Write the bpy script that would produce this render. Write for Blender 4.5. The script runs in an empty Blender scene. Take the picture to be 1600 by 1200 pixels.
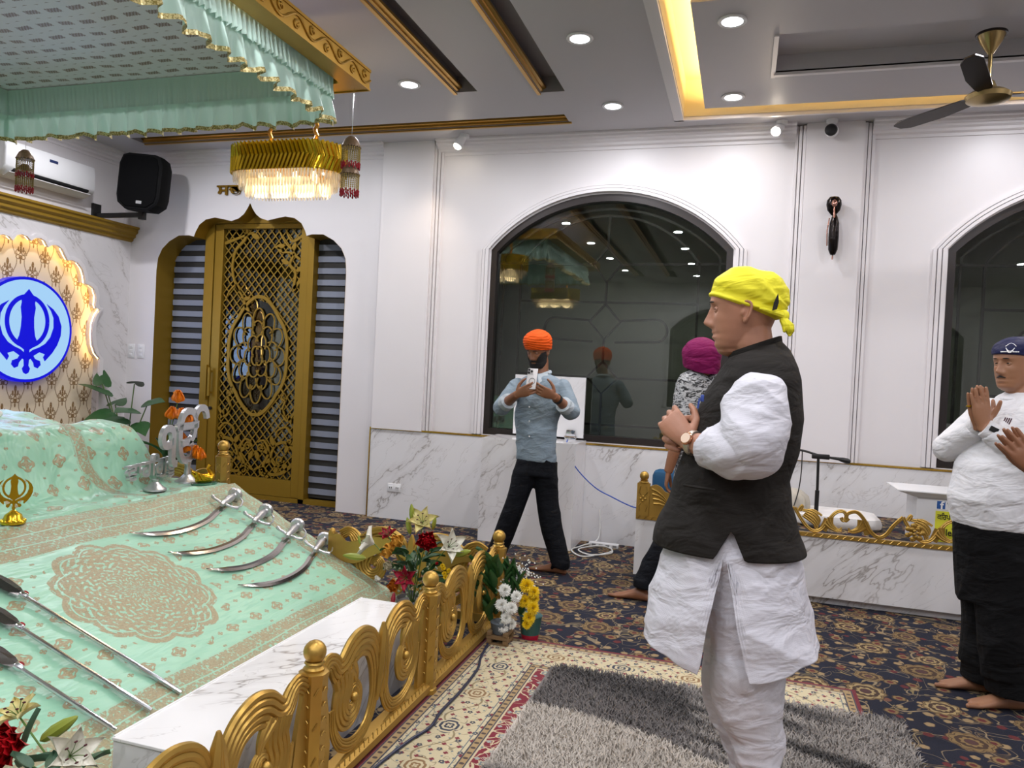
import bpy, bmesh, math, random
import numpy as np
from math import sin, cos, pi, radians, atan2, hypot, sqrt, floor
from mathutils import Vector, Matrix, Euler
random.seed(7)
rng = np.random.RandomState(7)
scene = bpy.context.scene
COL = scene.collection

# ---------------------------------------------------------------- camera
YAW, PITCH, ROLL, FPX, EYE = 16.983, 0.830, 2.811, 1177.6, 1.47
def cam_axes():
    y, p, r = map(radians, (YAW, PITCH, ROLL))
    f = Vector((-sin(y)*cos(p), cos(y)*cos(p), -sin(p)))
    right = Vector((cos(y), sin(y), 0)); up = right.cross(f)
    return right*cos(r)+up*sin(r), -right*sin(r)+up*cos(r), f
cam = bpy.data.cameras.new('camera'); camo = bpy.data.objects.new('camera', cam); COL.objects.link(camo)
_r, _u, _f = cam_axes()
camo.matrix_world = Matrix(((_r.x, _u.x, -_f.x, 0), (_r.y, _u.y, -_f.y, 0), (_r.z, _u.z, -_f.z, EYE), (0, 0, 0, 1)))
cam.sensor_width = 36; cam.lens = FPX/1600*36; cam.clip_start = 0.05; cam.clip_end = 60
scene.camera = camo
# ---------------------------------------------------------------- world, exposure
scene.view_settings.view_transform = 'Standard'; scene.view_settings.look = 'None'
scene.view_settings.exposure = 0.0; scene.view_settings.gamma = 1; scene.view_settings.use_curve_mapping = False
w = bpy.data.worlds.new('night'); scene.world = w; w.use_nodes = True
w.node_tree.nodes['Background'].inputs[0].default_value = (0.05, 0.06, 0.08, 1)
w.node_tree.nodes['Background'].inputs[1].default_value = 0.5
scene.cycles.max_bounces = 8; scene.cycles.diffuse_bounces = 4; scene.cycles.glossy_bounces = 4
scene.cycles.transparent_max_bounces = 12; scene.cycles.transmission_bounces = 6
scene.cycles.sample_clamp_indirect = 4.0; scene.cycles.caustics_reflective = False; scene.cycles.caustics_refractive = False

COOL, WARM, GOLDL = (0.95, 0.945, 1.0), (1.0, 0.80, 0.55), (1.0, 0.66, 0.22)
def light(name, kind, loc, power, col, size=0.2, size_y=None, aim=None, shape=None, spot=None, parent=None):
    l = bpy.data.lights.new(name, kind); o = bpy.data.objects.new(name, l); COL.objects.link(o)
    l.energy = power; l.color = col; o.location = loc
    if kind == 'AREA':
        l.shape = shape or ('RECTANGLE' if size_y else 'DISK'); l.size = size
        if size_y: l.size_y = size_y
    else:
        l.shadow_soft_size = size
    if kind == 'SPOT': l.spot_size = radians(spot or 60); l.spot_blend = 1.0
    if aim: o.rotation_euler = (Vector(aim)-Vector(loc)).to_track_quat('-Z', 'Y').to_euler()
    o['kind'] = 'helper'
    return o

# ---------------------------------------------------------------- helpers
def S(h):                      # '#rrggbb' (as seen) -> linear rgba
    h = h.lstrip('#'); c = [int(h[i:i+2], 16)/255 for i in (0, 2, 4)]
    return tuple(x/12.92 if x <= .04045 else ((x+.055)/1.055)**2.4 for x in c)+(1,)
def at(ax, val, u, v):         # point of the plane ax=val that the photograph shows at (u, v)
    r, up, f = cam_axes(); d = r*(u-800)-up*(v-600)+f*FPX
    i = 'XYZ'.index(ax); t = (val-(0, 0, EYE)[i])/d[i]
    return Vector((0, 0, EYE))+d*t

class MB:
    """collects pieces into one mesh"""
    def __init__(s): s.v = []; s.f = []; s.m = []; s.uv = {}
    def add(s, vs, fs, mi=0, M=None):
        b = len(s.v)
        s.v += [tuple(M @ Vector(p)) for p in vs] if M else [tuple(p) for p in vs]
        for f in fs: s.f.append(tuple(b+i for i in f)); s.m.append(mi)
        return s
    def box(s, x0, x1, y0, y1, z0, z1, mi=0, M=None, bev=0):
        if bev > 0:
            bm = bmesh.new(); bmesh.ops.create_cube(bm, size=1)
            for v in bm.verts: v.co = Vector(((x0+x1)/2+v.co.x*(x1-x0), (y0+y1)/2+v.co.y*(y1-y0), (z0+z1)/2+v.co.z*(z1-z0)))
            bmesh.ops.bevel(bm, geom=bm.edges[:], offset=bev, segments=2, profile=.5, affect='EDGES')
            vs = [v.co[:] for v in bm.verts]; fs = [[v.index for v in f.verts] for f in bm.faces]; bm.free()
            return s.add(vs, fs, mi, M)
        vs = [(x, y, z) for x in (x0, x1) for y in (y0, y1) for z in (z0, z1)]
        return s.add(vs, [(0, 1, 3, 2), (4, 6, 7, 5), (0, 4, 5, 1), (2, 3, 7, 6), (0, 2, 6, 4), (1, 5, 7, 3)], mi, M)
    def rings(s, R, mi=0, M=None, cap=True, close=True):
        n = len(R[0]); vs = [p for r in R for p in r]; fs = []
        for i in range(len(R)-1):
            for j in range(n if close else n-1):
                k = (j+1) % n
                fs.append((i*n+j, i*n+k, (i+1)*n+k, (i+1)*n+j))
        if cap: fs.append(tuple(range(n))[::-1]); fs.append(tuple((len(R)-1)*n+j for j in range(n)))
        return s.add(vs, fs, mi, M)
    def lathe(s, prof, c=(0, 0, 0), n=20, mi=0, M=None, sx=1, sy=1):
        return s.rings([[(c[0]+max(r, 1e-4)*sx*cos(2*pi*j/n), c[1]+max(r, 1e-4)*sy*sin(2*pi*j/n), c[2]+z) for j in range(n)] for r, z in prof], mi, M)
    def tube(s, pts, r, n=8, mi=0, M=None, flat=None, cap=True):
        pts = [Vector(p) for p in pts]; m = len(pts)
        rs = [r(i/(m-1)) if callable(r) else (r[i] if hasattr(r, '__len__') else r) for i in range(m)]
        R = []; up = None
        for i, p in enumerate(pts):
            t = (pts[min(i+1, m-1)]-pts[max(i-1, 0)])
            t = t.normalized() if t.length > 1e-9 else Vector((0, 0, 1))
            if flat is not None: nrm = Vector(flat)
            elif up is None: nrm = Vector((0, 0, 1)) if abs(t.z) < .9 else Vector((1, 0, 0))
            else: nrm = up
            a = t.cross(nrm)
            if a.length < 1e-6: a = t.cross(Vector((0.3, 1, .2)))
            a.normalize(); b = a.cross(t).normalized(); up = b
            fl = 1.0
            R.append([p+a*rs[i]*cos(2*pi*j/n)+b*rs[i]*sin(2*pi*j/n) for j in range(n)])
        return s.rings(R, mi, M, cap)
    def sphere(s, c, r, n=12, mi=0, M=None):
        rx, ry, rz = r if hasattr(r, '__len__') else (r, r, r)
        k = max(5, n//2+1)
        R = [[(c[0]+rx*max(sin(pi*i/k), 1e-3)*cos(2*pi*j/n), c[1]+ry*max(sin(pi*i/k), 1e-3)*sin(2*pi*j/n), c[2]-rz*cos(pi*i/k)) for j in range(n)] for i in range(k+1)]
        return s.rings(R, mi, M)
    def prism(s, poly, fn, d0, d1, mi=0):
        """2-D outline extruded; fn(a, b, d) -> 3-D point"""
        n = len(poly)
        vs = [fn(a, b, d0) for a, b in poly]+[fn(a, b, d1) for a, b in poly]
        fs = [tuple(range(n))[::-1], tuple(range(n, 2*n))]+[(i, (i+1) % n, n+(i+1) % n, n+i) for i in range(n)]
        return s.add(vs, fs, mi)
    def ribbon(s, pts, wd, fn, d0, d1, mi=0):
        """flat strip of width wd (number or f(t)) along 2-D points, extruded d0..d1"""
        m = len(pts); L = []; Rr = []
        for i in range(m):
            a = pts[max(i-1, 0)]; b = pts[min(i+1, m-1)]; dx, dy = b[0]-a[0], b[1]-a[1]; l = hypot(dx, dy) or 1
            ww = (wd(i/(m-1)) if callable(wd) else wd)/2
            L.append((pts[i][0]-dy/l*ww, pts[i][1]+dx/l*ww)); Rr.append((pts[i][0]+dy/l*ww, pts[i][1]-dx/l*ww))
        R = [[fn(*L[i], d0), fn(*Rr[i], d0), fn(*Rr[i], d1), fn(*L[i], d1)] for i in range(m)]
        return s.rings(R, mi)
    def grid(s, fn, nu, nv, mi=0, uvf=None, closeu=False):
        b = len(s.v); fb = len(s.f)
        for j in range(nv+1):
            for i in range(nu+1): s.v.append(tuple(fn(i/nu, j/nv)))
        for j in range(nv):
            for i in range(nu):
                q = b+j*(nu+1)+i; s.f.append((q, q+1, q+nu+2, q+nu+1)); s.m.append(mi)
        if uvf:
            for j in range(nv+1):
                for i in range(nu+1): s.uv[b+j*(nu+1)+i] = uvf(i/nu, j/nv)
        return s
    def mesh(s, name, mats, smooth=True, auto=35, recalc=True):
        me = bpy.data.meshes.new(name); me.from_pydata(s.v, [], s.f)
        for m in (mats if isinstance(mats, (list, tuple)) else [mats]): me.materials.append(m)
        me.polygons.foreach_set('material_index', s.m)
        if s.uv:
            uvl = me.uv_layers.new(name='UVMap'); co = np.zeros((len(me.loops), 2), 'f'); vi = np.zeros(len(me.loops), 'i')
            me.loops.foreach_get('vertex_index', vi)
            tab = np.zeros((len(s.v), 2), 'f')
            for k, q in s.uv.items(): tab[k] = q
            uvl.data.foreach_set('uv', tab[vi].ravel())
        if recalc:
            bm = bmesh.new(); bm.from_mesh(me); bmesh.ops.recalc_face_normals(bm, faces=bm.faces); bm.to_mesh(me); bm.free()
        if smooth:
            me.polygons.foreach_set('use_smooth', [True]*len(me.polygons))
            if auto: me.set_sharp_from_angle(angle=radians(auto))
        me.update(); return me
    def build(s, name, mats, parent=None, smooth=True, auto=35, recalc=True, loc=None):
        return put(name, s.mesh(name, mats, smooth, auto, recalc), parent, loc)
def put(name, me, parent=None, loc=None, M=None):
    o = bpy.data.objects.new(name, me); COL.objects.link(o)
    if loc is not None: o.location = loc
    if M is not None: o.matrix_basis = M
    if parent: o.parent = parent
    if parent is not None and parent.matrix_basis != Matrix() and loc is None and M is None:
        o.matrix_parent_inverse = world_of(parent).inverted()
    return o
def world_of(o):
    return (world_of(o.parent) @ o.matrix_parent_inverse if o.parent else Matrix()) @ o.matrix_basis
def tag(o, label, cat=None, group=None, kind=None):
    if label: o['label'] = label
    if cat: o['category'] = cat
    if group: o['group'] = group
    if kind: o['kind'] = kind
    return o
def thing(name, label, cat, loc=(0, 0, 0), group=None, rz=0):
    o = bpy.data.objects.new(name, None); COL.objects.link(o); o.location = loc; o.rotation_euler = (0, 0, rz)
    o.empty_display_size = .05
    return tag(o, label, cat, group)
def dup(root, loc, label=None, group=None, rz=None, scale=None):
    def cp(o, par):
        c = o.copy(); COL.objects.link(c); c.parent = par
        for ch in [x for x in allobj if x.parent is o]: cp(ch, c)
        return c
    allobj = list(COL.objects); r = cp(root, None); r.location = loc
    if rz is not None: r.rotation_euler = (0, 0, rz)
    if scale: r.scale = (scale,)*3
    if label: r['label'] = label
    if group: r['group'] = group
    return r
def structure(o, parent=None):
    if parent is None: o['kind'] = 'structure'
    return o
def text_mesh(body, size, depth, mat, name='lettering', bold=False, sp=1.0):
    c = bpy.data.curves.new(name, 'FONT'); c.body = body; c.size = size; c.extrude = depth/2; c.align_x = 'CENTER'; c.align_y = 'CENTER'
    c.resolution_u = 3; c.space_character = sp
    if bold: c.offset = size*.018
    o = bpy.data.objects.new('tmp', c); COL.objects.link(o)
    me = bpy.data.meshes.new_from_object(o.evaluated_get(bpy.context.evaluated_depsgraph_get()))
    bpy.data.objects.remove(o); bpy.data.curves.remove(c)
    me.name = name; me.materials.clear(); me.materials.append(mat); return me
def remesh(mb, voxel, smooth=3, fac=.5, disp=None, name='m', mat=None):
    me = mb.mesh(name, mat, False, None, True); o = bpy.data.objects.new('tmp', me); COL.objects.link(o)
    m = o.modifiers.new('r', 'REMESH'); m.mode = 'VOXEL'; m.voxel_size = voxel; m.use_smooth_shade = True
    if smooth:
        m = o.modifiers.new('s', 'SMOOTH'); m.iterations = smooth; m.factor = fac
    out = bpy.data.meshes.new_from_object(o.evaluated_get(bpy.context.evaluated_depsgraph_get()))
    bpy.data.objects.remove(o); bpy.data.meshes.remove(me)
    out.name = name; out.materials.clear(); out.materials.append(mat)
    if disp is not None:
        n = len(out.vertices); co = np.zeros(n*3, 'f'); nr = np.zeros(n*3, 'f')
        out.vertices.foreach_get('co', co); out.vertices.foreach_get('normal', nr)
        co = co.reshape(-1, 3); nr = nr.reshape(-1, 3)
        co = co+disp(co, nr); out.vertices.foreach_set('co', co.astype('f').ravel()); out.update()
    out.polygons.foreach_set('use_smooth', [True]*len(out.polygons))
    return out
def catmull(P, n=8, closed=False):
    P = [Vector(p) for p in P]; out = []; m = len(P)
    for i in range(m if closed else m-1):
        g = lambda k: P[k % m] if closed else P[min(max(k, 0), m-1)]
        a, b, c, d = g(i-1), g(i), g(i+1), g(i+2)
        for k in range(n):
            t = k/n
            out.append(.5*((2*b)+(c-a)*t+(2*a-5*b+4*c-d)*t*t+(3*b-a-3*c+d)*t**3))
    if not closed: out.append(P[-1])
    return out

# ---------------------------------------------------------------- shader expressions
class Q:
    def __init__(s, g, k): s.g = g; s.k = k
    def __add__(a, b): return a.g.m('ADD', a, b)
    __radd__ = __add__
    def __sub__(a, b): return a.g.m('SUBTRACT', a, b)
    def __rsub__(a, b): return a.g.m('SUBTRACT', b, a)
    def __mul__(a, b): return a.g.m('MULTIPLY', a, b)
    __rmul__ = __mul__
    def __truediv__(a, b): return a.g.m('DIVIDE', a, b)
    def __rtruediv__(a, b): return a.g.m('DIVIDE', b, a)
    def __neg__(a): return a.g.m('MULTIPLY', a, -1.0)
class G:
    def __init__(s, name):
        s.mat = bpy.data.materials.new(name); s.mat.use_nodes = True; s.t = s.mat.node_tree
        s.b = s.t.nodes['Principled BSDF']; s.out = s.t.nodes['Material Output']
    def new(s, ty): return s.t.nodes.new(ty)
    def con(s, v, inp):
        if isinstance(v, Q): s.t.links.new(v.k, inp)
        elif v is not None:
            try: inp.default_value = v
            except Exception: inp.default_value = tuple(v)[:3]
    def m(s, op, a, b=None, c=None):
        n = s.new('ShaderNodeMath'); n.operation = op
        for i, x in enumerate((a, b, c)):
            if x is not None: s.con(x, n.inputs[i])
        return Q(s, n.outputs[0])
    def sin(s, a): return s.m('SINE', a)
    def cos(s, a): return s.m('COSINE', a)
    def abs(s, a): return s.m('ABSOLUTE', a)
    def fract(s, a): return s.m('FRACT', a)
    def floor(s, a): return s.m('FLOOR', a)
    def min(s, a, b): return s.m('MINIMUM', a, b)
    def max(s, a, b): return s.m('MAXIMUM', a, b)
    def atan2(s, a, b): return s.m('ARCTAN2', a, b)
    def len(s, a, b): return s.m('SQRT', a*a+b*b)
    def gt(s, a, e, w):
        n = s.new('ShaderNodeMapRange'); n.interpolation_type = 'SMOOTHSTEP'
        s.con(a, n.inputs[0]); s.con(e-w, n.inputs[1]); s.con(e+w, n.inputs[2]); return Q(s, n.outputs[0])
    def lt(s, a, e, w): return 1.0-s.gt(a, e, w)
    def band(s, a, c, h, w): return s.lt(s.abs(a-c), h, w)
    def coord(s, kind='Object'):
        n = s.new('ShaderNodeTexCoord'); return Q(s, n.outputs[kind])
    def geo(s): return Q(s, s.new('ShaderNodeNewGeometry').outputs['Position'])
    def sep(s, v):
        n = s.new('ShaderNodeSeparateXYZ'); s.con(v, n.inputs[0]); return [Q(s, o) for o in n.outputs]
    def comb(s, x, y, z=0.0):
        n = s.new('ShaderNodeCombineXYZ')
        for i, q in enumerate((x, y, z)): s.con(q, n.inputs[i])
        return Q(s, n.outputs[0])
    def noise(s, v, scale=1., detail=2., rough=.5, dist=0., out=0):
        n = s.new('ShaderNodeTexNoise'); s.con(v, n.inputs['Vector']); n.inputs['Scale'].default_value = scale
        n.inputs['Detail'].default_value = detail; n.inputs['Roughness'].default_value = rough; n.inputs['Distortion'].default_value = dist
        return Q(s, n.outputs[out])
    def voro(s, v, scale=1., feat='F1', rnd=1., out='Distance'):
        n = s.new('ShaderNodeTexVoronoi'); n.feature = feat; s.con(v, n.inputs['Vector']); n.inputs['Scale'].default_value = scale
        n.inputs['Randomness'].default_value = rnd; return Q(s, n.outputs[out])
    def mix(s, f, a, b):
        n = s.new('ShaderNodeMix'); n.data_type = 'RGBA'; n.clamp_factor = True
        s.con(f, n.inputs[0]); s.con(a, n.inputs[6]); s.con(b, n.inputs[7]); return Q(s, n.outputs[2])
    def bump(s, h, strength=.3, dist=.01):
        n = s.new('ShaderNodeBump'); n.inputs['Strength'].default_value = strength; n.inputs['Distance'].default_value = dist
        s.con(h, n.inputs['Height']); s.t.links.new(n.outputs[0], s.b.inputs['Normal']); return s
    def set(s, col=None, rough=.5, metal=0., **k):
        if col is not None: s.con(col, s.b.inputs['Base Color'])
        s.con(rough, s.b.inputs['Roughness']); s.con(metal, s.b.inputs['Metallic'])
        for a, v in k.items(): s.con(v, s.b.inputs[a.replace('_', ' ')])
        return s.mat
def plain(name, col, rough=.5, metal=0., noise=0.0, ns=8., bump=0., bs=60., **k):
    g = G(name); c = S(col) if isinstance(col, str) else col
    p = g.coord()
    q = c
    if noise: 
        d = tuple(x*(1-noise) for x in c[:3])+(1,); q = g.mix(g.noise(p, ns, 4.), d, c)
    if bump: g.bump(g.noise(p, bs, 3.), bump, .004)
    return g.set(q, rough, metal, **k)
def emit(name, col, st):
    g = G(name); c = S(col) if isinstance(col, str) else col
    return g.set((0, 0, 0, 1), .5, 0, Emission_Color=c, Emission_Strength=st)
# ---------------------------------------------------------------- materials
def marble(name, base='#e6e5e6', vein='#8d857f', sc=1.0, axes=(0, 2), amt=1.0, rough=.12, mirror=1):
    g = G(name); x, y, z = g.sep(g.coord()); a, b = (x+y*.83)*mirror, z
    if axes == (0, 1): a, b = x*.9, y
    u = a*.72-b*.69; v = a*.69+b*.72
    p = g.comb(u*sc*1.6, v*sc*.45, x*.3+y*.2)
    n = g.noise(p, 1.5, 5., .62, .35); n2 = g.noise(g.comb(u*sc*2.6, v*sc*.8, 4.7), 1.3, 5., .6, .5)
    msk = g.gt(g.noise(g.comb(u*sc*.8, v*sc*.6, 9.), 1.3, 1.), .47, .10)
    v1 = g.lt(g.abs(n-.5), .004, .010)*msk; v2 = g.lt(g.abs(n2-.46), .001, .006)*.5
    soft = g.lt(g.abs(n-.5), .02, .05)*.22*msk
    c = g.mix(g.min(g.max(g.max(v1, v2), soft)*amt, .85), S(base), S(vein))
    return g.set(c, rough, 0, Specular_IOR_Level=.5)
M_WALL = plain('white_wall_paint', '#e6e2e3', .42, bump=.02, bs=8)
M_CEIL = plain('grey_white_ceiling_paint', '#bdbabd', .5)
M_MARB = marble('veined_marble_cladding')
M_MARBL = marble('veined_marble_wall', mirror=-1, amt=.8, base='#dcd9da')
M_MTOP = marble('polished_marble_top', axes=(0, 1), sc=1.3, base='#f0efee', rough=.08)
M_GOLD = plain('satin_gold_paint', '#b58a2c', .42, .55, .12, 14, .05, 90)
M_GOLDM = plain('matte_gold_powder_coat', '#9b7a22', .5, .45, .08, 6)
M_GTRIM = plain('bright_gold_strip', '#d9b04c', .22, .95)
M_BLACK = plain('black_plastic', '#131314', .45)
M_FRAME = plain('dark_bronze_frame', '#2d2726', .35, .2)
M_CHROME = plain('chrome', '#d8dade', .12, 1.)
M_WPLAS = plain('white_plastic', '#e9e9ea', .35)
M_CREV = plain('dark_channel_inside', '#8f898a', .6)  # ceiling channel insides, a darker tone than the ceiling

def far_fn(y0): return lambda a, b, d: (a, y0+d, b)
AX = -4.985
HALF = [(0, 3.10), (.03, 3.045), (.07, 2.99), (.13, 2.945), (.22, 2.918), (.32, 2.938), (.43, 2.957), (.54, 2.938), (.62, 2.885), (.665, 2.81), (.685, 2.757), (.75, 2.772), (.88, 2.77), (1.0, 2.71), (1.09, 2.63), (1.14, 2.53), (1.155, 2.40), (1.155, 0)]
def arch_top(x0, x1, zs, rise, n=28):
    c, h = (x0+x1)/2, (x1-x0)/2; R = (h*h+rise*rise)/(2*rise); th = math.asin(h/R); zc = zs+rise-R
    return [(c+R*sin(-th+2*th*i/n), zc+R*cos(-th+2*th*i/n)) for i in range(n+1)]
WINS = [(-2.31, -.13), (1.50, 3.68)]
SILL, SPR, RISE = .885, 2.615, .50
def win_poly(x0, x1, g=0.): 
    return [(x0-g, SILL)]+arch_top(x0-g, x1+g, SPR, RISE+g*.9)+[(x1+g, SILL)]
from mathutils.geometry import tessellate_polygon
def holed(outer, holes, fn, mb, mi=0):
    loops = [[Vector((a, b, 0)) for a, b in l] for l in [outer]+holes]
    vs = [p for l in loops for p in l]
    return mb.add([fn(p.x, p.y, 0) for p in vs], tessellate_polygon(loops), mi)

WY = 6.70; TOPZ = 3.64
doorp = [(AX-x, z) for x, z in HALF[::-1]]+[(AX+x, z) for x, z in HALF[1:]]
outer = [(-6.9, 0)]+doorp+[(5.3, 0), (5.3, 4.1), (-6.9, 4.1)]
mb = MB(); holed(outer, [win_poly(*w_) for w_ in WINS], far_fn(WY), mb)
structure(mb.build('wall_far', M_WALL, smooth=False, recalc=False))
# arch reveal, gold
mb = MB(); R = [[(a, WY-.004, b), (a, WY+.30, b)] for a, b in doorp]
mb.rings(R, cap=False, close=False); structure(mb.build('trim_1', M_GOLDM, auto=30, recalc=False))
# far wall crown moulding and pilasters
mb = MB()
def moulding(mb, x0, x1, y, zt, prof): 
    mb.rings([[(x, y-d, zt-h) for d, h in prof] for x in (x0, x1)], close=True)
CROWN = [(0, 0), (.13, 0), (.13, .018), (.10, .024), (.10, .042), (.07, .05), (.07, .068), (.04, .078), (.04, .10), (.012, .11), (.012, .135), (0, .135)]
for x0, x1 in ((-6.6, -3.44), (-2.88, .32), (.90, 5.2)): moulding(mb, x0, x1, WY, TOPZ, CROWN)
structure(mb.build('trim_2', M_WALL, smooth=False))
mb = MB()
for x0, x1, ribs in ((-3.44, -2.91, 'r'), (.40, .84, 'lr')):
    mb.box(x0, x1, WY-.07, WY+.01, .87, TOPZ)
    for k in range(3):
        if 'r' in ribs: mb.box(x1+.002+k*.03, x1+.024+k*.03, WY-.05+k*.012, WY, .87, TOPZ-.01)
        if 'l' in ribs: mb.box(x0-.024-k*.03, x0-.002-k*.03, WY-.05+k*.012, WY, .87, TOPZ-.01)
structure(mb.build('trim_3', M_WALL, smooth=False))
# ---- windows
def window_glass():
    g = G('dark_reflective_glass'); t = g.t
    tr = t.nodes.new('ShaderNodeBsdfTransparent'); tr.inputs[0].default_value = (.85, .87, .83, 1)
    gl = t.nodes.new('ShaderNodeBsdfGlossy'); gl.inputs['Roughness'].default_value = 0.0; gl.inputs[0].default_value = (.9, .95, .92, 1)
    fr = t.nodes.new('ShaderNodeFresnel'); fr.inputs[0].default_value = 1.75
    mx = t.nodes.new('ShaderNodeMixShader'); t.links.new(fr.outputs[0], mx.inputs[0])
    t.links.new(tr.outputs[0], mx.inputs[1]); t.links.new(gl.outputs[0], mx.inputs[2]); t.links.new(mx.outputs[0], g.out.inputs[0])
    return g.mat
M_GLASS = window_glass()
M_OUT = plain('outside_render_grey', '#8f9388', .9)
def window(n, x0, x1, yw=WY, side=1):
    """side=1: far wall; -1: wall behind the photographer"""
    fn = lambda a, b, d: (a, yw+side*d, b)
    # frame
    mb = MB(); o = [(x0, SILL)]+arch_top(x0, x1, SPR, RISE)+[(x1, SILL)]
    i = [(x0+.055, SILL+.06)]+arch_top(x0+.055, x1-.055, SPR-.02, RISE-.045)+[(x1-.055, SILL+.06)]
    m = len(o); R = []
    for k in range(m): R.append([fn(*o[k], .0), fn(*i[k], .0), fn(*i[k], .10), fn(*o[k], .10)])
    mb.rings(R+[R[0]], cap=False); fr = mb.build('window_%d' % n, M_FRAME, smooth=False); fr['kind'] = 'structure'
    mb = MB(); c, h = (x0+x1)/2, (x1-x0)/2
    mb.prism([(x0+.03, SILL+.03)]+arch_top(x0+.03, x1-.03, SPR, RISE-.03)+[(x1-.03, SILL+.03)], fn, .060, .064)
    mb.build('glass_pane', M_GLASS, fr, smooth=False)
    # leaded bars behind the glass
    mb = MB(); W = .020
    def ln(*p): mb.ribbon([(c+a, b) for a, b in p], W, fn, .066, .086)
    def poly(*p): mb.ribbon([(c+a, b) for a, b in p], W, fn, .066, .086)
    k = h-.28; ar = arch_top(-k, k, 2.50, .43); poly((-k, SILL+.05), *ar, (k, SILL+.05))
    k2 = h-.11; ar = arch_top(-k2, k2, 2.56, .43, 22); poly((-k2, SILL+.05), *ar, (k2, SILL+.05))
    ln((0, 2.93), (0, 2.653)); ln((0, 2.335), (0, 2.133)); ln((0, 1.815), (0, 1.613)); ln((0, 1.323), (0, SILL+.05))
    for z0, hh, ww in ((2.493, .16, .125), (1.975, .16, .14), (1.468, .145, .14)):
        poly((0, z0+hh), (ww, z0), (0, z0-hh), (-ww, z0), (0, z0+hh))
    for sgn in (-1, 1):
        ln((sgn*.125, 2.493), (sgn*(h-.05), 2.50)); ln((sgn*.14, 1.468), (sgn*k, 1.475)); ln((0, 2.15), (sgn*k, 2.15)); ln((0, 1.04), (sgn*k, 1.05))
        st = [(sgn*(.46+.10*sin(t)), 1.905+.10*cos(t)+0) for t in [pi*q/10 for q in range(11)]]
        poly((sgn*.14, 1.985), (sgn*.46, 2.005), *st, (sgn*.10, 1.79))
    mb.build('leaded_bars', M_FRAME, fr, smooth=False)
    # moulded surround, three steps
    for q, (g0, g1, d) in enumerate(((.015, .045, .045), (.052, .078, .035), (.085, .110, .022))):
        mb = MB(); A = win_poly(x0, x1, g0); B = win_poly(x0, x1, g1)
        R = [[fn(*A[j], 0), fn(*A[j], -d), fn(*B[j], -d), fn(*B[j], 0)] for j in range(len(A))]
        mb.rings(R); mb.build('moulded_surround', M_WALL, fr, auto=30)
window(1, *WINS[0]); window(2, *WINS[1])
mb = MB(); mb.box(-3., 5.3, 7.9, 8.0, -.2, 4.3); structure(mb.build('wall_outside', M_OUT, smooth=False))
light('added_outside_fill', 'AREA', (.5, 7.3, 4.2), 60, (.9, 1, .9), 6, .3, aim=(.5, 7.6, 0))  # added fill that brightens the outer wall seen through the glass, no real lamp
light('added_outside_fill', 'AREA', (.5, -4.0, 4.2), 30, (.9, 1, .95), 6, .2, aim=(.5, -4.1, 0))  # same added fill beyond the windows behind the camera
# ---- dado of marble with gold strip
mb = MB(); mb.box(-3.45, 5.2, WY-.05, WY+.002, 0, .862); structure(mb.build('wall_dado', M_MARB, smooth=False))
mb = MB(); mb.box(-3.455, 5.2, WY-.056, WY-.0, .863, .878); mb.box(-3.462, -3.452, WY-.056, WY, 0, .878)
structure(mb.build('trim_4', M_GTRIM, smooth=False))
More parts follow.
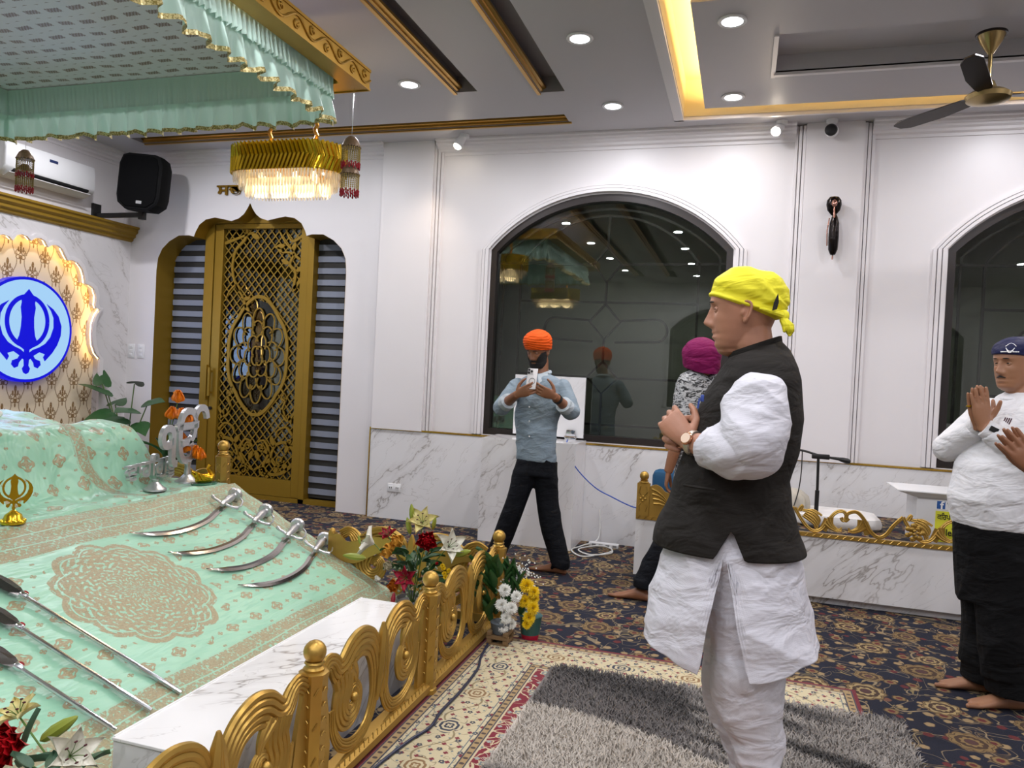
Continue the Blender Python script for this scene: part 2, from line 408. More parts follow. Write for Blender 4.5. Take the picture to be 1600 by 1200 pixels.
# ---- floor
def carpet_mat():
    g = G('navy_floral_carpet'); x, y, z = g.sep(g.coord())
    wx = g.noise(g.comb(x, y), 3., 1.)-.5; wy = g.noise(g.comb(y, x, 3.), 3., 1.)-.5
    px, py = x+wx*.12, y+wy*.12
    def flowers(sc, r0, seed, k, rnd=.55, ecc=1.25):
        n = g.new('ShaderNodeTexVoronoi'); n.inputs['Scale'].default_value = sc; n.inputs['Randomness'].default_value = rnd
        vx, vy = x*ecc+seed, y+seed*.7
        g.con(g.comb(vx, vy), n.inputs['Vector']); n.voronoi_dimensions = '2D'
        cx, cy, _ = g.sep(Q(g, n.outputs['Position'])); hue = g.sep(Q(g, n.outputs['Color']))
        dx, dy = (vx-cx)/ecc, vy-cy; r = g.len(dx, dy); th = g.atan2(dy, dx)+hue[0]*6.28
        R = (1.0+.16*g.abs(g.cos(th*k))-.06*g.cos(th*2.))*r0*(hue[1]*.5+.75)
        q = r/R
        return q, th, hue
    q, th, h = flowers(2.7, .078, 0.3, 4.5, .6)
    q2, th2, h2 = flowers(5.2, .030, 5.1, 3., .9)
    q3, th3, h3 = flowers(9.0, .016, 9.7, 2.5, .95)
    line = lambda a, e, wd: g.lt(g.abs(a-e), wd, wd*.6)
    v1 = g.noise(g.comb(px, py, 2.), 4.2, .5, .4, .6); v2 = g.noise(g.comb(px, py, 7.), 6.5, .5, .4, .9)
    vine = g.max(line(v1, .5, .008), line(v2, .52, .007)*.8)
    leaf = g.gt(g.sin(v1*44.)*g.sin(v2*52.), .62, .12)*g.lt(g.abs(v1-.5), .07, .03)
    base = g.mix(g.noise(g.comb(x, y), 60., 2.), S('#070b1b'), S('#0e142c'))
    tan, brn, crm, red = S('#7c6642'), S('#402e22'), S('#9c885f'), S('#5b2022')
    c = g.mix(vine*.75, base, S('#9c8a6a'))
    c = g.mix(leaf*.85, c, g.mix(g.gt(h2[0], .5, .02), S('#8b7a50'), S('#6e5a40')))
    c = g.mix(g.lt(q3, 1., .2), c, g.mix(g.gt(h3[0], .6, .01), S('#937d5a'), red))
    f2 = g.mix(g.lt(q2, .45, .1), g.mix(g.lt(q2, .8, .08), brn, tan), red)
    c = g.mix(g.lt(q2, 1., .06), c, f2)
    pet = g.gt(g.cos(th*9.)*.35+g.cos(q*17.), .25, .25)
    f1 = g.mix(pet, brn, g.mix(g.gt(h[2], .5, .05), tan, crm)); f1 = g.mix(g.lt(q, .26, .04), f1, S('#4a3030')); f1 = g.mix(g.band(q, .90, .04, .03), f1, tan)
    c = g.mix(g.lt(q, 1., .03), c, f1)
    g.bump(g.noise(g.comb(x, y), 350., 2.), .5, .004)
    return g.set(c, .95, 0)
mb = MB(); mb.box(-6.9, 5.3, -4.2, 8.0, -.08, 0); structure(mb.build('floor', carpet_mat(), smooth=False))
# ---- left wall: upper paint, lower marble with a shell-shaped recess, gold cornice
mb = MB(); mb.box(-6.72, -6.6, -4.2, 6.72, 0, 4.1); structure(mb.build('wall_left', M_WALL, smooth=False))
PC, PH = 5.47, .87
# right half outline of the recess, from the middle of the top down (y offset, z)
SH = [(-.0, 2.515), (.045, 2.550), (.10, 2.560), (.15, 2.540), (.19, 2.485), (.23, 2.515), (.29, 2.522), (.35, 2.495), (.39, 2.43), (.42, 2.392), (.47, 2.405), (.54, 2.385), (.60, 2.33), (.63, 2.26), (.645, 2.185), (.70, 2.175), (.76, 2.14), (.79, 2.06), (.785, 1.97), (.80, 1.94), (.845, 1.93)]
SH += [(.80, 1.87), (.765, 1.77), (.76, 1.66), (.775, 1.55), (.815, 1.46), (.87, 1.41), (.87, .35)]
shp = [(PC-a, b) for a, b in SH[:0:-1]]+[(PC+a, b) for a, b in SH]
lf = lambda x0: (lambda a, b, d: (x0+d, a, b))
mb = MB(); holed([(-4.2, 0), (6.7, 0), (6.7, 2.72), (-4.2, 2.72)], [shp], lf(-6.5), mb)
mb.rings([[(-6.5, a, b), (-6.585, a, b)] for a, b in shp], cap=False, close=False)
structure(mb.build('wall_cladding', M_MARBL, smooth=False, recalc=False))
mb = MB(); m = len(shp)
cy_, cz_ = PC, 1.5
def off(p, d):
    l = hypot(p[0]-cy_, p[1]-cz_); return (p[0]+(p[0]-cy_)/l*d, p[1]+(p[1]-cz_)/l*d)
mb.rings([[(-6.50, *off(shp[j], -.022)), (-6.47, *off(shp[j], -.022)), (-6.47, *off(shp[j], .022)), (-6.50, *off(shp[j], .022))] for j in range(m)])
structure(mb.build('trim_5', M_WALL, auto=30))
mb = MB(); prof = [(-6.60, 2.70), (-6.495, 2.70), (-6.47, 2.715), (-6.47, 2.735), (-6.44, 2.75), (-6.44, 2.775), (-6.41, 2.80), (-6.41, 2.83), (-6.39, 2.84), (-6.39, 2.86), (-6.60, 2.86)]
mb.rings([[(x, y, z) for x, z in prof] for y in (-4.2, 6.70)]); structure(mb.build('trim_6', M_GOLDM, smooth=False))
mb = MB(); mb.rings([[(-6.6+d, y, TOPZ-h) for d, h in CROWN] for y in (-4.2, 6.7)]); structure(mb.build('trim_7', M_WALL, smooth=False))
# damask wallpaper in the recess
def damask():
    g = G('cream_gold_damask'); x, y, z = g.sep(g.coord())
    def motif(ox, oz):
        P, H = .26, .34
        u = (g.fract((y+ox)/P+.5)-.5)*P; v = (g.fract((z+oz)/H+.5)-.5)*H; au = g.abs(u)
        r = g.len(u, v-.02); th = g.atan2(v-.0, au)
        def ell(cx, cy, rx, ry, e=.12): 
            a = (au-cx)/rx; b = (v-cy)/ry; return g.lt(g.len(a, b), 1., e)
        def arc(cx, cy, R, wd): return g.lt(g.abs(g.len(au-cx, v-cy)-R), wd, .003)
        bud = g.max(ell(0, .07, .014, .035), ell(.0, .018, .010, .03))
        pet = g.max(g.max(ell(.026, .03, .009, .026), arc(.030, .000, .022, .004)), g.max(arc(.028, -.042, .019, .005), ell(0, -.045, .020, .022)))
        bot = g.max(ell(0, -.085, .008, .022), arc(.05, -.01, .013, .003))
        return g.max(g.max(bud, pet), bot), u, v, P, H
    a, u, v, P, H = motif(0, 0); b, *_ = motif(.13, .17)
    w1 = g.sin(z*(2*pi/.34)); 
    t = g.fract((y/.26)+.25)-.5
    vine = g.lt(g.abs((g.fract(y/.13)-.5)*.13-w1*.026*g.cos(g.floor(y/.13)*pi)), .0045, .003)
    vine = vine*g.gt(g.abs(g.sin(z*(pi/.17)+.8)), .35, .15)
    m_ = g.max(g.max(a, b), vine*.9)
    det = g.gt(g.noise(g.comb(y, z), 120., 2.), .42, .06)
    c = g.mix(m_*(det*.45+.55), S('#e9d9bd'), g.mix(g.noise(g.comb(y, z), 30.), S('#6e4f28'), S('#94713d')))
    return g.set(c, .45)
mb = MB(); mb.box(-6.60, -6.585, 4.5, 6.5, .3, 2.62); structure(mb.build('wall_backdrop', damask(), smooth=False))
# LED strip tucked round the rim of the recess
mb = MB(); mb.tube([(-6.518, *off(p, -.0065)) for p in shp[1:-1]], .0055, 5)
o = mb.build('led_strip', emit('warm_led', (1., .62, .20, 1), 20)); tag(o, 'warm glowing LED strip round the scalloped damask wall niche', 'light strip')
# ---- arch side: floor of doorway, door jambs wall, ends
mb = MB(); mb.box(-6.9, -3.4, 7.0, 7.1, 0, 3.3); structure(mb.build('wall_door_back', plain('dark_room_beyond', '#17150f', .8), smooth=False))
# room closure behind and to the right of the photographer, with the arched windows mirrored in the glass
BYW = -3.6
wp = lambda x0, x1: [(x0, SILL)]+arch_top(x0, x1, SPR, RISE)+[(x1, SILL)]
mb = MB(); holed([(-6.9, 0), (5.3, 0), (5.3, 4.1), (-6.9, 4.1)], [wp(-1.6, .6), wp(2.0, 4.2)], far_fn(BYW), mb)
structure(mb.build('wall_near', M_WALL, smooth=False, recalc=False))
window(3, -1.6, .6, BYW, -1); window(4, 2.0, 4.2, BYW, -1)
mb = MB(); mb.box(-7, 5.4, -4.35, -4.25, -.2, 4.3); structure(mb.build('wall_outside_near', M_OUT, smooth=False))
mb = MB(); mb.box(5.2, 5.3, -4.2, 8, 0, 4.1); structure(mb.build('wall_right', M_WALL, smooth=False))

# ---- ceiling with channels and a lit cove
CH = [(-2.25, -2.08, -2.5, 5.51), (-1.60, -1.41, -2.5, 5.62), (-6.0, -1.53, 6.12, 6.30)]
CV = (-.57, 4.4, 3.95, 6.33)
rect = lambda x0, x1, y0, y1: [(x0, y0), (x1, y0), (x1, y1), (x0, y1)]
cf = lambda z0: (lambda a, b, d: (a, b, z0+d))
mb = MB(); holed(rect(-6.9, 5.3, -4.2, 8), [rect(*c) for c in CH]+[rect(*CV)], cf(TOPZ), mb)
structure(mb.build('ceiling', M_CEIL, smooth=False, recalc=False))
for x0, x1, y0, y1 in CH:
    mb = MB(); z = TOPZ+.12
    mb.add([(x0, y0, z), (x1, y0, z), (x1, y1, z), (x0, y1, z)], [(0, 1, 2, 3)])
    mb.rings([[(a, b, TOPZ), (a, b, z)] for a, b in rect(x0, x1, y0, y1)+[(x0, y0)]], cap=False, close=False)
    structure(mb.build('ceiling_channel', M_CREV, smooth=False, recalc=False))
GP = [(0, -.012), (.012, -.012), (.012, .006), (.022, .012), (.022, .026), (.032, .032), (.032, .05), (0, .05)]
mb = MB()
for x0, x1, y0, y1 in CH[:2]: mb.rings([[(x0-.030+d*2.2, y, TOPZ+h) for d, h in GP] for y in (y0, y1+.02)])
x0, x1, y0, y1 = CH[2]; mb.rings([[(x, y1+.030-d*2.2, TOPZ+h) for d, h in GP] for x in (x0, x1+.02)])
structure(mb.build('trim_8', plain('gold_ceiling_moulding', '#c79a4a', .3, .8), smooth=False))
# cove
x0, x1, y0, y1 = CV; z = TOPZ+.30
mb = MB(); mb.box(x0-.1, x1+.1, y0-.1, y1+.1, z, z+.03); mb.rings([[(a, b, TOPZ), (a, b, z)] for a, b in rect(*CV)+[(x0, y0)]], cap=False, close=False)
structure(mb.build('ceiling_cove', plain('cove_cream', '#f3ead2', .6), smooth=False, recalc=False))
mb = MB()
for q in range(3):
    d = .085-q*.028; e = .008+q*.010
    for a0, a1, b0, b1 in ((x0-d, x0-d+.026, y0, y1+d), (x0-d, x1, y1+d-.026, y1+d)): mb.box(a0, a1, b0, b1, TOPZ-e, TOPZ+.01)
structure(mb.build('trim_9', M_WALL, smooth=False))
PN = (-.40, 4.25, 4.47, 6.22)
mb = MB(); IR = (.11, 3.9, 4.98, 5.58)
holed(rect(*PN), [rect(*IR)], cf(TOPZ+.02), mb)
mb.rings([[(a, b, TOPZ+.02), (a, b, TOPZ+.10)] for a, b in rect(*PN)+[(PN[0], PN[2])]], cap=False, close=False)
mb.rings([[(a, b, TOPZ+.02), (a, b, TOPZ+.14)] for a, b in rect(*IR)+[(IR[0], IR[2])]], cap=False, close=False)
mb.add([(a, b, TOPZ+.14) for a, b in rect(*IR)], [(0, 1, 2, 3)])
structure(mb.build('ceiling_panel', M_CEIL, smooth=False, recalc=False))
mb = MB()
for q in range(3): mb.box(IR[0]-.01-q*.0, IR[1], IR[3]+q*.024, IR[3]+.020+q*.024, TOPZ+.0+q*.006, TOPZ+.03); 
mb.box(IR[0]-.03, IR[0]-.002, IR[2], IR[3]+.07, TOPZ+.008, TOPZ+.03)
structure(mb.build('trim_10', M_WALL, smooth=False))
# hanger rods of the floating panel (hidden above), LED strips in the cove
mb = MB()
for p in ((0, 5.8), (2, 4.7), (3.8, 5.8), (3.8, 4.7)): mb.box(p[0]-.02, p[0]+.02, p[1]-.02, p[1]+.02, TOPZ+.05, z)
structure(mb.build('trim_11', M_WALL, smooth=False))
for a, b, sx, sy in ((-.33, 5.35, .02, 1.7), (1.9, 6.16, 4.4, .02), (1.9, 4.53, 4.4, .02)):
    o = light('cove_led', 'AREA', (a, b, TOPZ+.11), 9*max(sx, sy), GOLDL, sx, sy); o.rotation_euler = (pi, 0, 0)

# ---- downlights
M_LED = emit('white_led_diffuser', (.93, .97, 1, 1), 14.)
DL = [(-2.55, 5.28, 0), (-1.11, 4.75, 0), (-1.10, 5.98, 0), (-.17, 4.736, .02), (-.18, 5.99, .02), (1.9, 5.99, .02), (1.9, 4.74, .02), (3.6, 5.9, .02), (-2.5, 3.1, 0), (-2.45, 1.53, 0), (-2.4, .0, 0), (-2.35, -1.5, 0), (-1.0, 2.4, 0), (-1.0, 1., 0), (-1., -.6, 0), (-1, -2.2, 0), (.6, 2.4, 0), (.6, .2, 0), (.6, -1.8, 0), (2.4, 2.4, 0), (2.4, .2, 0), (2.4, -1.8, 0), (4.2, 2.4, 0), (4.2, -.5, 0), (-4.1, 5.30, 0), (-5.5, 5.30, 0), (-5.9, 2.6, 0)]  # the two hidden behind the canopy are added to brighten the left wall
for i, (x, y, dz) in enumerate(DL):
    if i == 0:
        dl0 = thing('recessed_downlight', 'round recessed LED downlight beside the far end of the gold-edged canopy', 'ceiling light')
        mb = MB(); mb.lathe([(.062, .002), (.085, .002), (.088, -.006), (.083, -.012), (.064, -.010), (.062, .002)], n=28); mb.build('trim_ring', M_WPLAS, dl0)
        mb = MB(); mb.lathe([(.0, -.004), (.063, -.004), (.063, 0), (0, 0)], n=28); mb.build('diffuser', M_LED, dl0)
        dl0['group'] = 'recessed ceiling downlights'; dl = dl0; dl.location = (x, y, TOPZ+dz)
    else: dl = dup(dl0, (x, y, TOPZ+dz), 'round recessed LED downlight out of sight over the hall, the set including two added for brightness')
    light('downlight_or_added_lamp', 'AREA', (x, y, TOPZ+dz-.02), (11 if y > 5.8 else 17) if i < 8 else (20 if x > -3 else 24), COOL, .12)
    if 1 <= i <= 4: dl['label'] = ['', 'round recessed LED downlight right of the second gold ceiling strip, near the top edge', 'round recessed LED downlight in front of the left arched window', 'round recessed LED downlight in the floating panel, the nearer one near the top edge', 'round recessed LED downlight in the floating panel, at its far left corner'][i]
# ---- spotlights on the crown
def spot(x, y, lab, aim):
    t = thing('ceiling_spotlight', lab, 'spotlight', (x, y, TOPZ), 'cylindrical ceiling spotlights')
    mb = MB(); mb.lathe([(.0, 0), (.045, 0), (.045, -.03), (0, -.03)], n=20); mb.build('mount', M_WPLAS, t, loc=(0, 0, 0))
    d = (Vector(aim)-Vector((x, y, TOPZ-.08))).normalized(); q = d.to_track_quat('Z', 'Y').to_matrix().to_4x4(); q.translation = (-.03, -.02, -.07)
    mb = MB(); mb.lathe([(.0, -.07), (.036, -.07), (.042, .05), (.038, .055), (.036, .045), (0, .045)], n=20, M=q); mb.build('barrel', M_WPLAS, t, loc=(0, 0, 0))
    mb = MB(); mb.sphere((0, 0, .050), (.037, .037, .03), 16, M=q); mb.build('bulb', emit('warm_spot_bulb', (1, .86, .66, 1), 40), t, loc=(0, 0, 0))
    light('spot_lamp', 'SPOT', Vector((x-.03, y-.02, TOPZ-.07))+d*.13, 48, (1., .80, .60), .05, aim=aim, spot=110)
spot(-2.56, 6.50, 'small white ceiling spotlight shining beside the narrow pilaster left of the arched window', (-3.7, 5.2, 0.4))
spot(.20, 6.55, 'small white ceiling spotlight shining left of the pilaster that carries the foil balloon', (-1.2, 3.2, .9))
# ================================================================ door and blinds
yz = lambda y0: (lambda a, b, d: (a, y0+d, b))
DY = 6.90
M_DGLASS = window_glass(); M_DGLASS.name = 'door_glass'
t = thing('door_1', None, None, (-4.95, DY, 0)); t['kind'] = 'structure'
mb = MB()
for a, b in ((-5.66, -5.548), (-4.375, -4.31)): mb.box(a, b, DY-.03, DY+.08, 0, 2.98)
mb.box(-5.66, -4.31, DY-.03, DY+.08, 2.93, 3.02); mb.box(-5.66, -3.83, DY-.03, DY+.06, 0, .045); mb.box(-6.14, -5.66, DY-.03, DY+.06, 0, .045)
mb.build('door_frame', M_GOLDM, t, smooth=False)
mb = MB()
for a, b in ((-5.542, -5.437), (-4.474, -4.380)): mb.box(a, b, DY-.02, DY+.05, .05, 2.925, bev=.004)
mb.box(-5.437, -4.474, DY-.02, DY+.05, .05, .225); mb.box(-5.437, -4.474, DY-.02, DY+.05, 2.875, 2.925)
mb.build('door_leaf', M_GOLDM, t, smooth=False)
mb = MB(); mb.box(-5.437, -4.474, DY+.028, DY+.034, .225, 2.875); mb.build('glass_pane', M_DGLASS, t, smooth=False)
mb = MB(); LX0, LX1, LZ0, LZ1 = -5.437, -4.474, .225, 2.875; fn = yz(DY); sp = .088
MC = (-4.97, 1.52)
def med(th):   # medallion outline: pointed at top and bottom, lobed
    r = .42+.016*abs(sin(th*4)); k = abs(sin(th))
    return (MC[0]+.86*r*cos(th)*(1-.10*k**6), MC[1]+1.36*r*sin(th)*(1+.10*k**14))
def inside(x, z): return ((x-MC[0])/.36)**2+((z-MC[1])/.585)**2 < 1
for sgn in (1, -1):
    k = -40
    while k < 60:
        c0 = k*.103
        seg = []; n = 160
        for i in range(n+1):
            x = LX0+(LX1-LX0)*i/n; z = LZ0+c0+sgn*(x-LX0)*1.15
            ok = LZ0 <= z <= LZ1 and not inside(x, z)
            if ok: seg.append((x, z))
            if (not ok or i == n) and len(seg) > 1:
                mb.ribbon([seg[0], seg[-1]], .0105, fn, .006+.004*(sgn > 0), .014+.004*(sgn > 0)); seg = []
            elif not ok: seg = []
        k += 1
lt_ = mb.build('lattice', M_GOLDM, t, smooth=False)
mb = MB(); out = [med(2*pi*i/96) for i in range(96)]; mb.ribbon(out+[out[0]], .034, fn, .0, .016)
for ring, (R, n, off_) in enumerate(((.34, 12, 0), (.25, 9, .3), (.16, 6, .1), (.075, 4, .5))):
    for k in range(n):
        a0 = 2*pi*(k+off_)/n; pts = []
        for i in range(15):
            u = (i/14-.5)*2; th = a0+u*pi/n*1.25; rr = R*(1-.36*abs(u)**2.2)
            pts.append((MC[0]+rr*cos(th), MC[1]+rr*1.5*sin(th)))
        mb.ribbon(pts, .013, fn, .002, .014)
mb.build('rose_medallion', M_GOLDM, t, smooth=False)
def spiral(cx, cz, r0, a0, turns, sgn=1, n=26): return [(cx+r0*(1-.82*i/n)*cos(a0+sgn*turns*2*pi*i/n), cz+r0*(1-.82*i/n)*sin(a0+sgn*turns*2*pi*i/n)) for i in range(n+1)]
mb = MB()
def vine(pts, w): mb.ribbon([(p.x, p.y) for p in catmull([(a, b, 0) for a, b in pts], 8)], lambda t_: w*(1-.55*t_), fn, .0, .016)
def leaf2(x, z, a, l, w):
    mb.prism([(x+cos(a)*l*q-sin(a)*w*sin(pi*q)*s_*(1.0), z+sin(a)*l*q+cos(a)*w*sin(pi*q)*s_) for s_, qs in ((1, (0, .25, .5, .75, 1)), (-1, (.75, .5, .25))) for q in qs], fn, .0, .015)
for m_ in (1, -1):
    X0 = LX0 if m_ == 1 else LX1
    def tx(p): return (X0+m_*p[0], p[1])
    # bottom scrolls
    for pts, w_ in ((((.0, .55), (.1, .62), (.22, .58), (.27, .45), (.2, .36), (.12, .40)), .035), (((.30, .23), (.36, .35), (.30, .50), (.36, .62), (.44, .60)), .034),
                   (((.0, .95), (.09, .85), (.16, .95), (.12, 1.08), (.18, 1.18)), .028), (((.0, .40), (.12, .30), (.26, .27), (.40, .33), (.47, .30)), .04), (((.02, .7), (.10, .78), (.2, .74), (.22, .68)), .026)):
        vine([tx(p) for p in pts], w_)
    for c in ((.16, .43, .055), (.40, .55, .05), (.36, .30, .06), (.14, 1.10, .04), (.05, .63, .04)):
        q = spiral(*tx(c[:2]), c[2], 0, 1.3, m_); mb.ribbon(q, .016, fn, 0, .015)
    for x, z, a, l, w_ in ((.10, .50, 1.9, .13, .025), (.22, .56, 1.0, .13, .028), (.28, .48, .5, .12, .025), (.33, .38, 2.4, .1, .022), (.06, .32, .9, .12, .028), (.2, .28, 1.6, .1, .024), (.12, .9, .9, .09, .02), (.42, .40, 1.2, .12, .026), (.04, .82, 1.2, .1, .02)):
        xx, zz = tx((x, z)); leaf2(xx, zz, a if m_ == 1 else pi-a, l, w_)
    # top scrolls
    for pts, w_ in ((((.28, 2.87), (.25, 2.76), (.14, 2.64), (.11, 2.45), (.16, 2.28), (.25, 2.15), (.30, 2.05)), .036), (((.0, 2.72), (.12, 2.76), (.24, 2.80), (.36, 2.84)), .036), (((.16, 2.28), (.08, 2.2), (.04, 2.10)), .02)) if m_ == 1 else \
        (((( .0, 2.35), (.08, 2.25), (.07, 2.42), (.14, 2.50), (.10, 2.62), (.2, 2.72), (.28, 2.84)), .034), (((.02, 2.55), (.14, 2.62), (.24, 2.62)), .028), (((.0, 2.8), (.12, 2.74), (.2, 2.84)), .03)): vine([tx(p) for p in pts], w_)
    for x, z, a, l, w_ in ((.22, 2.20, 2.2, .1, .022), (.26, 2.12, .2, .1, .022), (.28, 2.06, -.8, .1, .02), (.33, 2.82, -.4, .12, .03)) if m_ == 1 else ((.07, 2.42, 2.6, .11, .024), (.14, 2.5, .4, .12, .026), (.2, 2.7, -.2, .14, .028), (.12, 2.62, 1.9, .12, .026), (.05, 2.3, -1.2, .1, .02), (.24, 2.62, .8, .09, .02)):
        xx, zz = tx((x, z)); leaf2(xx, zz, a if m_ == 1 else pi-a, l, w_)
mb.build('scrollwork', M_GOLDM, t, smooth=False)
mb = MB(); mb.box(-5.528, -5.50, DY-.075, DY-.05, 1.06, 1.37, bev=.005)
for z in (1.10, 1.33): mb.box(-5.522, -5.506, DY-.055, DY-.018, z-.01, z+.01)
mb.box(-5.575, -5.555, DY-.06, DY-.028, 1.02, 1.40, bev=.004); mb.build('door_handle', M_GOLDM, t, smooth=False)
mb = MB(); mb.lathe([(0, 0), (.018, 0), (.018, .02), (0, .02)], n=14, M=Matrix.Translation((-5.51, DY-.02, .93)) @ Matrix.Rotation(pi/2, 4, 'X')); mb.build('lock', M_BLACK, t)
# zebra blinds: each dense band is a slat
M_SHEER = plain('sheer_blind_fabric', '#2f2e2b', .7); M_BAND = plain('grey_blind_band', '#8d93a2', .75, bump=.1, bs=200)
for x0, x1, lab in ((-6.13, -5.67, 'grey zebra blind left of the gold lattice door'), (-4.305, -3.84, 'grey zebra blind right of the gold lattice door')):
    b = thing('zebra_blind', lab, 'blind', ((x0+x1)/2, DY+.05, 0), 'zebra blinds beside the gold door')
    mb = MB(); mb.box(x0, x1, DY+.064, DY+.070, .06, 2.9); mb.build('sheer_fabric', M_SHEER, b, smooth=False)
    me = None
    for k in range(23):
        z = .10+k*.1215
        if me is None:
            m_ = MB(); m_.box(x0, x1, DY+.050, DY+.056, 0, .060); me = m_.mesh('slat', M_BAND, False)
        o = put('slat', me, b, loc=(0, 0, z)); o.matrix_parent_inverse = b.matrix_basis.inverted()
    mb = MB(); mb.box(x0, x1, DY+.10, DY+.106, .045, 2.95); o = mb.build('glass_pane', M_DGLASS, b, smooth=False)
# wall lettering over the door
M_LET = plain('gold_letters', '#8f6a17', .35, .6)
me = text_mesh('ਸਚ ਖੰਡ', .155, .02, M_LET, 'wall_lettering', bold=True)
o = put('wall_lettering', me); o.matrix_basis = Matrix.Translation((-5.06, WY-.012, 3.238)) @ Matrix.Rotation(pi/2, 4, 'X') @ Matrix.Diagonal((1.55, 1.0, 1, 1))
tag(o, 'gold letters mounted on the wall above the arched doorway', 'sign')
# light switches by the door
for i, x in enumerate((-6.43, -6.30)):
    t = thing('light_switch', 'white three-gang switch plate left of the doorway, %s' % ('nearer the room corner' if i == 0 else 'nearer the gold arch'), 'switch', (x, WY, 1.51), 'switch plates left of the doorway')
    mb = MB(); mb.box(-.045, .045, -.010, 0, -.075, .075, bev=.004); mb.build('plate', M_WPLAS, t, loc=(0, 0, 0))
    for z in (-.042, 0, .042):
        mb = MB(); mb.box(-.018, .018, -.015, -.009, z-.014, z+.014, bev=.002); mb.build('rocker', M_WPLAS, t, loc=(0, 0, 0))
t = thing('power_outlet', 'white double power outlet low on the marble dado', 'outlet', (-3.17, WY-.05, .305))
mb = MB(); mb.box(-.07, .07, -.010, 0, -.04, .04, bev=.004); mb.build('plate', M_WPLAS, t, loc=(0, 0, 0))
for x in (-.035, .035):
    mb = MB(); mb.box(x-.022, x+.022, -.013, -.009, -.02, .02, bev=.002); s_ = mb.build('socket', M_WPLAS, t, loc=(0, 0, 0))
    mb = MB(); [mb.box(x+q-.003, x+q+.003, -.0145, -.012, -.008, .008) for q in (-.009, .009)]; mb.build('slots', M_BLACK, s_, loc=(0, 0, 0))

# ================================================================ air conditioner, loudspeaker, camera, balloon, fan
t = thing('air_conditioner', 'white split air conditioner high on the left wall above the gold cornice', 'air conditioner', (-6.6, 5.6, 3.05))
pr_ = [(0, -.01), (0, .29), (.17, .30), (.20, .29), (.215, .22), (.215, .07), (.20, .045), (.15, .01), (.06, -.02)]
mb = MB(); mb.rings([[(x*s_, y, z*1) for x, z in pr_] for y, s_ in ((-.49, .96), (-.48, 1), (.48, 1), (.49, .96))]); mb.build('body', M_WPLAS, t, auto=50, loc=(0, 0, 0))
mb = MB(); mb.rings([[(x, y, z) for x, z in ((.10, -.004), (.195, .040), (.205, .055), (.205, .035), (.12, -.015))] for y in (-.40, .42)]); mb.build('air_outlet', M_BLACK, t, loc=(0, 0, 0), smooth=False)
mb = MB(); mb.rings([[(x, y, z) for x, z in ((.13, -.022), (.20, .010), (.202, .016), (.13, -.014))] for y in (-.44, .45)]); mb.build('louver', M_WPLAS, t, loc=(0, 0, 0), smooth=False)
mb = MB(); mb.box(.214, .218, -.045, .045, .205, .232, bev=.001); mb.build('badge', plain('blue_badge', '#22305e', .4), t, loc=(0, 0, 0))
t = thing('loudspeaker', 'black loudspeaker on a wall bracket in the room corner', 'loudspeaker', (-5.95, 6.30, 2.93))
rz = Matrix.Rotation(radians(12), 4, 'Z') @ Matrix.Rotation(radians(4), 4, 'Y')
mb = MB(); sec = lambda k, y: [(k[0]*.235*c_[0], y, .28+k[1]*.285*c_[1]) for c_ in ((-.55, -1), (.55, -1), (.92, -.78), (1, -.5), (1, .62), (.86, .93), (.6, 1), (-.6, 1), (-.86, .93), (-1, .62), (-1, -.5), (-.92, -.78))]
mb.rings([sec((.90, .94), -.17), sec((.97, .985), -.155), sec((1, 1), -.10), sec((.9, .96), .05), sec((.62, .80), .16)], M=rz); mb.build('cabinet', plain('matte_black_cabinet', '#060607', .8, Specular_IOR_Level=.2), t, auto=35, loc=(0, 0, 0))
mb = MB(); mb.rings([sec((.86, .9), -.176), sec((.84, .88), -.182)], M=rz); mb.build('grille', plain('black_mesh_grille', '#060607', .9, Specular_IOR_Level=.1), t, loc=(0, 0, 0))
mb = MB(); mb.box(.005, .065, -.187, -.181, .055, .085, M=rz); mb.build('badge', M_CHROME, t, loc=(0, 0, 0))
mb = MB(); mb.box(-.65, -.62, -.05, .05, -.13, .10); mb.box(-.63, -.02, -.02, .02, -.045, .0); mb.box(-.06, -.01, -.03, .03, -.07, .05); mb.build('bracket', M_BLACK, t, loc=(0, 0, 0), smooth=False)
t = thing('security_camera', 'small white dome-mounted security camera with a black face at the top of the pilaster', 'camera', (.585, 6.58, TOPZ))
mb = MB(); mb.lathe([(0, 0), (.045, 0), (.043, -.02), (.02, -.035), (0, -.035)], n=20); mb.build('mount', M_WPLAS, t, loc=(0, 0, 0))
mb = MB(); mb.sphere((0, -.015, -.095), .052, 20); mb.build('housing', M_WPLAS, t, loc=(0, 0, 0))
mb = MB(); mb.lathe([(0, .03), (.036, .022), (.048, .008), (.048, -.0), (0, 0)], n=20, M=Matrix.Translation((-.01, -.045, -.095)) @ Matrix.Rotation(pi/2, 4, 'X')); mb.build('lens_cover', M_BLACK, t, loc=(0, 0, 0))
t = thing('foil_balloon', 'dark foil balloon with a round head hanging on the pilaster between the windows', 'balloon', (.63, 6.56, 2.99))
M_FOIL = plain('black_foil', '#17100f', .18, .7, bump=.5, bs=40); M_ROSE = plain('rose_foil', '#b98a7c', .15, .95, bump=.4, bs=50)
mb = MB(); mb.lathe([(.0, .03), (.035, .022), (.055, -.005), (.058, -.04), (.048, -.085), (.02, -.12), (.006, -.13)], n=20, sy=.7); mb.build('round_balloon', M_FOIL, t, loc=(0, 0, 0))
mb = MB(); mb.lathe([(.004, -.10), (.03, -.14), (.046, -.19), (.050, -.30), (.045, -.40), (.025, -.44), (.0, -.45)], n=24, sx=.8, sy=.9, c=(.01, 0, 0)); 
mb.build('long_balloon', M_FOIL, t, loc=(0, 0, 0))
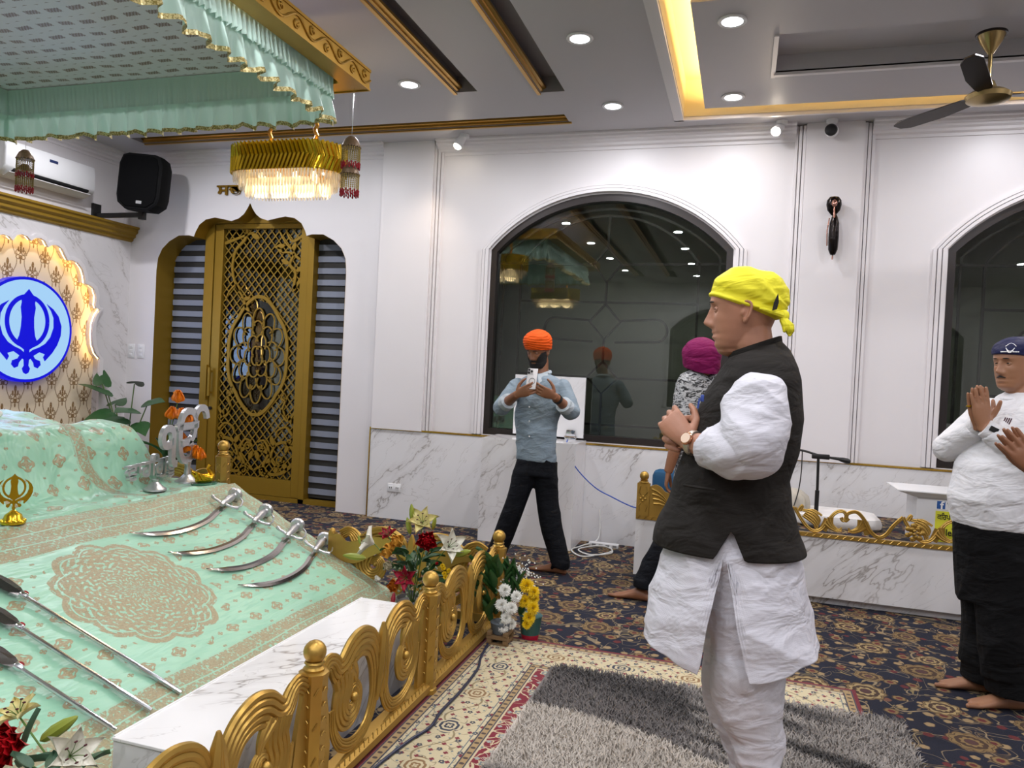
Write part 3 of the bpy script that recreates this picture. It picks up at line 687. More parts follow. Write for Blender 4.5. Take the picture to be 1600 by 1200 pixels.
mb = MB(); mb.sphere((0, -.037, -.035), (.022, .01, .03), 12); mb.tube([(0, -.03, -.06), (.002, -.03, -.10), (.004, -.03, -.15)], .008); mb.tube([(-.03, -.015, -.15), (-.042, -.01, -.25), (-.036, 0, -.37)], .005); mb.tube([(.01, 0, -.45), (.008, 0, -.48)], .006); mb.build('ribbon', M_ROSE, t, loc=(0, 0, 0))
# ceiling fan
t = thing('ceiling_fan', 'brass ceiling fan with dark blades at the top right of the picture', 'fan', (1.33, 5.2, TOPZ+.02))
M_BRASS = plain('brushed_brass', '#a08a5c', .28, .85); M_BLADE = plain('dark_bronze_blade', '#2a211c', .35, .3)
mb = MB(); mb.lathe([(0, 0), (.085, 0), (.085, -.012), (0, -.012)], n=28); mb.build('ceiling_plate', M_BLADE, t, loc=(0, 0, 0))
mb = MB(); mb.lathe([(0, -.012), (.075, -.012), (.06, -.05), (.03, -.10), (.014, -.125), (0, -.125)], n=28); mb.build('canopy_cup', M_BRASS, t, loc=(0, 0, 0))
mb = MB(); mb.lathe([(0, -.12), (.012, -.12), (.012, -.31), (0, -.31)], n=16); mb.build('rod', M_BRASS, t, loc=(0, 0, 0))
mb = MB(); mb.lathe([(0, -.28), (.03, -.29), (.045, -.33), (.10, -.355), (.125, -.375), (.118, -.40), (.06, -.42), (0, -.424)], n=32); mb.build('motor_housing', M_BRASS, t, loc=(0, 0, 0))
for k in range(3):
    a = radians(8+120*k); R = Matrix.Rotation(a, 4, 'Z')
    P = [(.09, -.03), (.16, -.05), (.35, -.07), (.60, -.06), (.66, -.03), (.67, .02), (.60, .05), (.3, .045), (.15, .04), (.09, .03)]
    mb = MB(); vs = [(x, y, -.375-.0*y+y*.18) for x, y in P]+[(x, y, -.367+y*.18) for x, y in P]; n = len(P)
    mb.add(vs, [tuple(range(n))[::-1], tuple(range(n, 2*n))]+[(i, (i+1) % n, n+(i+1) % n, n+i) for i in range(n)], M=R); mb.build('blade', M_BLADE, t, loc=(0, 0, 0), smooth=False)

# ================================================================ illuminated khanda sign
t = thing('illuminated_emblem_sign', 'round backlit light-blue sign with a deep blue khanda emblem on the damask niche', 'sign', (-6.58, PC, 1.655))
M_LB = emit('backlit_pale_blue', '#a5d2f7', 1.0); M_DB = emit('backlit_deep_blue', '#0b10d8', 1.0)
for q_ in (M_LB, M_DB): q_.node_tree.nodes['Principled BSDF'].inputs['Roughness'].default_value = .3
R0 = .497; fe = lambda x: (lambda a, b, d: (x+d, a*R0, b*R0))
circ = lambda r, n=64, cx=0, cz=0: [(cx+r*cos(2*pi*i/n), cz+r*sin(2*pi*i/n)) for i in range(n)]
mb = MB(); mb.prism(circ(1.0), fe(.0), 0, .095); mb.build('sign_body', M_DB, t, loc=(0, 0, 0), smooth=False)
mb = MB(); mb.prism(circ(.945), fe(.0), .09, .099); mb.build('sign_face', M_LB, t, loc=(0, 0, 0), smooth=False)
def khanda(mk):
    """mk(poly or ring, kind) receives the emblem's outlines in units of the sign's radius"""
    mk([(0, .81), (.10, .70), (.22, .63), (.16, .60), (.15, .54), (.17, .44), (.14, .25), (.15, .05), (.18, -.12), (.24, -.25), (.16, -.34), (.06, -.40), (.06, -.50), (.10, -.54), (.06, -.60), (.05, -.72), (.09, -.78), (.06, -.86), (0, -.89),
        (-.06, -.86), (-.09, -.78), (-.05, -.72), (-.06, -.60), (-.10, -.54), (-.06, -.50), (-.06, -.40), (-.16, -.34), (-.24, -.25), (-.18, -.12), (-.15, .05), (-.14, .25), (-.17, .44), (-.15, .54), (-.16, .60), (-.22, .63), (-.10, .70)], 'p')
    mk([(0, .16), .47, .075], 'r')
    for s in (1, -1):
        mk([(s*a, b) for a, b in [(.44, .55), (.60, .46), (.74, .32), (.82, .12), (.81, -.08), (.73, -.28), (.61, -.45), (.44, -.62), (.40, -.54), (.44, -.48), (.30, -.44), (.16, -.52), (.20, -.58), (.32, -.62), (.34, -.70), (.27, -.77), (.19, -.74), (.17, -.66),
            (.10, -.58), (.06, -.60), (.06, -.46), (.14, -.40), (.30, -.34), (.44, -.26), (.56, -.12), (.63, .08), (.62, .28), (.55, .42)]], 'p')
mb = MB()
def mk(p, k):
    if k == 'p': mb.prism([(a*.9, b*.95) for a, b in p], fe(0), .098, .106)
    else: mb.ribbon([(a*.9+p[0][0], b) for a, b in circ(p[1], 64, 0, p[0][1]*1)+[(p[1], p[0][1])]], p[2]*1.1, fe(0), .098, .105)
khanda(mk); mb.build('khanda_emblem', M_DB, t, loc=(0, 0, 0), smooth=False)
light('sign_lamp', 'AREA', (-6.44, PC, 1.655), 9, (.45, .62, 1.), .8, .8, aim=(0, PC, 1.655))

# ================================================================ canopy
def mint(name, col='#a6d9bd', rough=.42, transl=.25):
    g = G(name); p = g.coord(); c = g.mix(g.noise(p, 2.2, 2.), S(col), tuple(min(1, x*1.12) for x in S(col)[:3])+(1,))
    g.bump(g.noise(p, 22, 3.), .12, .01); g.set(c, rough, 0, Sheen_Weight=.3)
    tr = g.new('ShaderNodeBsdfTranslucent'); g.con(c, tr.inputs[0]); mx = g.new('ShaderNodeMixShader'); mx.inputs[0].default_value = transl
    g.t.links.new(g.b.outputs[0], mx.inputs[1]); g.t.links.new(tr.outputs[0], mx.inputs[2]); g.t.links.new(mx.outputs[0], g.out.inputs[0])
    return g.mat
M_MINT = mint('mint_satin_frill', '#c3e0d2'); M_GLACE = None
def goldlace():
    g = G('gold_sequin_lace'); p = g.coord(); n = g.noise(p, 110., 2.)
    return g.set(g.mix(g.gt(n, .5, .08), S('#9c8a4c'), S('#e6d69a')), .35, .35)
M_LACE = goldlace()
def canopy_cloth():
    g = G('canopy_brocade'); x, y, z = g.sep(g.coord())
    u = y/.145; v = x/.150+g.floor(u)*.5
    fu = (g.fract(u)-.5)*.145; fv = (g.fract(v)-.5)*.15
    lat = g.gt(g.sin(x*300.)*g.sin(y*260.)+.45, .25, .2)
    big = g.lt(g.abs(fv)+g.abs(g.sin(y*160.))*.006, .050, .003)*g.lt(g.abs(fu)+g.abs(g.sin(x*190.))*.006, .024, .003)
    fu2 = (g.fract(u+.5)-.5)*.145; fv2 = (g.fract(v+.25)-.5)*.15
    sm = g.lt(g.abs(fv2)*.7+g.abs(fu2)*1.6, .013, .003)
    c = g.mix(g.max(big*(lat*.5+.5), sm*.8), S('#dfdbe2'), S('#7a594e'))
    g.bump(g.noise(g.comb(x, y), 3., 2.), .3, .03)
    return g.set(c, .5, 0, Sheen_Weight=.2)
t = thing('ceremonial_canopy', 'mint green ceremonial canopy with frilled edges in a carved gold frame, hung over the throne', 'canopy', (-3.7, 2.8, 2.93))
CX0, CX1, CY0, CY1 = -5.12, -2.485, 1.46, 4.10
mb = MB(); sag = lambda u, v: .03*sin(pi*u)*sin(pi*v)+.006*sin(9*u*pi)*sin(5*v*pi)
mb.grid(lambda u, v: (CX0+(CX1-CX0)*u, CY0+(CY1-CY0)*v, 3.305-sag(u, v)), 40, 40); mb.build('canopy_cloth', canopy_cloth(), t, auto=None)
def frill(side, ztop, zbot, amp, waves, inset, name, hem, ph):
    mb = MB(); r_ = random.Random(side*7+int(ztop*100))
    if side in (0, 1): L = CY1-CY0
    else: L = CX1-CX0
    nu = int(L*95); phs = [r_.uniform(-.9, .9) for _ in range(400)]
    def W(s):      # irregular gather wave
        x = s*waves*L; i = int(x); f = x-i; p = phs[i]*(1-f)+phs[i+1]*f
        return sin(2*pi*x+p*1.3)+.35*sin(4.7*pi*x+p*3)
    def P(u, v):
        s = u*L; w_ = W(u); z = ztop+(zbot-ztop)*v; d = inset+amp*w_*(v**.7 if ztop-zbot > .15 else 1)+.03*v
        z += .010*sin(u*L*waves*2*pi+1.0)*v+(.008*phs[int(u*L*waves)])*v
        s += .35*amp*cos(2*pi*u*waves*L)*v
        if side == 0: return (CX1+d-.01, CY0+s, z)
        if side == 1: return (CX0-d+.01, CY0+s, z)
        if side == 2: return (CX0+s, CY1+d-.01, z)
        return (CX0+s, CY0-d+.01, z)
    nv = 10; h = 1-hem/(ztop-zbot) if hem else 1
    mb.grid(lambda u, v: P(u, v*h), nu, nv); o = mb.build(name, M_MINT, t, auto=None, recalc=False)
    if hem:
        mb = MB(); mb.grid(lambda u, v: P(u, h+v*(1-h)), nu, 2); mb.build('gold_hem', M_LACE, o, auto=None, recalc=False)
for side in range(4):
    frill(side, 3.30, 3.10, .010, 26, -.015, 'gathered_valance', 0, 0)
    frill(side, 3.125, 2.945, .036, 7, -.01, 'ruffle', .026, 1)
# gold frame with carved vine
def carve(mb, pt, L, h, n):
    """vine scroll relief along a face; pt(s, z, out)"""
    N = int(n*14); w_ = [(L*i/N, .30*h*sin(2*pi*n*i/N)) for i in range(N+1)]
    mb.tube([pt(s, z, .008) for s, z in w_], .0075, 6)
    for k in range(int(2*n)):
        s0 = L*(k+.5)/(2*n); sg = 1 if k % 2 == 0 else -1; cz = -.02*sg*h/.12
        q = spiral(s0, cz, .026*h/.12, sg*pi/2, 1.1, sg, 16); mb.tube([pt(a, b, .008) for a, b in q], lambda t_: .0065*(1-.3*t_), 6)
        mb.sphere(pt(s0, cz, .010), .010*h/.12, 6)
        for a in (.5, 1.2, 2.2): mb.tube([pt(s0+cos(a)*r__*.6, -sg*sin(a)*r__*.8+sg*.0, .006) for r__ in (.02, .035, .05)], lambda t_: .009*(1-.9*t_)+.001, 6)
mb = MB(); o_, i_ = .0, .13; FX0, FX1, FY0, FY1 = CX0-.16, -2.33, CY0-.16, 4.26
for a in ((FX1-i_, FX1, FY0, FY1), (FX0, FX0+i_, FY0, FY1), (FX0+i_, FX1-i_, FY1-i_, FY1), (FX0+i_, FX1-i_, FY0, FY0+i_)): mb.box(a[0], a[1], a[2], a[3], 3.20, 3.315)
fr = mb.build('frame', M_GOLD, t, smooth=False)
mb = MB(); mb.box(FX1-.002, FX1+.007, FY0, FY1, 3.306, 3.322); mb.box(FX1-.002, FX1+.007, FY0, FY1, 3.193, 3.206); mb.box(FX0, FX1, FY1-.002, FY1+.007, 3.306, 3.322); mb.box(FX0, FX1, FY1-.002, FY1+.007, 3.193, 3.206); mb.build('edge_bead', M_GOLD, fr, smooth=False)
mb = MB(); carve(mb, lambda s, z, o: (FX1+o-.004, FY0+s, 3.257+z), FY1-FY0, .115, 10); carve(mb, lambda s, z, o: (FX0+s, FY1+o-.004, 3.257+z), FX1-FX0, .115, 10); mb.build('carving', plain('burnished_gold', '#cda24a', .3, .7), fr)
for y in (2.0, 3.5):
    mb = MB(); mb.box(FX0+.02, FX1-.02, y-.02, y+.02, 3.316, 3.345); mb.build('cross_batten', M_GOLD, t, smooth=False)
    for x in (-4.6, -3.3):
        mb = MB(); mb.tube([(x, y, 3.34), (x, y, TOPZ)], .006, 6); mb.build('hanging_rod', M_CHROME, t)

# ---------------------------------------------------------------- chandeliers
M_CG = plain('polished_gold', '#dcb52c', .20, .85)
def crystal():
    g = G('crystal_prism'); t_ = g.t; tr = g.new('ShaderNodeBsdfTransparent'); tr.inputs[0].default_value = (1, .97, .9, 1)
    gl = g.new('ShaderNodeBsdfGlossy'); gl.inputs['Roughness'].default_value = .05; tl = g.new('ShaderNodeBsdfTranslucent'); tl.inputs[0].default_value = (1, .95, .85, 1)
    m1 = g.new('ShaderNodeMixShader'); m1.inputs[0].default_value = .45; m2 = g.new('ShaderNodeMixShader'); m2.inputs[0].default_value = .6
    t_.links.new(gl.outputs[0], m1.inputs[1]); t_.links.new(tl.outputs[0], m1.inputs[2]); t_.links.new(tr.outputs[0], m2.inputs[1]); t_.links.new(m1.outputs[0], m2.inputs[2]); t_.links.new(m2.outputs[0], g.out.inputs[0]); return g.mat
M_CRY = crystal()
def stad(L, Wd, s):           # point on a stadium outline, s in 0..1
    r = Wd/2; a = L-Wd; per = 2*a+2*pi*r; d = (s % 1)*per
    if d < a: return (-a/2+d, -r), (0, -1)
    d -= a
    if d < pi*r: th = -pi/2+d/r; return (a/2+r*cos(th), r*sin(th)), (cos(th), sin(th))
    d -= pi*r
    if d < a: return (a/2-d, r), (0, 1)
    d -= a; th = pi/2+d/r; return (-a/2+r*cos(th), r*sin(th)), (cos(th), sin(th))
M_BULB = emit('warm_bulb', (1, .74, .42, 1), 6)
def chandelier(loc, lab):
    t = thing('crystal_chandelier', lab, 'chandelier', (0, 0, 0), 'gold and crystal chandeliers')
    L, Wd = .83, .40
    mb = MB(); N = 120; R = [[(*stad(L-.02, Wd-.02, i/N)[0], z) for i in range(N)] for z in (0, .185)]; 
    mb.rings(R, cap=False); mb.rings([[(*stad(L-.02, Wd-.02, i/N)[0], .185) for i in range(N)], [(*stad(L-.1, Wd-.1, i/N)[0], .183) for i in range(N)]], cap=False); mb.build('gold_band', M_CG, t, auto=30)
    mb = MB(); n = 66
    for row in range(2):
        for k in range(n):
            s0 = (k+.5)/n; sg = 1 if row == 0 else -1
            pts = []
            for q, zz in ((-.5, 0), (.5, 1)):
                (x, y), (nx, ny) = stad(L, Wd, s0+sg*q*1.1/n); z = row*.090+zz*.096
                tx_, ty_ = -ny, nx; wd = .0105
                pts.append([(x-tx_*wd, y-ty_*wd, z), (x+tx_*wd, y+ty_*wd, z), (x+tx_*wd*.2+nx*.009, y+ty_*wd*.2+ny*.009, z+.004)])
            mb.rings(pts)
    o = mb.build('herringbone_slats', M_CG, t, smooth=False); o['kind'] = 'stuff'
    for k, (l, w_, z0, z1, nn) in enumerate(((L-.03, Wd-.03, .02, -.055, 84), (L-.11, Wd-.11, 0, -.10, 74), (L-.20, Wd-.2, -.03, -.145, 62))):
        mb = MB()
        for i in range(nn):
            (x, y), (nx, ny) = stad(l, w_, i/nn); a = atan2(ny, nx)
            Mx = Matrix.Translation((x, y, 0)) @ Matrix.Rotation(a, 4, 'Z')
            mb.rings([[(-.004*c_, -.0085*c_, z), (.005*c_, -.005*c_, z), (.005*c_, .005*c_, z), (-.004*c_, .0085*c_, z)] for z, c_ in ((z0, .5), (z0-.01, 1), (z1+.02, 1), (z1, .35))], M=Mx)
        o = mb.build('crystal_tier', M_CRY, t, smooth=False); o['kind'] = 'stuff'
    for k in range(8):
        (x, y), _ = stad(L-.36, Wd-.28, k/8); mb = MB(); mb.sphere((x, y, -.01), (.02, .02, .028), 10); mb.build('bulb', M_BULB, t)
    mb = MB()
    for x in (-.16, .20):
        mb.tube([(x+.008*sin(i*1.9), .008*cos(i*1.9), .18+i*.0225) for i in range(33)], .014, 8)
    mb.build('hanging_chain', plain('gold_wrapped_cord', '#d19a45', .3, .7), t)
    t.location = loc
    for dx in (-.2, 0, .2): light('chandelier_lamp', 'POINT', (loc[0]+dx, loc[1], loc[2]-.05), 2.6, (1, .74, .42), .08)
    return t
chandelier((-3.05, 4.50, 2.745), 'gold oval chandelier with tiered crystal drops hanging beyond the canopy frill')
chandelier((-3.12, 1.05, 2.745), 'gold oval chandelier at the near end of the canopy, outside the frame')
# ---------------------------------------------------------------- beaded tassel bells
M_BEADB = plain('brown_white_beads', '#8d7257', .4, .2, .6, 90); M_BEADG = plain('gold_beads', '#a99350', .3, .7, .4, 80); M_BEADR = plain('ruby_beads', '#8e1522', .25)
def jhumka(loc, lab, grp, string):
    t = thing('beaded_bell', lab, 'ornament', (0, 0, 0), grp)
    mb = MB(); mb.lathe([(.0, .07), (.02, .066), (.042, .045), (.055, .015), (.058, .0), (.052, -.004)], n=20); 
    for k in range(20): a = k*2*pi/20; mb.sphere((.057*cos(a), .057*sin(a), .0), .006, 6)
    mb.build('dome', M_BEADB, t)
    mg, mr = MB(), MB()
    for k in range(26):
        a = k*2*pi/26
        for j in range(7): mg.sphere((.055*cos(a), .055*sin(a), -.010-j*.0125), (.004, .004, .006), 4)
        for j in range(2): mr.sphere((.056*cos(a+.02*j), .056*sin(a), -.103-j*.017-.01*(k % 2)), (.006, .006, .010), 5)
    o = mg.build('bead_fringe', M_BEADG, t); o['kind'] = 'stuff'; o = mr.build('ruby_tips', M_BEADR, t); o['kind'] = 'stuff'
    if string:
        mb = MB(); mb.tube([(0, 0, .06), (0, 0, string)], .0015, 5); mb.build('string', M_CHROME, t)
    t.location = loc; return t
jhumka((-2.41, 4.21, 2.83), 'beaded bell ornament on a thread under the canopy corner by the chandelier, upper of two', 'beaded bells under the canopy corners', .37)
jhumka((-2.41, 4.21, 2.66), 'beaded bell ornament under the canopy corner by the chandelier, lower of two', 'beaded bells under the canopy corners', .10)
jhumka((-5.10, 4.235, 2.86), 'beaded bell ornament in front of the air conditioner, upper of two', 'beaded bells under the canopy corners', .34)
jhumka((-5.10, 4.235, 2.755), 'beaded bell ornament in front of the air conditioner, lower of two', 'beaded bells under the canopy corners', .10)
# ================================================================ throne platform, cloths, front bench
def embroidery(name, mode):
    """mint brocade with gold thread; UV in metres. mode: 'slope' (u across 0..3.5 along the front, v down the slope), 'bed'"""
    g = G(name); u, v, _ = g.sep(g.coord('UV')); n = g.noise(g.comb(u, v), 120., 2.); n2 = g.noise(g.comb(u, v), 55., 3., .6, .6)
    mint = g.mix(g.noise(g.comb(u, v), 3.5, 2.), S('#86bd9e'), S('#9dd0b3')); gold = g.mix(n, S('#77603c'), S('#b9a67c'))
    thread = g.gt(n2, .47, .035)
    def motif(P, H, ou, ov, R, k, stag=.5):
        a = v/H+ov; b = u/P+g.floor(a)*stag+ou; x = (g.fract(b)-.5)*P; y = (g.fract(a)-.5)*H
        r = g.len(x, y*1.25); th = g.atan2(y*1.25, x); Rr = R*(.80+.20*g.abs(g.cos(th*k)))
        q = r/Rr; holes = g.gt(g.cos(q*15.)*.6+g.cos(th*k*2.)*.6, -.30, .2)
        return g.lt(q, 1., .06)*g.max(holes, g.lt(q, .3, .05)), q
    m1, q1 = motif(.175, .135, .0, .0, .040, 2.); m2, _ = motif(.175, .135, .5, .0, .015, 2.); m3, _ = motif(.175, .135, .25, .5, .011, 1.)
    f = g.max(g.max(m1, m2), m3)
    if mode == 'slope':
        mx, my = u-MAND[0], v-MAND[1]; r = g.len(mx, my); th = g.atan2(my, mx)
        Rr = .375*(.90+.10*g.abs(g.cos(th*6.)))
        q = r/Rr; inside = g.lt(q, 1., .008); clear = g.lt(q, 1.12, .01)
        wv = g.sin(r*210.+g.cos(th*12.)*1.6)*.40+g.cos(th*32.+g.sin(r*110.)*2.2)*.45+g.cos(th*6.)*g.sin(r*40.)*.3+(g.noise(g.comb(mx, my), 95., 3., .6, .4)-.5)*3.0
        pat = g.gt(wv+(n-.5)*.9, -.42, .25); rim = g.band(q, .955, .018, .008); gap = g.band(q, .90, .010, .006)
        mand = g.max(pat*(1.-gap), rim)
        f = g.mix(clear, g.comb(f, f, f), g.comb(mand*inside, 0., 0.)); f = g.sep(f)[0]
        eu = g.min(u-UV0, UV1-u); ev = g.min(v-.0, VL-v)
        e = g.min(eu, g.min(v-.05, VL-v-.16))
        line = g.max(g.max(g.band(e, .175, .0035, .002), g.band(e, .098, .0035, .002)), g.band(e, .02, .003, .002))
        border = g.max(g.lt(e, .178, .002), g.lt(v, .05, .002))
    else:
        sw = g.abs(u-(BED_U+g.max(v-BV0, 0.)*0-g.max(BV1-v, 0.)*g.max(BV1-v, 0.)*-1.3))
        band = g.lt(sw, .055, .003); e = VL2-v
        border = g.max(band, g.max(g.lt(e, .06, .003), g.lt(g.abs(v-.06), .03, .003)))
        line = g.max(g.band(sw, .047, .003, .002), g.band(e, .052, .003, .002))
    bp = g.max(thread, g.gt(g.sin(u*190.)*g.sin(v*190.), .1, .2)); f = g.max(f, border*(bp*.85+.1)); f = f*(1.-line*.9)
    c = g.mix(f*.92, mint, gold)
    fold = g.noise(g.comb(u*.9+v*.5, v*3.4-u*.3), 3.4, 3., .55, .3)
    g.bump(fold*1.0+f*.05, .5, .03)
    return g.set(c, g.mix(f, (.34,)*3+(1,), (.5,)*3+(1,)), 0, Sheen_Weight=.35, Specular_IOR_Level=.6)
SL = hypot(1.30, .626)           # slope length
K = .482; XT, ZT, XB = -3.12, .66, -1.83
UV0, UV1 = .55, 4.16; VL = hypot(XB-XT, (XB-XT)*K)
MAND = (2.775, hypot(-2.572-XT, (-2.572-XT)*K)); BED_U, BV0, BV1, VL2 = 3.46, .2, .95, 1.35
# carcass below the cloth
mb = MB(); mb.add([(XT-.0, .62, .0), (XT, 4.10, 0), (XT, 4.10, .638), (XT, .62, .638), (XB+.0, .62, .0), (XB, 4.10, 0)], [(0, 1, 2, 3), (0, 4, 5, 1), (3, 2, 5, 4), (1, 5, 2), (0, 3, 4)])
o = mb.build('sloping_display_ramp', M_MARB, smooth=False); tag(o, 'marble ramp under the mint cloth in front of the throne', 'ramp')
mb = MB(); mb.box(-5.7, XT-.002, .45, 4.32, 0, .38); o = mb.build('throne_plinth', M_MARB, smooth=False); tag(o, 'raised marble plinth that carries the covered throne', 'plinth')
mb = MB(); mb.box(-5.4, -3.135, .75, 4.07, .38, .63, bev=.01); o = mb.build('throne_box', M_MARB, smooth=False); tag(o, 'low wooden box of the throne hidden under the brocade cover', 'furniture')
def sl(u, v):
    y = UV0+(UV1-UV0)*u; s = VL*v; x = XT+s*cos(math.atan(K)); z = ZT-K*(x-XT)
    z += .004*sin(7*y+3*s)+.004*sin(19*s+2*y)*sin(11*y)+.0015*sin(40*s-9*y)
    if v > .97: z = max(z, .012)
    return (x, y, z+.006)
mb = MB(); mb.grid(sl, 180, 70, uvf=lambda u, v: (UV0+(UV1-UV0)*u, VL*v))
# hanging edge on the far side
def hang(u, v): 
    x, y, z = sl(1, u); return (x-.01*v, y+.015*sin(v*1.6)+.006*sin(30*u)*v, max(z-.05*v, .004))
mb.grid(hang, 70, 3, uvf=lambda u, v: (UV1, VL*u)); 
M_EMB = embroidery('mint_gold_brocade_spread', 'slope')
o = mb.build('brocade_spread', M_EMB, auto=None, recalc=False); tag(o, 'mint green brocade spread with a large gold medallion, lying on the ramp under the swords', 'cloth')
# bed cover: profile over the ledge and up over the draped throne
prof = catmull([(XT+.012, .60, 0), (XT-.005, .668, 0), (-3.20, .672, 0), (-3.36, .69, 0), (-3.44, .82, 0), (-3.52, 1.01, 0), (-3.66, 1.075, 0), (-3.95, 1.05, 0), (-4.4, 1.08, 0), (-5.0, 1.12, 0), (-5.35, 1.0, 0), (-5.42, .5, 0)], 8)
def bed(u, v):
    y = .60+(4.10-.60)*u; q = v*(len(prof)-1); i = min(int(q), len(prof)-2); f = q-i; p = prof[i]*(1-f)+prof[i+1]*f
    x, z = p.x, p.y; h = max(0, z-.672)
    far = max(0., min(1., (4.02-y)/.32)); far = far*far*(3-2*far); near = min(1., (y-.6)/.2)
    k = far*near; lean = 1-.10*max(0, (y-2.9)/1.1)
    z = (z-h)+h*k*lean
    if h > 0: z += (.012*sin(6*y+9*x)+.008*sin(17*y-6*x)+.006*sin(31*x+8*y))*k
    x += (.014*sin(9*y)+.008*sin(23*y+2))*(1 if .69 < p.y < 1.05 else .1)
    return (x, y, z)
pl = [0.]
for i in range(1, len(prof)): pl.append(pl[-1]+(prof[i]-prof[i-1]).length)
def buv(u, v):
    q = v*(len(prof)-1); i = min(int(q), len(prof)-2); return (.60+3.5*u, pl[i]+(pl[i+1]-pl[i])*(q-i))
def bed_mat():
    g = G('mint_gold_brocade_cover'); u, v, _ = g.sep(g.coord('UV')); n = g.noise(g.comb(u, v), 120., 2.)
    mint = g.mix(g.noise(g.comb(u, v), 3.5, 2.), S('#86bd9e'), S('#9dd0b3')); gold = g.mix(n, S('#77603c'), S('#b9a67c'))
    def motif(P, H, ou, ov, R, k):
        a = v/H+ov; b = u/P+g.floor(a)*.5+ou; x = (g.fract(b)-.5)*P; y = (g.fract(a)-.5)*H; r = g.len(x, y); th = g.atan2(y, x)
        q = r/(R*(.78+.22*g.abs(g.cos(th*k)))); return g.lt(q, 1., .06)*g.max(g.gt(g.cos(q*15.)*.6+g.cos(th*k*2.)*.6, -.3, .2), g.lt(q, .3, .05))
    f = g.max(g.max(motif(.21, .17, 0., .3, .042, 2.), motif(.21, .17, .5, .3, .014, 2.)), motif(.105, .17, .25, .8, .010, 1.))
    bend = g.max(.50-v, 0.); sw = g.abs(u-3.30-bend*bend*3.4); e1 = g.abs(v-.045)
    border = g.max(g.lt(sw, .048+bend*.04, .003)*g.gt(v, .08, .01), g.lt(e1, .03, .003))
    line = g.max(g.band(sw, .042+bend*.04, .003, .002), g.band(e1, .024, .002, .002))
    bp = g.max(g.gt(g.noise(g.comb(u, v), 55., 3., .6, .6), .47, .035), g.gt(g.sin(u*190.)*g.sin(v*190.), .1, .2))
    f = g.max(f*(1.-border), border*(bp*.85+.1))*(1.-line*.9)
    g.bump(g.noise(g.comb(u*2.2, v*1.3), 2.8, 3., .55, .4)+f*.05, .7, .045)
    return g.set(g.mix(f*.92, mint, gold), .36, 0, Sheen_Weight=.35, Specular_IOR_Level=.6)
mb = MB(); mb.grid(bed, 160, 88, uvf=buv); o = mb.build('throne_cover', bed_mat(), auto=None, recalc=False)
tag(o, 'mint green brocade cover draped in folds over the throne below the round sign', 'cloth')
# gold upper bands where the cover meets the spread
# small white bolster behind
mb = MB(); mb.tube([(-3.95, 2.95+.03*i, 1.10+.004*sin(i)) for i in range(9)], lambda t_: .035*(1-.5*abs(2*t_-1)**4), 12)
o = mb.build('white_bolster', plain('white_cotton', '#ece9e6', .8)); tag(o, 'edge of a white folded cloth lying on top of the throne cover', 'cloth')
# ---- front bench
t = thing('marble_bench', 'long low white marble bench between the spread and the gold railing', 'bench', (-1.59, 2.56, 0))
BX0, BX1, BY0, BY1, BZ = -1.735, -1.432, 1.80, 3.33, .33
mb = MB(); mb.box(BX0, BX1, BY0, BY1, 0, BZ-.012); mb.build('carcass', M_MARB, t, smooth=False)
mb = MB(); mb.box(BX0-.004, BX1+.004, BY0-.004, BY1+.004, BZ-.010, BZ, bev=.002); mb.build('top_slab', M_MTOP, t, smooth=False)
mb = MB(); mb.box(BX0-.001, BX0+.006, BY0, BY1, BZ-.001, BZ+.004); mb.build('edge_strip', plain('white_edge', '#f4f4f4', .3), t, smooth=False)

# ================================================================ gold railings
M_GR = plain('antique_gold_carving', '#c29c4c', .36, .7, .22, 10, .06, 60)
def post(h, M, parent):
    mb = MB(); hx = lambda r, z, e=1.: [(r*cos(pi/8+2*pi*j/8)*(1 if j % 2 else 1), r*sin(pi/8+2*pi*j/8), z) for j in range(8)]
    mb.rings([hx(.050, 0), hx(.050, .03), hx(.044, .035), hx(.047, h-.125), hx(.050, h-.115), hx(.050, h-.105), hx(.030, h-.098)], M=M)
    mb.lathe([(.0, h-.10), (.034, h-.10), (.036, h-.093), (.028, h-.086), (.026, h-.080), (.033, h-.076), (.030, h-.070), (0, h-.068)], n=18, M=M)
    o = mb.build('post', M_GR, parent, auto=28)
    mb = MB(); mb.sphere((0, 0, h-.040), .038, 20, M=M); mb.build('ball_finial', M_GR, o)
    mb = MB()
    for f in range(8):
        a = 2*pi*f/8+pi/4*0; c_, s_ = cos(a), sin(a)
        for k in range(8 if f % 2 == 0 else 4):
            z = .06+k*(h-.22)/(7 if f % 2 == 0 else 3); r = .0455
            if f % 2 == 0: mb.tube([(r*c_-s_*q*.012, r*s_+c_*q*.012, z+(.010*(1-q*q))) for q in (-1, -.5, 0, .5, 1)], .0022, 4, M=M)
            else: mb.tube([(r*c_-s_*.007*q, r*s_+c_*.007*q, z+.012*q) for q in (-1, 0, 1)], .0025, 4, M=M)
    mb.build('post_carving', M_GR, o)
    return o
def ribbed(mb, pts, fan, r0, k, pt, depth=0.0):
    """k ribs side by side following a 2-D path; fan(t) = total width"""
    m = len(pts)
    for q in range(k):
        P = []
        for i in range(m):
            a, b = pts[max(i-1, 0)], pts[min(i+1, m-1)]; dx, dy = b[0]-a[0], b[1]-a[1]; l = hypot(dx, dy) or 1
            o = fan(i/(m-1))*((q+.5)/k-.5); P.append(pt(pts[i][0]-dy/l*o, pts[i][1]+dx/l*o, depth+.006*(1-abs(2*(q+.5)/k-1))))
        mb.tube(P, [max(.004, fan(i/(m-1))/k*.62) for i in range(m)], 7)
def cm2(P, n=7): return [(p.x, p.y) for p in catmull([(a, b, 0) for a, b in P], n)]
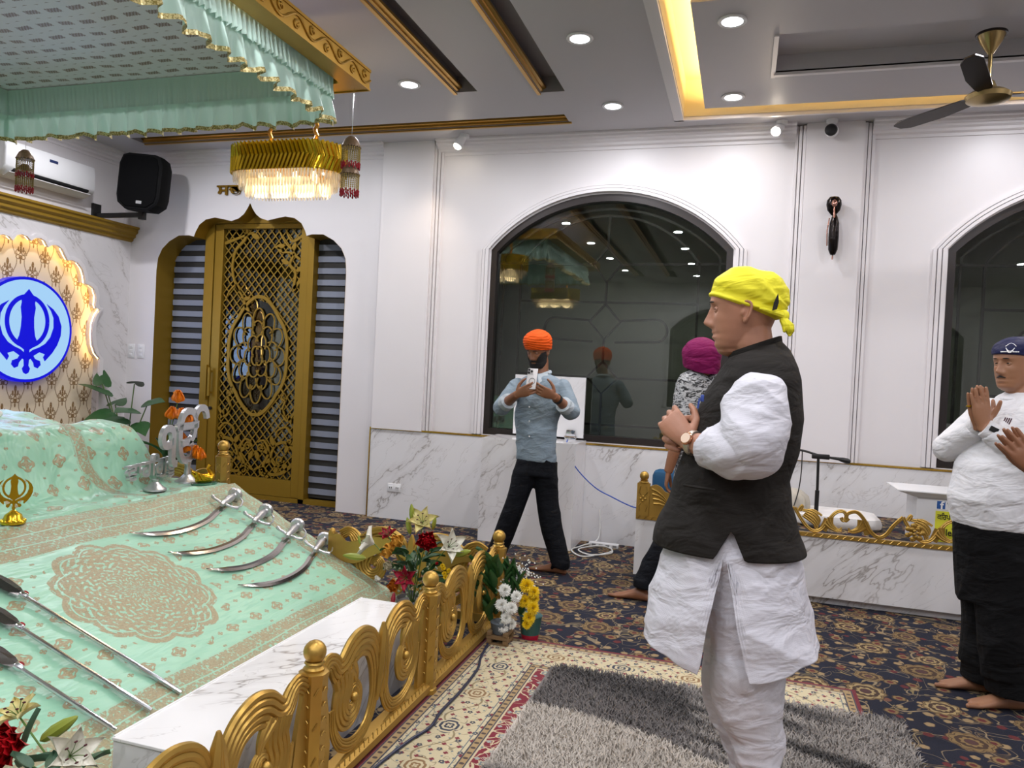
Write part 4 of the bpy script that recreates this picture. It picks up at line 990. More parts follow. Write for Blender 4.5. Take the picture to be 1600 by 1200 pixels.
def rail_panel(pt, L, parent, both=True):
    """pt(s, h, out) -> point; carved panel of two mirrored scrolls between posts; out = towards the viewer side"""
    for m_ in (0, 1):
        k = (L/.96)
        T = (lambda s, h: (s*k, h)) if m_ == 0 else (lambda s, h: (L-s*k, h))
        tr = lambda P: [T(*p) for p in P]
        mb = MB()
        top = cm2(tr([(.045, .40), (.085, .425), (.12, .415), (.155, .375), (.20, .375), (.26, .415), (.325, .425), (.395, .395), (.435, .32), (.445, .22), (.42, .13), (.36, .075), (.27, .065), (.19, .10), (.14, .17), (.125, .25)]))
        ribbed(mb, top, lambda t: .062 if t < .12 else .062+.048*sin(min(1, (t-.12)/.5)*pi)**.8 if t < .62 else .062-.024*(t-.62)/.38, .01, 5, pt)
        mb.build('scroll', M_GR, parent)
        mb = MB()
        vol = cm2(tr([(.185, .365), (.20, .31), (.185, .25), (.20, .20), (.24, .175), (.285, .19), (.305, .235), (.285, .275), (.255, .27), (.25, .24)]))
        ribbed(mb, vol, lambda t: .100*(1-t)**.8+.022, .01, 5, pt)
        c = T(.262, .245); mb.sphere(pt(c[0], c[1], .012), .018, 10)
        v2 = cm2(tr([(.235, .375), (.275, .33), (.29, .285)])); ribbed(mb, v2, lambda t: .05*(1-t)+.012, .01, 2, pt)
        mb.build('volute', M_GR, parent)
        mb = MB()      # board joining scroll to post
        mb.ribbon(tr([(.055, .03), (.075, .14), (.070, .25), (.052, .38)]), lambda t_: .075*(1-t_)+.03, lambda a, b, d: pt(a, b, d), -.010, .006); mb.build('side_board', M_GR, parent, smooth=False)
    mb = MB()
    for q in (-1, 0, 1): mb.tube([pt(L/2+q*.018*(1-t)*2, .16+.29*t, .010) for t in (0, .3, .6, .85, 1)], lambda t: .020*sin(pi*(.12+.82*t))+.003, 7)
    mb.build('crest_leaf', M_GR, parent)
    mb = MB(); vs = [pt(s, h, o) for s in (0, L) for h, o in ((.0, -.028), (.0, .034), (.028, .034), (.040, .018), (.045, -.028))]
    mb.add(vs, [(0, 1, 2, 3, 4)[::-1], (5, 6, 7, 8, 9)]+[(i, (i+1) % 5, 5+(i+1) % 5, 5+i) for i in range(5)])
    n = int(L/.035)
    for i in range(n): mb.tube([pt((i+.2)*L/n, .031, .028), pt((i+.8)*L/n, .042, .016)], .0035, 4)
    mb.build('base_rail', M_GR, parent, auto=30)
PXF = -1.30; PYS = (.24, 1.21, 2.185, 3.15, 4.15)
t = thing('gold_railing', 'carved gold railing with ball-topped posts running along the front of the throne', 'railing', (PXF, 2.2, 0))
for y in PYS: post(.562, Matrix.Translation((PXF, y, 0)), t)
for a, b in zip(PYS[:-1], PYS[1:]): rail_panel(lambda s, h, o, a=a: (PXF+o, a+s, h+.025), b-a, t)
def smooth_back(pt, L, parent):
    mb = MB(); P = cm2([(.0, .40), (.05, .41), (.10, .37), (.18, .39), (.30, .42), (.40, .40), (.47, .35), (.5, .33), (.53, .35), (.60, .40), (.70, .42), (.82, .39), (.90, .37), (.95, .41), (1.0, .40)], 4)
    Q_ = [(a*L, .04+(b-.04)*.0+(.25+.05*sin(a*4*pi))) for a, b in P]
    mb.rings([[pt(a*L, b, -.012), pt(a*L, b, .0), pt(q[0], q[1], 0), pt(q[0], q[1], -.012)] for (a, b), q in zip(P, Q_)]); mb.build('back_board', M_GR, parent, auto=30)
t = thing('far_railing', 'gold railing across the far side of the throne, behind the flower arrangement', 'railing', (-1.85, 4.15, 0))
f_ = lambda s, h, o: (PXF-.03-s, 4.15+o, h+.02)
rail_panel(f_, 1.04, t); smooth_back(lambda a, b, d: f_(a, b, -.022+d), 1.04, t)
mb = MB(); mb.box(PXF-1.10, PXF-1.06, 4.13, 4.17, 0, .43); mb.sphere((PXF-1.085, 4.15, .43), (.022, .02, .028), 10); mb.build('end_stile', M_GR, t)
t = thing('plinth_railing', 'gold railing post and scroll on the raised plinth behind the silver emblem', 'railing', (-3.21, 4.15, .38))
post(.562, Matrix.Translation((-3.21, 4.15, .38)), t); f_ = lambda s, h, o: (-3.25-s, 4.15+o, h*.80+.38); rail_panel(f_, 1.0, t); post(.562, Matrix.Translation((-4.30, 4.15, .38)), t)

# ================================================================ musicians' stage on the right
t = thing('music_stage', 'low white marble stage with a gold scroll railing along the far wall', 'stage', (1.5, 5.9, 0))
mb = MB(); mb.box(-.62, 5.0, 5.56, WY-.06, 0, .06); mb.build('plinth', M_MARB, t, smooth=False)
mb = MB(); mb.box(-.69, 5.05, 5.50, WY-.06, .055, .46); mb.build('stage_body', M_MARB, t, smooth=False)
stage_floor = bpy.data.materials['navy_floral_carpet']
mb = MB(); mb.box(-.66, 5.0, 5.55, WY-.07, .46, .466); mb.build('stage_carpet', stage_floor, t, smooth=False)
sp_ = lambda s, h, o: (-.69+s, 5.50-o, .465+h)
mb = MB(); mb.box(-.69, 5.05, 5.49, 5.53, .46, .487); n = 120
for i in range(n): mb.tube([(-.68+i*.0475, 5.488, .464), (-.66+i*.0475, 5.486, .484)], .004, 4)
mb.build('base_moulding', M_GR, t, auto=30)
mb = MB(); mb.box(-.69, -.60, 5.485, 5.535, .487, .72); mb.lathe([(0, 0), (.033, 0), (.036, .008), (.025, .016), (.03, .024), (0, .028)], c=(-.645, 5.51, .72), n=16); o = mb.build('corner_post', M_GR, t, auto=30)
mb = MB(); mb.sphere((-.645, 5.51, .772), .034, 18); mb.build('ball_finial', M_GR, o)
mb = MB()
for k in range(4):
    a = k*pi/2; mb.sphere((-.645+.016*cos(a), 5.482, .61+.016*sin(a)), (.010, .006, .010), 8)
for k in (-1, 1): mb.tube([(-.645+k*.02, 5.483, .52), (-.645+k*.03, 5.481, .56), (-.645+k*.015, 5.483, .58)], .005, 5); mb.tube([(-.645+k*.02, 5.483, .70), (-.645+k*.03, 5.481, .66), (-.645+k*.015, 5.483, .64)], .005, 5)
mb.build('post_carving', M_GR, o)
fn_ = lambda a, b, d: (a, 5.51+d, b)
mb = MB(); P = cm2([(-.60, .70), (-.56, .715), (-.52, .70), (-.49, .67), (-.43, .655), (-.38, .63), (-.33, .60), (-.26, .575), (-.15, .565)], 5); mb.rings([[(a, 5.495, b), (a, 5.525, b), (a, 5.525, .487), (a, 5.495, .487)] for a, b in P])
for q in range(4): mb.tube([(-.585+q*.006+u*.13, 5.49, .685-q*.035-u*(.10-q*.02)+.02*sin(u*3)) for u in (0, .3, .6, 1)], lambda t_: .009*(1-.6*t_), 5)
mb.build('end_scroll', M_GR, t)
def acanthus(x, w, flip):
    """one S-scroll with a volute and leaves, about w wide"""
    T = lambda s, h: (x+(s if not flip else 1-s)*w, .49+h); tr = lambda P: [T(*p) for p in P]; pt = lambda a, b, o: (a, 5.508-o, b)
    mb = MB()
    ribbed(mb, cm2(tr([(0, .015), (.12, .03), (.25, .07), (.36, .13), (.50, .155), (.62, .135), (.68, .09), (.62, .055), (.55, .075), (.57, .10)])), lambda t: .020+.020*sin(pi*t), .01, 3, pt)
    for a, (sx, sz) in enumerate(((.30, .09), (.38, .12), (.22, .055))):
        ribbed(mb, cm2(tr([(sx, sz), (sx+.09, sz-.035), (sx+.10, sz-.075), (sx+.05, max(.005, sz-.11))])), lambda t: .026*(1-t)+.008, .01, 2, pt)
    ribbed(mb, cm2(tr([(.62, .02), (.76, .04), (.86, .09), (1.0, .11)])), lambda t: .024-.008*t, .01, 3, pt)
    mb.sphere(pt(*T(.585, .085), .010), .014, 8)
    return mb.build('acanthus_scroll', M_GR, t)
def wave_unit(x, w):
    tr = lambda P: [(x+a*w, .487+b) for a, b in P]; pt = lambda a, b, o: (a, 5.508-o, b)
    mb = MB()
    for P, f_ in ((((-.02, .16), (.03, .10), (.10, .04), (.17, .012), (.24, .03), (.30, .09), (.37, .15), (.44, .16), (.47, .125), (.44, .10), (.42, .12)), .022),
                  (((.49, .12), (.46, .10), (.48, .15), (.56, .165), (.63, .12), (.69, .05), (.76, .012), (.83, .03), (.90, .10), (.98, .16)), .022)):
        ribbed(mb, cm2(tr(P), 5), lambda t: f_, .01, 2, pt)
    mb.build('scroll_stem', M_GR, t)
    mb = MB()
    for sg, cx in ((1, .32), (-1, .60)):
        for q in range(3):
            P = [(cx-sg*.02*q, .115-.02*q), (cx+sg*.01, .07-.012*q), (cx+sg*(.05+.012*q), .035-.008*q+.01), (cx+sg*(.11+.0*q), .028+.012*q)]
            ribbed(mb, cm2(tr(P), 5), lambda t: .030*(1-t)+.008, .01, 2, pt)
    for q in range(4):
        P = [(.10-.012*q, .145-.01*q), (.17, .13-.022*q), (.22-.01*q, .09-.02*q), (.21, .06-.005*q)]
        ribbed(mb, cm2(tr(P), 5), lambda t: .022*(1-t)+.008, .01, 2, pt)
    P = [(.02, .14), (.05, .175), (.045, .15), (.10, .145), (.16, .15), (.24, .12)]; ribbed(mb, cm2(tr(P), 5), lambda t: .026-.012*t, .01, 2, pt)
    mb.build('acanthus_leaf', M_GR, t)
    mb = MB(); mb.ribbon(tr([(.255, .02), (.28, .06), (.30, .10)]), .05, lambda a, b, d: (a, 5.515+d, b), -.004, .004); mb.build('web', M_GR, t, smooth=False); mb = MB(); mb.ribbon(tr([(.635, .10), (.66, .06), (.68, .02)]), .05, lambda a, b, d: (a, 5.515+d, b), -.004, .004); mb.build('web', M_GR, t, smooth=False)
for x in (-.27, .40, 1.07, 1.74, 2.41, 3.08): wave_unit(x, .67)
def rosette(x, z):
    mb = MB()
    for ring, (R, n) in enumerate(((.045, 7), (.028, 5), (.012, 3))):
        for k in range(n):
            a = 2*pi*k/n+ring; mb.sphere((x+R*cos(a), 5.498-.006*ring, z+R*sin(a)), (.020-.004*ring, .009, .016-.003*ring), 8)
    mb.build('rosette', M_GR, t)
rosette(1.13, .555); rosette(1.80, .555); rosette(2.47, .555)
# ================================================================ weapons and emblems on the cloth
M_SIL = plain('engraved_silver', '#d9dadc', .32, .85, .25, 60, .5, 90)
M_STEEL = plain('polished_steel', '#b9b2ac', .16, 1., .15, 5)
AL = math.atan(K)
def frame_on_slope(x, y, turn=0., lift=.008):
    M = Matrix.Translation((x, y, ZT-K*(x-XT)+lift*1.1+.006)) @ Matrix.Rotation(AL, 4, 'Y') @ Matrix.Rotation(turn, 4, 'Z'); return M
def sword():
    t = thing('curved_sword', 'x', 'sword', group='curved silver swords on the brocade spread')
    # local: x down the slope, y towards the hilt
    P = cm2([(.0, 0), (.045, .10), (.075, .24), (.072, .40), (.045, .54), (.0, .66), (-.025, .74)], 6); m = len(P)
    mb = MB(); R = []
    for i, (a, b) in enumerate(P):
        p0, p1 = P[max(i-1, 0)], P[min(i+1, m-1)]; dx, dy = p1[0]-p0[0], p1[1]-p0[1]; l = hypot(dx, dy); nx, ny = -dy/l, dx/l
        w_ = .020*min(1, (i/m)*5+.05)*(1-.15*i/m)
        R.append([(a+nx*w_, b+ny*w_, .004), (a, b, .0075), (a-nx*w_, b-ny*w_, .004), (a, b, .001)])
    mb.rings(R); mb.build('blade', M_STEEL, t, smooth=False)
    M = Matrix.Translation((-.038, .765, .030)) @ Matrix.Rotation(radians(18), 4, 'Z') @ Matrix.Rotation(-pi/2, 4, 'X') @ Matrix.Scale(1.28, 4)
    mb = MB(); mb.lathe([(.008, -.05), (.014, -.03), (.013, 0), (.019, .03), (.019, .06), (.013, .09), (.018, .10), (.0, .10)], n=12, M=M)
    mb.build('grip', M_SIL, t)
    mb = MB(); mb.lathe([(.0, .095), (.030, .100), (.036, .112), (.032, .122), (.02, .130), (.012, .145), (0, .15)], n=16, M=M); mb.build('pommel', M_SIL, t)
    mb = MB(); mb.tube([M @ Vector(q) for q in ((-.06, .0, -.012), (-.045, 0, -.022), (0, 0, -.028), (.045, 0, -.022), (.06, 0, -.012))], lambda u: .008+.005*abs(2*u-1)**3, 8)
    for sx in (-1, 1): mb.sphere(tuple(M @ Vector((sx*.062, 0, -.010))), .012, 8)
    mb.tube([M @ Vector(q) for q in ((.058, .0, -.012), (.066, 0, .03), (.055, 0, .08), (.03, 0, .108))], .005, 8); mb.build('guard', M_SIL, t)
    return t
sw0 = None
for (x, y, a), lab in zip(((-2.905, 3.06, .0), (-2.72, 3.12, .0), (-2.55, 3.20, -.01), (-2.395, 3.25, -.02)), ('curved silver sword on the spread, farthest from the marble bench and nearest the throne', 'curved silver sword on the spread, second from the throne', 'curved silver sword on the spread, third from the throne', 'curved silver sword on the spread, nearest the marble bench')):
    M = frame_on_slope(x, y, a)
    if sw0 is None: sw0 = sword(); o = sw0; o['label'] = lab
    else: o = dup(sw0, (0, 0, 0), lab)
    o.matrix_basis = M
def spear(x0, y0, x1, y1, lab):
    t = thing('steel_spear', lab, 'spear', group='long steel spears lying on the brocade spread')
    L = hypot(y1-y0, (x1-x0)/cos(AL))
    mb = MB(); mb.tube([(L*i/6, 0, .010) for i in range(7)], .0085, 10); mb.tube([(L-.30, 0, .010), (L-.02, 0, .010)], .0095, 10); mb.build('shaft', M_CHROME, t)
    mb = MB(); mb.rings([[(x, w_, .012), (x, 0, .012+.006*(w_ > .01)+.003), (x, -w_, .012), (x, 0, .006)] for x, w_ in ((0.01, .012), (-.03, .030), (-.09, .036), (-.18, .024), (-.30, .001))]); mb.build('spearhead', plain('dark_steel', '#6e6a68', .25, 1.), t, smooth=False)
    mb = MB(); mb.lathe([(.009, -.005), (.014, .0), (.014, .02), (.010, .03)], n=12, M=Matrix.Translation((.0, 0, .012)) @ Matrix.Rotation(pi/2, 4, 'Y')); mb.build('socket', M_CHROME, t)
    mb = MB(); mb.sphere((.012, .008, .020), (.014, .010, .006), 8); mb.build('red_knot', plain('red_thread', '#8c1a1c', .8), t)
    t.matrix_basis = frame_on_slope(x0, y0, atan2(y1-y0, (x1-x0)/cos(AL)))
spear(-2.72, 2.31, -2.035, 2.436, 'steel spear on the spread, nearest the medallion'); spear(-2.58, 2.18, -2.03, 2.276, 'steel spear on the spread, middle of the three'); spear(-2.42, 2.045, -2.03, 2.11, 'steel spear on the spread, nearest the near flowers')
LG = .672
def standing_text(body, size, width, height, cx, cy, z0, rot, name, label, base_r, post_h):
    t = thing(name, label, 'ornament')
    me = text_mesh(body, size, .022, M_SIL, 'letter_emblem', bold=True)
    xs = [v.co.x for v in me.vertices]; ys = [v.co.y for v in me.vertices]
    sx, sy = width/(max(xs)-min(xs)), height/(max(ys)-min(ys)); mx_, my_ = (max(xs)+min(xs))/2, min(ys)
    for v in me.vertices: v.co = ((v.co.x-mx_)*sx-.05, -v.co.z, (v.co.y-my_)*sy+post_h)
    put('letter_emblem', me, t)
    mb = MB(); mb.lathe([(0, 0), (base_r, 0), (base_r*.98, .010), (base_r*.75, .020), (base_r*.5, .035), (base_r*.3, .05), (base_r*.22, post_h*.8), (base_r*.3, post_h+.01), (0, post_h+.012)], n=24); mb.build('stand', M_SIL, t)
    t.matrix_basis = Matrix.Translation((cx, cy, z0)) @ Matrix.Rotation(rot, 4, 'Z'); return t
ROT = atan2(.956, -.29)
standing_text('ੴ', .5, .74, .37, -3.36, 4.0, LG, ROT+.03, 'silver_emblem', 'tall engraved silver letter emblem on a stand beside the tulips', .075, .12)
standing_text('ਵਾਹਿਗੁਰੂ', .3, .60, .165, -3.30, 3.66, LG, ROT, 'silver_word_stand', 'silver Gurmukhi word on a low stand in front of the throne cover', .065, .055)
# golden khanda
t = thing('golden_khanda', 'small golden khanda emblem on a domed stand on the throne ledge', 'ornament')
mb = MB(); mb.lathe([(0, 0), (.050, 0), (.052, .008), (.046, .014), (.040, .022), (.034, .04), (.018, .052), (.010, .06), (0, .062)], n=24)
for k in range(14): a = 2*pi*k/14; mb.sphere((.046*cos(a), .046*sin(a), .012), .007, 6)
mb.build('stand', M_CG, t)
mb = MB(); fg = lambda a, b, d: (a*.085*1.05, d, .148+b*.098)
def mk2(p, k):
    if k == 'p': mb.prism(p, fg, -.004, .004)
    else: mb.ribbon([(a, b) for a, b in circ(p[1], 40, 0, p[0][1])+[(p[1], p[0][1])]], p[2]*1.3, fg, -.003, .003)
khanda(mk2); mb.build('khanda', M_CG, t, smooth=False); t.matrix_basis = Matrix.Translation((-3.155, 2.63, LG)) @ Matrix.Rotation(radians(52), 4, 'Z')
# golden swan-like figurine
t = thing('golden_figurine', 'small gilded bird-shaped figurine on a green glass base by the corner post', 'ornament')
mb = MB(); mb.lathe([(0, 0), (.085, 0), (.09, .006), (.085, .012), (0, .014)], n=24, sx=1., sy=.62); mb.build('glass_base', plain('green_glass', '#3f6b56', .1), t)
mb = MB(); mb.tube([(-.06, 0, .03), (-.02, 0, .035), (.03, 0, .04), (.05, 0, .06), (.035, 0, .085), (.02, 0, .10), (.03, 0, .118), (.05, 0, .112)], [.012, .030, .034, .024, .014, .011, .013, .004], 10)
for k in range(7): mb.tube([(.02-.012*k, (.022 if k % 2 else -.022), .04), (-.02-.010*k, (.03 if k % 2 else -.03), .055+.005*k), (-.05-.006*k, .01*(1 if k % 2 else -1), .07+.004*k)], lambda q: .010*(1-q)+.003, 6)
mb.build('bird', plain('bright_gold_foil', '#d8a92a', .2, 1., bump=.6, bs=120), t); t.matrix_basis = Matrix.Translation((-3.215, 3.985, LG)) @ Matrix.Rotation(radians(75), 4, 'Z')

# ================================================================ flowers
M_LEAF = plain('dark_green_leaf', '#2f5a2c', .4, 0, .35, 12); M_LEAF2 = plain('blue_green_leaf', '#4a6a52', .5, 0, .3, 14); M_STEM = plain('green_stem', '#5b7a35', .5)
def petal_mesh(name, L, W, curl, mat, cup=.25, tip=.5, nu=6, nv=8, curl2=0.):
    """petal along +x, rising; thick two-sided shell"""
    mb = MB()
    def P(u, v, o):
        w_ = W*sin(pi*min(1, .10+.90*v)**tip)*(1-.0*v) if tip != 1 else W*sin(pi*v)
        a = (u-.5)*2; z = cup*W*a*a*2-curl*L*v*v+L*.25*v+curl2*sin(v*9+a*2)*.004
        return (L*v, a*w_, z+o)
    mb.grid(lambda u, v: P(u, v, 0), nu, nv); mb.grid(lambda u, v: P(1-u, v, -.0012), nu, nv)
    return mb.mesh(name, mat, True, None, False)
PET = {}
def pm(key, *a, **k):
    if key not in PET: PET[key] = petal_mesh('petal', *a, **k)
    return PET[key]
M_LILW = plain('white_lily_petal', '#eeebdc', .5, 0, .12, 20); M_LILY = plain('cream_yellow_lily_petal', '#e7dc9a', .5, 0, .15, 20); M_LILP = plain('crimson_lily_petal', '#b8243f', .5, 0, .35, 25)
M_ROSE_R = plain('red_petal', '#d3101f', .5, 0, .45, 40); M_ROSE_O = plain('orange_petal', '#dd7f22', .5, 0, .3, 30); M_GERB = plain('amber_petal', '#e2a33c', .5, 0, .2, 30); M_TUL = plain('tulip_petal', '#f28a14', .45, 0, .25, 12)
M_CHRW = plain('white_petal', '#f2f2ec', .6); M_CHRY = plain('yellow_petal', '#f2cf12', .6, 0, .15, 30); M_ANTH = plain('dark_anther', '#4a1620', .7); M_BUD = plain('bud_green_yellow', '#9aa53e', .45, 0, .25, 10)
def facing(loc, d, roll=0.):
    q = Vector(d).normalized().to_track_quat('Z', 'Y').to_matrix().to_4x4() @ Matrix.Rotation(roll, 4, 'Z'); q.translation = loc; return q
def lily(par, loc, d, mat, r=.085, key='w', name='lily', open_=.30):
    M = facing(loc, d, rnd.uniform(0, 1))
    mb = MB()
    for k in range(6):
        a = k*pi/3+.2; mb.tube([(0, 0, 0), (cos(a)*.012, sin(a)*.012, r*.4), (cos(a)*.024, sin(a)*.024, r*.62)], .0014, 4); 
    o = mb.build(name, M_STEM, par, loc=(0, 0, 0)); o.matrix_basis = M
    mb = MB()
    for k in range(6): a = k*pi/3+.2; mb.sphere((cos(a)*.026, sin(a)*.026, r*.63), (.006, .003, .003), 6)
    c = mb.build('anthers', M_ANTH, o, loc=(0, 0, 0)); c.matrix_basis = Matrix()
    me = pm('lily'+key, r, r*.27, .35 if open_ > .2 else .1, mat, cup=.35, tip=.8)
    for k in range(6):
        c = put('petal', me, o, M=Matrix.Rotation(k*pi/3, 4, 'Z') @ Matrix.Rotation(-open_*1.6-.12*(k % 2), 4, 'Y') @ Matrix.Scale(1-.06*(k % 2), 4))
    return o
def rose(par, loc, d, mat, r, key, name='rose', n=26, ruff=1.):
    o = put(name, (lambda mb: mb.sphere((0, 0, r*.25), (r*.45, r*.45, r*.45), 10) and mb.mesh(name, mat))(MB()), par, M=facing(loc, d, rnd.uniform(0, 3)))
    me = pm('rose'+key, r*.72, r*.60, -.10, mat, cup=.35, tip=.33, curl2=1.)
    for k in range(n):
        q = k/n; a = k*2.4; tilt = radians(80-78*q); s_ = .55+.55*q
        put('petal', me, o, M=Matrix.Rotation(a, 4, 'Z') @ Matrix.Translation((r*.12*q, 0, r*.30*(1-q)+.002)) @ Matrix.Rotation(-tilt*.9, 4, 'Y') @ Matrix.Scale(s_, 4))
    return o
def pompon(par, loc, d, mat, r, name='chrysanthemum'):
    r *= 1.3
    mb = MB(); M = facing(loc, d, rnd.uniform(0, 3))
    for ring in range(6):
        n = 6+ring*4; el = radians(85-ring*17)
        for k in range(n):
            a = 2*pi*k/n+ring*.4; L = r*(.75+.25*rnd.random()); dx, dy, dz = cos(a)*cos(el), sin(a)*cos(el), sin(el)
            b = (dx*r*.15, dy*r*.15, r*.15); e = (dx*L, dy*L, dz*L*.75+r*.1); wx, wy = -sin(a)*r*.11, cos(a)*r*.11; md = (dx*L*.6, dy*L*.6, dz*L*.6+r*.13)
            mb.add([b, (md[0]+wx, md[1]+wy, md[2]), e, (md[0]-wx, md[1]-wy, md[2]), (md[0], md[1], md[2]-.003)], [(0, 1, 2, 3), (0, 4, 1), (1, 4, 2), (2, 4, 3), (3, 4, 0)], M=M)
    return mb.build(name, mat, par, smooth=False, loc=(0, 0, 0))
def leaf_at(par, loc, d, L, W, mat=None, curl=.3, name='leaf', key=None):
    me = pm('leaf%s%.2f%.2f' % (mat.name if mat else '', W/L, curl), 1., W/L, curl, mat or M_LEAF, cup=.3, tip=.75)
    d = Vector(d).normalized(); x = d; y = Vector((0, 0, 1)).cross(x); y = y.normalized() if y.length > .1 else Vector((0, 1, 0)); z = x.cross(y)
    M = Matrix(((x.x, y.x, z.x, loc[0]), (x.y, y.y, z.y, loc[1]), (x.z, y.z, z.z, loc[2]), (0, 0, 0, 1))) @ Matrix.Rotation(rnd.uniform(-.5, .5), 4, 'X') @ Matrix.Scale(L, 4)
    return put(name, me, par, M=M)
def bud(par, loc, d, L, mat=None, name='flower_bud'):
    mb = MB(); mb.lathe([(.001, 0), (L*.10, L*.12), (L*.15, L*.4), (L*.13, L*.7), (L*.05, L*.95), (.001, L)], n=8, M=facing(loc, d)); return mb.build(name, mat or M_BUD, par, loc=(0, 0, 0))
rnd = random.Random(3)
VIEW = Vector((.55, -.80, .25))
def stems(par, base, tips, r=.003):
    mb = MB()
    for p in tips: p = Vector(p); b = Vector(base); mb.tube([b, b*.5+p*.5+Vector((0, 0, .05)), p], r, 5)
    o = mb.build('stems', M_STEM, par, loc=(0, 0, 0)); o['kind'] = 'stuff'
def loc(p, b): return tuple(Vector(p)-Vector(b))
# far arrangement
B = Vector((-1.66, 3.78, 0))
fa = thing('flower_arrangement', 'large bouquet of lilies and a red bloom in a grey pot behind the railing', 'flowers', (0, 0, 0))
mb = MB(); mb.lathe([(0, 0), (.075, 0), (.09, .05), (.095, .21), (.088, .22), (.08, .20), (0, .19)], n=20); mb.build('pot', plain('grey_marble_pot', '#6f6c6c', .4, 0, .4, 6), fa)
pt_ = lambda u, v, y=3.72: Vector(at('Y', y, u, v))-B
tips = []
for (u, v, y), d, mt, r, ky in (((660, 818, 3.70), (.25, -.75, .6), M_LILY, .105, 'y'), ((585, 850, 3.74), (-.75, -.35, .35), M_LILW, .11, 'w'), ((700, 855, 3.66), (.6, -.6, .45), M_LILW, .10, 'w'), ((636, 902, 3.60), (.1, -.95, .15), M_LILP, .085, 'p'), ((607, 838, 3.76), (-.1, -.5, .8), M_LILP, .06, 'p2')):
    p = pt_(u, v, y); lily(fa, p, d, mt, r, ky, 'lily', .20 if (u, v) == (607, 838) else .34); tips.append(p)
p = pt_(667, 845, 3.64); rose(fa, p, (.35, -.9, .2), M_ROSE_R, .075, 'r', 'red_bloom', 40); tips.append(p)
p = pt_(618, 916, 3.62); rose(fa, p, (-.1, -.95, .2), M_ROSE_O, .05, 'o', 'rose', 20)
p = pt_(593, 905, 3.66); rose(fa, p, (-.5, -.8, .2), M_LILW, .028, 'cw', 'rose', 14)
p = pt_(625, 850, 3.70); rose(fa, p, (-.3, -.8, .5), M_GERB, .06, 'g', 'amber_bloom', 22); p = pt_(612, 862, 3.68); rose(fa, p, (-.5, -.8, .2), M_GERB, .05, 'g', 'amber_bloom', 18)
p = pt_(610, 885, 3.70); rose(fa, p, (-.5, -.8, .1), plain('pale_petal', '#c8bfa0', .6), .040, 'pl', 'pale_bloom', 14)
p = pt_(683, 880, 3.62); rose(fa, p, (.3, -.9, .2), M_ROSE_R, .014, 'rs', 'red_bud', 10)
for (u, v), d, L in (((644, 815), (.0, -.2, 1), .10), ((641, 835), (-.1, -.3, 1), .10), ((676, 828), (.3, -.3, 1), .08), ((572, 872), (-.9, -.2, .05), .13), ((710, 868), (.8, -.3, .35), .12), ((563, 850), (-.3, 0, 1), .05), ((616, 925), (.0, -.3, -1), .09)):
    bud(fa, pt_(u, v, 3.68), d, L, M_LILP if v == 925 else None)
for i in range(6): pompon(fa, pt_(696+6*sin(i*2.), 893+9*cos(i*1.7), 3.60), (.3, -.9, .3), M_CHRY, .012, 'yellow_sprig')
for i in range(46):
    a = rnd.uniform(0, 2*pi); z = rnd.uniform(.26, .50); R = rnd.uniform(.02, .11)
    leaf_at(fa, (R*cos(a), R*sin(a)*.7, z), (cos(a), sin(a), rnd.uniform(-.2, .9)), rnd.uniform(.07, .13), .022, M_LEAF if i % 3 else M_LEAF2, rnd.uniform(.1, .5))
mb = MB()
for i in range(90):
    a, z = rnd.uniform(0, 2*pi), rnd.uniform(.24, .42); R = rnd.uniform(.08, .15); mb.sphere((R*cos(a), R*sin(a)*.8-.02, z), .006, 5)
o = mb.build('filler_blossom', plain('pale_green_filler', '#a9b59a', .8), fa); o['kind'] = 'stuff'
stems(fa, (0, 0, .18), tips); fa.location = B
# near arrangement at the lower left
B = Vector((-1.63, 1.58, 0))
na = thing('flower_arrangement', 'bouquet with a red bloom and white lilies at the near end of the marble bench', 'flowers', (0, 0, 0))
mb = MB(); mb.lathe([(0, 0), (.075, 0), (.09, .05), (.095, .21), (.088, .22), (.08, .20), (0, .19)], n=20); mb.build('pot', bpy.data.materials['grey_marble_pot'], na)
p = pt_(8, 1165, 1.60); rose(na, p, (.5, -.75, .4), M_ROSE_R, .085, 'r2', 'red_bloom', 44)
p2 = pt_(108, 1182, 1.60); lily(na, p2, (.75, -.35, .5), M_LILW, .095, 'w2', 'lily', .36); p3 = pt_(32, 1122, 1.72); lily(na, p3, (-.1, -.35, .9), M_LILY, .075, 'y2', 'lily', .30)
bud(na, pt_(62, 1158, 1.62), (.72, .25, .55), .125, M_BUD); leaf_at(na, pt_(42, 1160, 1.62), (.45, .2, .9), .10, .022, M_LEAF2, .1); leaf_at(na, pt_(30, 1200, 1.6), (.75, .1, .25), .12, .034, M_LEAF2, .3)
for i in range(30):
    a = rnd.uniform(0, 2*pi); z = rnd.uniform(.22, .36); R = rnd.uniform(.02, .08)
    leaf_at(na, (R*cos(a)-.05, R*sin(a)-.03, z), (cos(a), sin(a), rnd.uniform(-.2, .7)), rnd.uniform(.06, .08), .022, M_LEAF if i % 3 else M_LEAF2, rnd.uniform(.1, .5))
stems(na, (0, 0, .18), [p, p2, p3]); na.location = B
